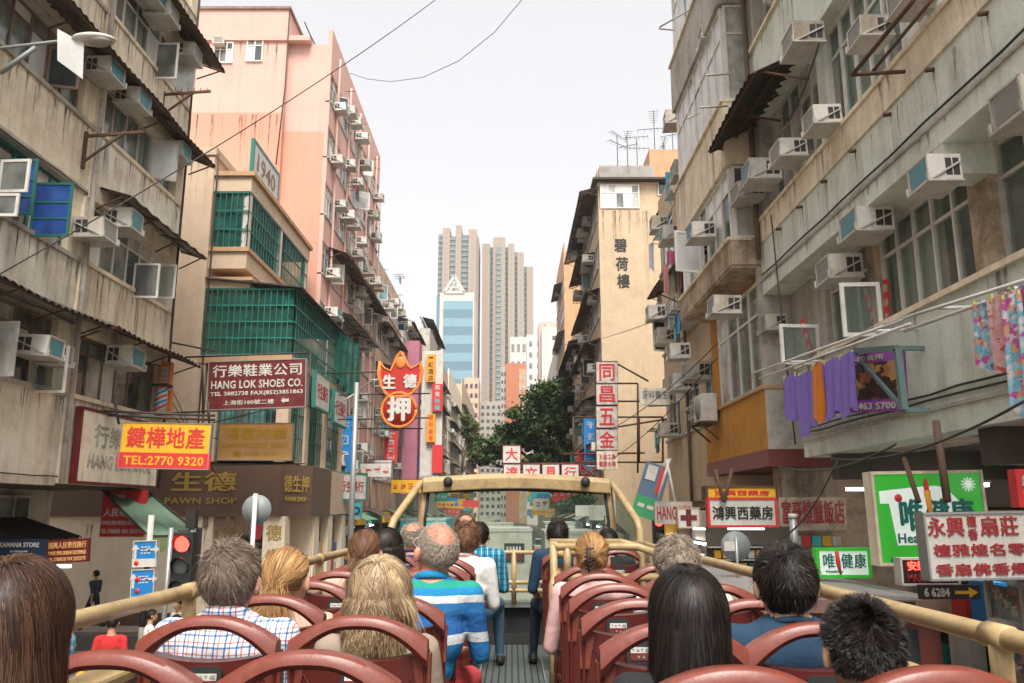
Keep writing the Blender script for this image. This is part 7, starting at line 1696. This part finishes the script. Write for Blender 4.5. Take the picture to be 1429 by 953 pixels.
# big grey roofed truck beside the bus
rt = root('parked_lorry', 'long lorry with a pale grey roof and dark red sides right beside the bus', 'truck', (3.25, 9, 0))
X0, X1, Ya, Yb, zt = 2.12, 4.42, 8.9, 16.2, 2.80
box('body', W['redbody'], (X0, X1, Ya, Yb, .7, zt-.16), rt, .04)
mb = MB(); n = 16; vs = []
for j, y in enumerate((Ya-.12, Yb+.05)):
    for i in range(n+1): f = i/n; vs.append((X0-.05+(X1-X0+.1)*f, y, zt-.05+.06*math.sin(math.pi*f)))
    for i in range(n+1): f = i/n; vs.append((X0-.05+(X1-X0+.1)*f, y, zt-.17))
m_ = n+1; fs = []
for i in range(n): fs += [(i, i+1, 2*m_+i+1, 2*m_+i), (i, m_+i, m_+i+1, i+1), (m_+i, 3*m_+i, 3*m_+i+1, m_+i+1), (2*m_+i, 2*m_+i+1, 3*m_+i+1, 3*m_+i)]
fs += [(0, 2*m_, 3*m_, m_), (n, m_+n, 3*m_+n, 2*m_+n)]
mb.add(vs, fs); mb.build('roof', W['truckroof'], rt)
box('roof_edge', mat('brown_roof_edge', (.24, .15, .12), rough=.5, dirt=(.15, .09, .07), dam=.5), (X0-.055, X1+.055, Ya-.14, Ya-.121, zt-.175, zt-.045), rt)
box('rear_window', W['p0'], (X0+.25, X1-.25, Ya-.02, Ya-.004, 1.95, 2.45), rt, .01); box('rear_door', mat('grey_red_door', (.13, .055, .045), dirt=(.2, .16, .14), dam=.5, rough=.5), (X0+.2, X1-.2, Ya-.03, Ya-.01, .85, 1.85), rt)
MB().box(2.95+.95, 2.95+1.15, Ya-.16, Ya-.14, zt-.15, zt-.06).build('marker_lamp', W['ink'], rt)
box('side_stripe', W['beige'], (X0-.006, X0, Ya+.1, Yb-.1, 1.7, 1.8), rt)
for x in (X0+.14, X1-.14):
    for y in (10.2, 14.9): t = MB().disc((x-.12, y, .45), .45, (1, 0, 0), .24, 22).build('wheel', W['black'], rt); MB().disc((x-.13, y, .45), .25, (1, 0, 0), .26, 16).build('rim', W['steel'], t)
def car(label, x, y, body, roof, rz=0, name='taxi', cat='car', group=None):
    r = empty(name, label, cat, (x, y, 0), rz, group)
    pr = [(0, .35), (4.4, .35), (4.45, .75), (3.5, .92), (2.75, 1.38), (1.2, 1.42), (.55, 1.0), (.02, .92)]; lo = [(0, .35), (4.4, .35), (4.45, .75), (3.5, .92), (.55, .98), (.02, .92)]
    def ex(pl, hw, nm, m, inset=0):
        vs = [(-hw, a_, b_) for a_, b_ in pl]+[(hw, a_, b_) for a_, b_ in pl]; n = len(pl); MB().add(vs, [tuple(range(n-1, -1, -1)), tuple(range(n, 2*n))]+[(i, (i+1) % n, n+(i+1) % n, n+i) for i in range(n)]).build(nm, m, r, bevel=.03)
    ex(lo, .85, 'body', body); ex([(.6, .975), (3.45, .92), (2.75, 1.36), (1.2, 1.39)], .74, 'cabin_glass', W['p0']); ex([(1.15, 1.38), (2.78, 1.36), (2.7, 1.43), (1.25, 1.45)], .73, 'roof', roof)
    wheels(r, (-.74, .74), (.85, 3.6), .31, .2)
    for q in (-1, 1): MB().box(q*.68-.12, q*.68+.12, -.02, .02, .62, .8).build('tail_light', W['tail'], r)
    return r
SIL = plain('silver_paint', (.5, .5, .5), .3, .6)
for i, (x, y, b_, rf, lab) in enumerate([(-.4, 38, W['red'], SIL, 'red taxi with a silver roof behind the box truck'), (-3.6, 52, W['red'], SIL, 'red taxi with a silver roof far up the left lane'), (2.6, 66, W['whitep'], W['whitep'], 'white car far up the right lane'), (-.6, 72, W['ink'], W['ink'], 'black car far ahead'), (-4.7, 29.5, SIL, SIL, 'silver car by the left kerb'), (3.4, 40, W['blue'], W['blue'], 'blue car by the right kerb'), (-2.5, 84, SIL, SIL, 'silver car very far up the street')]):
    car(lab, x, y, b_, rf, name='taxi' if 'taxi' in lab else 'car')
# ------------------------------------------------------------------ far shop strips and small boards
SHL = ['nearest', 'second', 'third', 'fourth', 'fifth', 'sixth', 'seventh', 'eighth', 'ninth', 'tenth', 'eleventh', 'twelfth', 'thirteenth', 'fourteenth']
for i in range(11): shop('L', PX+.2, 37+i*6.2, 42.6+i*6.2, 3.6, 'small shop under the far left buildings, %s from the corner block' % SHL[i], i < 3, 50+i)
for i in range(10): shop('R', 4.9, 45.5+i*6.4, 51.4+i*6.4, 3.6, 'small shop under the far right buildings, %s from the cream end wall' % SHL[i], i < 2, 80+i)
for i in range(4): shop('R', 4.72, 19.7+i*2, 21.5+i*2, 3.7, 'open shop below the cream tenement, %s' % SHL[i], True, 95+i)
def marks_board(side, X, y, z, w_, h_, m, tm, label, seed):
    rnd = random.Random(seed); s = sgn(side); r = empty('projecting_sign', label, 'shop sign', (X+s*w_/2, y, z), 0, 'small projecting signs far down the street')
    MB().box(-w_/2, w_/2, -.08, .08, -h_/2, h_/2).build('panel', m, r); mb = MB(); vert = h_ > w_; n = 4
    for k in range(n):
        cx_, cz = (0, h_*(.36-.24*k)) if vert else (w_*(-.36+.24*k), 0); g = min(w_, h_)*.28 if not vert else w_*.30
        if not vert: g = min(g, w_*.09)
        for t in range(rnd.choice([2, 3, 4])): z_ = cz+g*rnd.uniform(-1, .9); a_ = -g*rnd.uniform(.3, 1); mb.box(cx_+a_, cx_+g*rnd.uniform(.3, 1), -.1, -.081-.001*t, z_, z_+g*.2)
        for t in range(rnd.choice([1, 2])): x_ = cx_+g*rnd.uniform(-.8, .7); mb.box(x_, x_+g*.22, -.1, -.086-.001*t, cz-g*rnd.uniform(.4, 1), cz+g*rnd.uniform(.4, 1))
        mb.bar((cx_-g*rnd.uniform(0, .9), -.09, cz-g*.9), (cx_+g*rnd.uniform(-.2, .4), -.09, cz+g*rnd.uniform(0, .6)), g*.18, .015)
    mb.build('marks', tm, r); MB().bar((-s*w_/2, 0, h_/2+.05), (s*w_/2, 0, h_/2+.05), .04).build('arm', W['iron'], r); return r
SHL2 = SHL+['fifteenth','sixteenth','seventeenth','eighteenth','nineteenth','twentieth','twenty first','twenty second']
rnd = random.Random(5); mcol = [('white', 'whitep', 'brightred'), ('red', 'brightred', 'whitep'), ('yellow', 'yellow', 'brightred'), ('green', 'teal', 'whitep'), ('blue', 'blue', 'whitep'), ('orange', 'orange', 'ink'), ('cyan', 'cyan', 'whitep')]
for i in range(44):
    sd = 'L' if i % 2 else 'R'; X = PX+.2 if sd == 'L' else 4.8; y = 38+i*2.5+rnd.uniform(-1, 1) if sd == 'L' else 47+i*2.4; c = mcol[rnd.randrange(7)]
    vert = rnd.random() < .45; w_, h_ = (rnd.uniform(.6, .9), rnd.uniform(1.8, 3.2)) if vert else (rnd.uniform(1.4, 2.8), rnd.uniform(.6, 1.1))
    marks_board(sd, X, y, rnd.uniform(3.2, 6.2) if not vert else rnd.uniform(4.2, 8.0), w_, h_, W[c[1]], W[c[2]], '%s %s sign jutting from the %s side, the %s along there' % (c[0], 'upright' if vert else 'wide', 'left' if sd == 'L' else 'right', SHL2[i//2]), 200+i)
for i, (u0, u1, v0, v1, Y, f, lab) in enumerate([(803, 860, 705, 720, 34, 'whitep', 'wide white sign with pink strip seen through the windscreen'), (646, 668, 698, 708, 45, 'brightred', 'small red sign seen through the windscreen'), (822, 842, 706, 726, 27, 'pale', 'pale square sign near the right front post')]):
    at_board('street_board', lab, u0, u1, v0, v1, Y, [], W[f], t=.08)
og = at_board('shop_sign', 'bright cyan optician sign with a drawing of spectacles', 471, 505, 702, 725, 36.0, [], W['cyan'], t=.15)
for q in (-1, 1): MB().tube([(q*.26+.17*math.cos(a_/16*6.283), -.09, .04+.14*math.sin(a_/16*6.283)) for a_ in range(17)], .03, 6).build('spectacle_rim', W['ink'], og)
MB().box(-.5, .5, -.1, -.08, -.34, -.2).build('strip', W['whitep'], og)
shop('L', -7.3, 30.5, 36.2, 3.3, 'shop beside the pawn shop pillars with dark doorway', False, 7)
# awnings low on both sides
for i in range(14):
    sd = 'L' if i % 2 else 'R'; y = 38+i*4.0 if sd == 'L' else 46+i*4.2; X = PX+.1 if sd == 'L' else 5.0
    o = canopy(None, X, sd, y, y+3.6, 3.75, 1.5, .6, [W['tinlite'], W['greenaw'], W['tan'], W['tin']][i % 4], pitch=.35, struts=False, seed=i, name='awning'); tag(o, 'low street awning on the %s side, %s along' % ('left' if sd == 'L' else 'right', SHL[i//2]), 'awning', 'low awnings over the far pavements')

# ------------------------------------------------------------------ trees
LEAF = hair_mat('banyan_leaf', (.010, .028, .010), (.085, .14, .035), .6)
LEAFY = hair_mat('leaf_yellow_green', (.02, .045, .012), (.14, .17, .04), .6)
def tree(label, base, clumps, nleaf, size, trunk_r, lm, seed, name='street_tree', group=None):
    r = root(name, label, 'tree', base, group); rng = np.random.default_rng(seed); b0 = Vector(base)
    mb = MB(); rnd = random.Random(seed); fork = b0+Vector((0, 0, (min(c[0].z for c in clumps)-b0.z)*.65))
    mb.tube([b0, b0.lerp(fork, .5)+Vector((.1, .05, 0)), fork], .3, 10, rs=[trunk_r*1.3, trunk_r, trunk_r*.85]); mb.build('trunk', mat('bark', (.10, .075, .055), rough=.9, var=.3, vs=5, bump=.6), r)
    for (c, rad) in clumps:
        mid = fork.lerp(c, .5)+Vector((rnd.uniform(-.6, .6), rnd.uniform(-.6, .6), rnd.uniform(-.3, .5)))
        lb_ = MB(); lb_.tube([fork, mid, c], .1, 7, rs=[trunk_r*.5, trunk_r*.3, trunk_r*.1])
        for k in range(5):
            e = c+Vector([rad[j]*rnd.uniform(-.9, .9) for j in range(3)]); lb_.tube([mid.lerp(c, rnd.uniform(.2, 1)), e], .05, 5, rs=[trunk_r*.16, trunk_r*.03])
        lb_.build('limb', bpy.data.materials['bark'], r)
    V = []; tone = []; vol = np.array([rad[0]*rad[1]*rad[2] for _, rad in clumps])**.8; vol /= vol.sum()
    for (c, rad), f in zip(clumps, vol):
        nt_ = max(8, int(nleaf*f/45)); tw = rng.normal(size=(nt_, 3)); tw /= np.linalg.norm(tw, axis=1)[:, None]; tw *= (rng.random((nt_, 1))**.35)
        tw = tw*np.array(rad)*rng.uniform(.8, 1.18, (nt_, 1))+np.array(c)
        for t_ in tw:
            m_ = 45; pts = t_+rng.normal(size=(m_, 3))*np.array([.34, .34, .22])*size*4.2
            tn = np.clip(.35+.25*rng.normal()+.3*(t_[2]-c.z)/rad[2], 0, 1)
            n_ = rng.normal(size=(m_, 3)); n_[:, 2] += .7; n_ /= np.linalg.norm(n_, axis=1)[:, None]; a_ = np.cross(n_, rng.normal(size=(m_, 3))); a_ /= np.linalg.norm(a_, axis=1)[:, None]; b_ = np.cross(n_, a_); sz = size*rng.uniform(.6, 1.3, (m_, 1))
            V.append(np.stack([pts-a_*sz, pts-b_*sz*.5, pts+a_*sz, pts+b_*sz*.5], 1)); tone.append(np.repeat(np.clip(tn+.15*rng.normal(size=m_), 0, 1), 4))
    V = np.concatenate(V).reshape(-1, 3); tone = np.concatenate(tone); nf = len(V)//4
    me = bpy.data.meshes.new('crown'); me.vertices.add(len(V)); me.vertices.foreach_set('co', V.ravel().astype('f')); me.loops.add(len(V)); me.loops.foreach_set('vertex_index', np.arange(len(V), dtype='i')); me.polygons.add(nf); me.polygons.foreach_set('loop_start', (np.arange(nf)*4).astype('i')); me.update(calc_edges=True)
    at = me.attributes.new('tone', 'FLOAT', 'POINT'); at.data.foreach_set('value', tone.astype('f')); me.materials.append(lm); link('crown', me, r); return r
def cl2(u, v, ru, rv, Y, dY=2.2): c = P(u, v, Y=Y); k = Y/F; return (c, (ru*k, dY, rv*k))
TYy = 70
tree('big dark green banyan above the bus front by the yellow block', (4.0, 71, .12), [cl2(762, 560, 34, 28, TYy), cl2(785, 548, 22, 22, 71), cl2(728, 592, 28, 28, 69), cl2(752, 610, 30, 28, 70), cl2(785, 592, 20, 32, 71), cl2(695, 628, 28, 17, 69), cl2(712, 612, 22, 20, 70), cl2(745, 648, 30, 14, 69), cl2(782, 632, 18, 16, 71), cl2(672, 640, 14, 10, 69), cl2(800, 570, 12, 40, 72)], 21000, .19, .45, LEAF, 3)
tree('smaller yellow green tree at the far left kerb', (-7.2, 118, .12), [cl2(655, 598, 10, 12, 120), cl2(662, 615, 9, 12, 119), cl2(650, 585, 6, 6, 121)], 5000, .22, .25, LEAFY, 4)
tree('leafy branch hanging low near the windscreen top right', (5.4, 40, .12), [cl2(800, 705, 22, 9, 40, 1.2), cl2(815, 696, 12, 8, 40, 1)], 4000, .09, .16, LEAF, 5)

# ------------------------------------------------------------------ clutter on the fronts
rnd = random.Random(11)
RK = ['first', 'second', 'third', 'fourth', 'fifth', 'sixth', 'seventh', 'eighth', 'ninth', 'tenth', 'eleventh', 'twelfth', 'thirteenth', 'fourteenth', 'fifteenth', 'sixteenth']
gcol = [clothm('wash%d' % i, c) for i, c in enumerate([(.55, .1, .1), (.1, .3, .5), (.65, .65, .62), (.08, .09, .12), (.6, .5, .2), (.15, .4, .38)])]
def rack(side, X, y, z, nm, seed, L=1.1, clothes=True):
    s = sgn(side); rr = random.Random(seed); mb = MB()
    for dy in (0, L*.5, L): mb.tube([(X, y+dy, z), (X+s*.75, y+dy, z+.05)], .018, 5)
    for dx in (.3, .5, .72): mb.tube([(X+s*dx, y-.1, z+.03), (X+s*dx, y+L+.1, z+.03)], .014, 5)
    tag(mb.build('laundry_rack', W['rust'] if seed % 2 else W['frame']), 'thin metal laundry rack, %s' % nm, 'laundry rack', 'laundry racks on the fronts')
    if clothes:
        for k in range(3):
            yy = y+.05+k*L*.32; cloth('garment', '%s garment hanging on the rack, %s' % (['near', 'middle', 'far'][k], nm), (X+s*.5, yy, z+.03), (X+s*.5, yy+.28, z+.03), rr.uniform(.4, .75), rr.choice(gcol), 'garments on the racks', seed*7+k, folds=1.2, amp=.03)
for i in range(12): rack('L', PX+.05, 37.5+i*2.9+rnd.uniform(0, .8), 6.2+2.87*(i*5 % 6), '%s along the left fronts past the corner' % RK[i], i, 1.1, i % 3 != 0)
for i in range(8): rack('R', DXR-.05, 45.6+i*2.6, 6.0+2.85*(i*3 % 5), '%s along the cream yellow street front' % RK[i], 20+i, 1.0, i % 2 == 0)
for i in range(4): rack('R', CXR-.05, 20+i*1.9, 6.1+2.85*(i % 3), '%s on the low cream tenement' % RK[i], 40+i, .9, i % 2 == 1)
for (X, sd, y, z0, z1, nm) in ((RX, 'R', 14.6, 8.2, 17, 'at the near corner of the ochre block'), (LX, 'L', 13.2, 4.2, 19, 'on the beige tenement left of the blue casements'), (PX, 'L', 51.55, 3, 24, 'where the pink block ends'), (CXR, 'R', 23.6, 3.9, 13, 'down the low cream tenement')):
    drainpipe(X, sd, y, z0, z1, 'weathered drainpipe ' + nm, W['grey'] if sd == 'L' else W['tin'], .05, .015)
for (z, a, b_, nm) in ((4.86, 2, 13.1, 'sagging lowest'), (7.92, 4, 14.7, 'below the parapet rib'), (4.93, 5, 13.1, 'second lowest')):
    cable([(RX-.03, a+(b_-a)*i/14, z-.03*abs(math.sin(i*1.1))) for i in range(15)], 'cable clipped along the green parapet, ' + nm, .014, group='cables clipped to walls')
for (z, a, b_, nm) in ((4.35, 6, 21.7, 'foot of the white band'), (7.55, 10, 21.7, 'under the first canopy'), (10.45, 10, 21.7, 'below the second canopy')):
    cable([(LX+.04, a+(b_-a)*i/14, z-.04*abs(math.sin(i*.9))) for i in range(15)], 'cable along the beige tenement at the ' + nm, .014, group='cables clipped to walls')

for i, (a, b_, nm) in enumerate([((1262, 640, 9.0), (1282, 700, 8.6), 'left one over the large green sign'), ((1306, 588, 7.6), (1322, 700, 7.4), 'thick one between the green sign and the incense sign'), ((1010, 700, 12.4), (998, 655, 12.6), 'left leg of the V above the pharmacy sign'), ((1010, 700, 12.4), (1022, 655, 12.6), 'right leg of the V above the pharmacy sign'), ((915, 705, 17), (935, 640, 17), 'pale strut left of the pharmacy'), ((930, 640, 17), (945, 715, 17), 'pale strut crossing the other one')]):
    o = MB().tube([q_(*a), q_(*b_)], .028 if i != 1 else .035, 8).build('hanger_rod', W['rust'] if i < 4 else W['frame']); tag(o, 'steel hanger rod, ' + nm, 'rod', 'rods holding the right hand signs')
for i in range(6):
    at_board('poster', 'small poster on the dim wall, %s in the row under the restaurant characters' % RK[i], 1092+i*14, 1103+i*14, 748, 762, 15.0, [], [W['fyellow'], W['whitep'], W['brightred'], W['cyan'], W['yellow'], W['pale']][i], t=.03, cat='poster')
for i, (x, y) in enumerate(((5.8, 5.0), (5.9, 8.8), (6.0, 11.6), (6.2, 14.0))):
    r = empty('tube_light', 'ceiling tube light under the right arcade, %s from the camera' % RK[i], 'lamp', (x, y, 4.0)); MB().box(-.6, .6, -.04, .04, -.03, .02).build('tube', W['tube'], r); MB().box(-.62, .62, -.06, .06, .02, .06).build('housing', W['whitep'], r)
# thin humid air that softens the far towers
hz_ = MB().box(-420, 420, -60, 620, -1.9, 175).build('haze', None); hz_['kind'] = 'stuff'
hm = bpy.data.materials.new('haze_air'); hm.use_nodes = True; hn = hm.node_tree; hn.nodes.clear(); ho = hn.nodes.new('ShaderNodeOutputMaterial'); pv = hn.nodes.new('ShaderNodeVolumePrincipled'); pv.inputs['Color'].default_value = (.95, .93, .93, 1); pv.inputs['Density'].default_value = .0005; pv.inputs['Anisotropy'].default_value = .3
hn.links.new(pv.outputs[0], ho.inputs['Volume']); hz_.data.materials.append(hm)
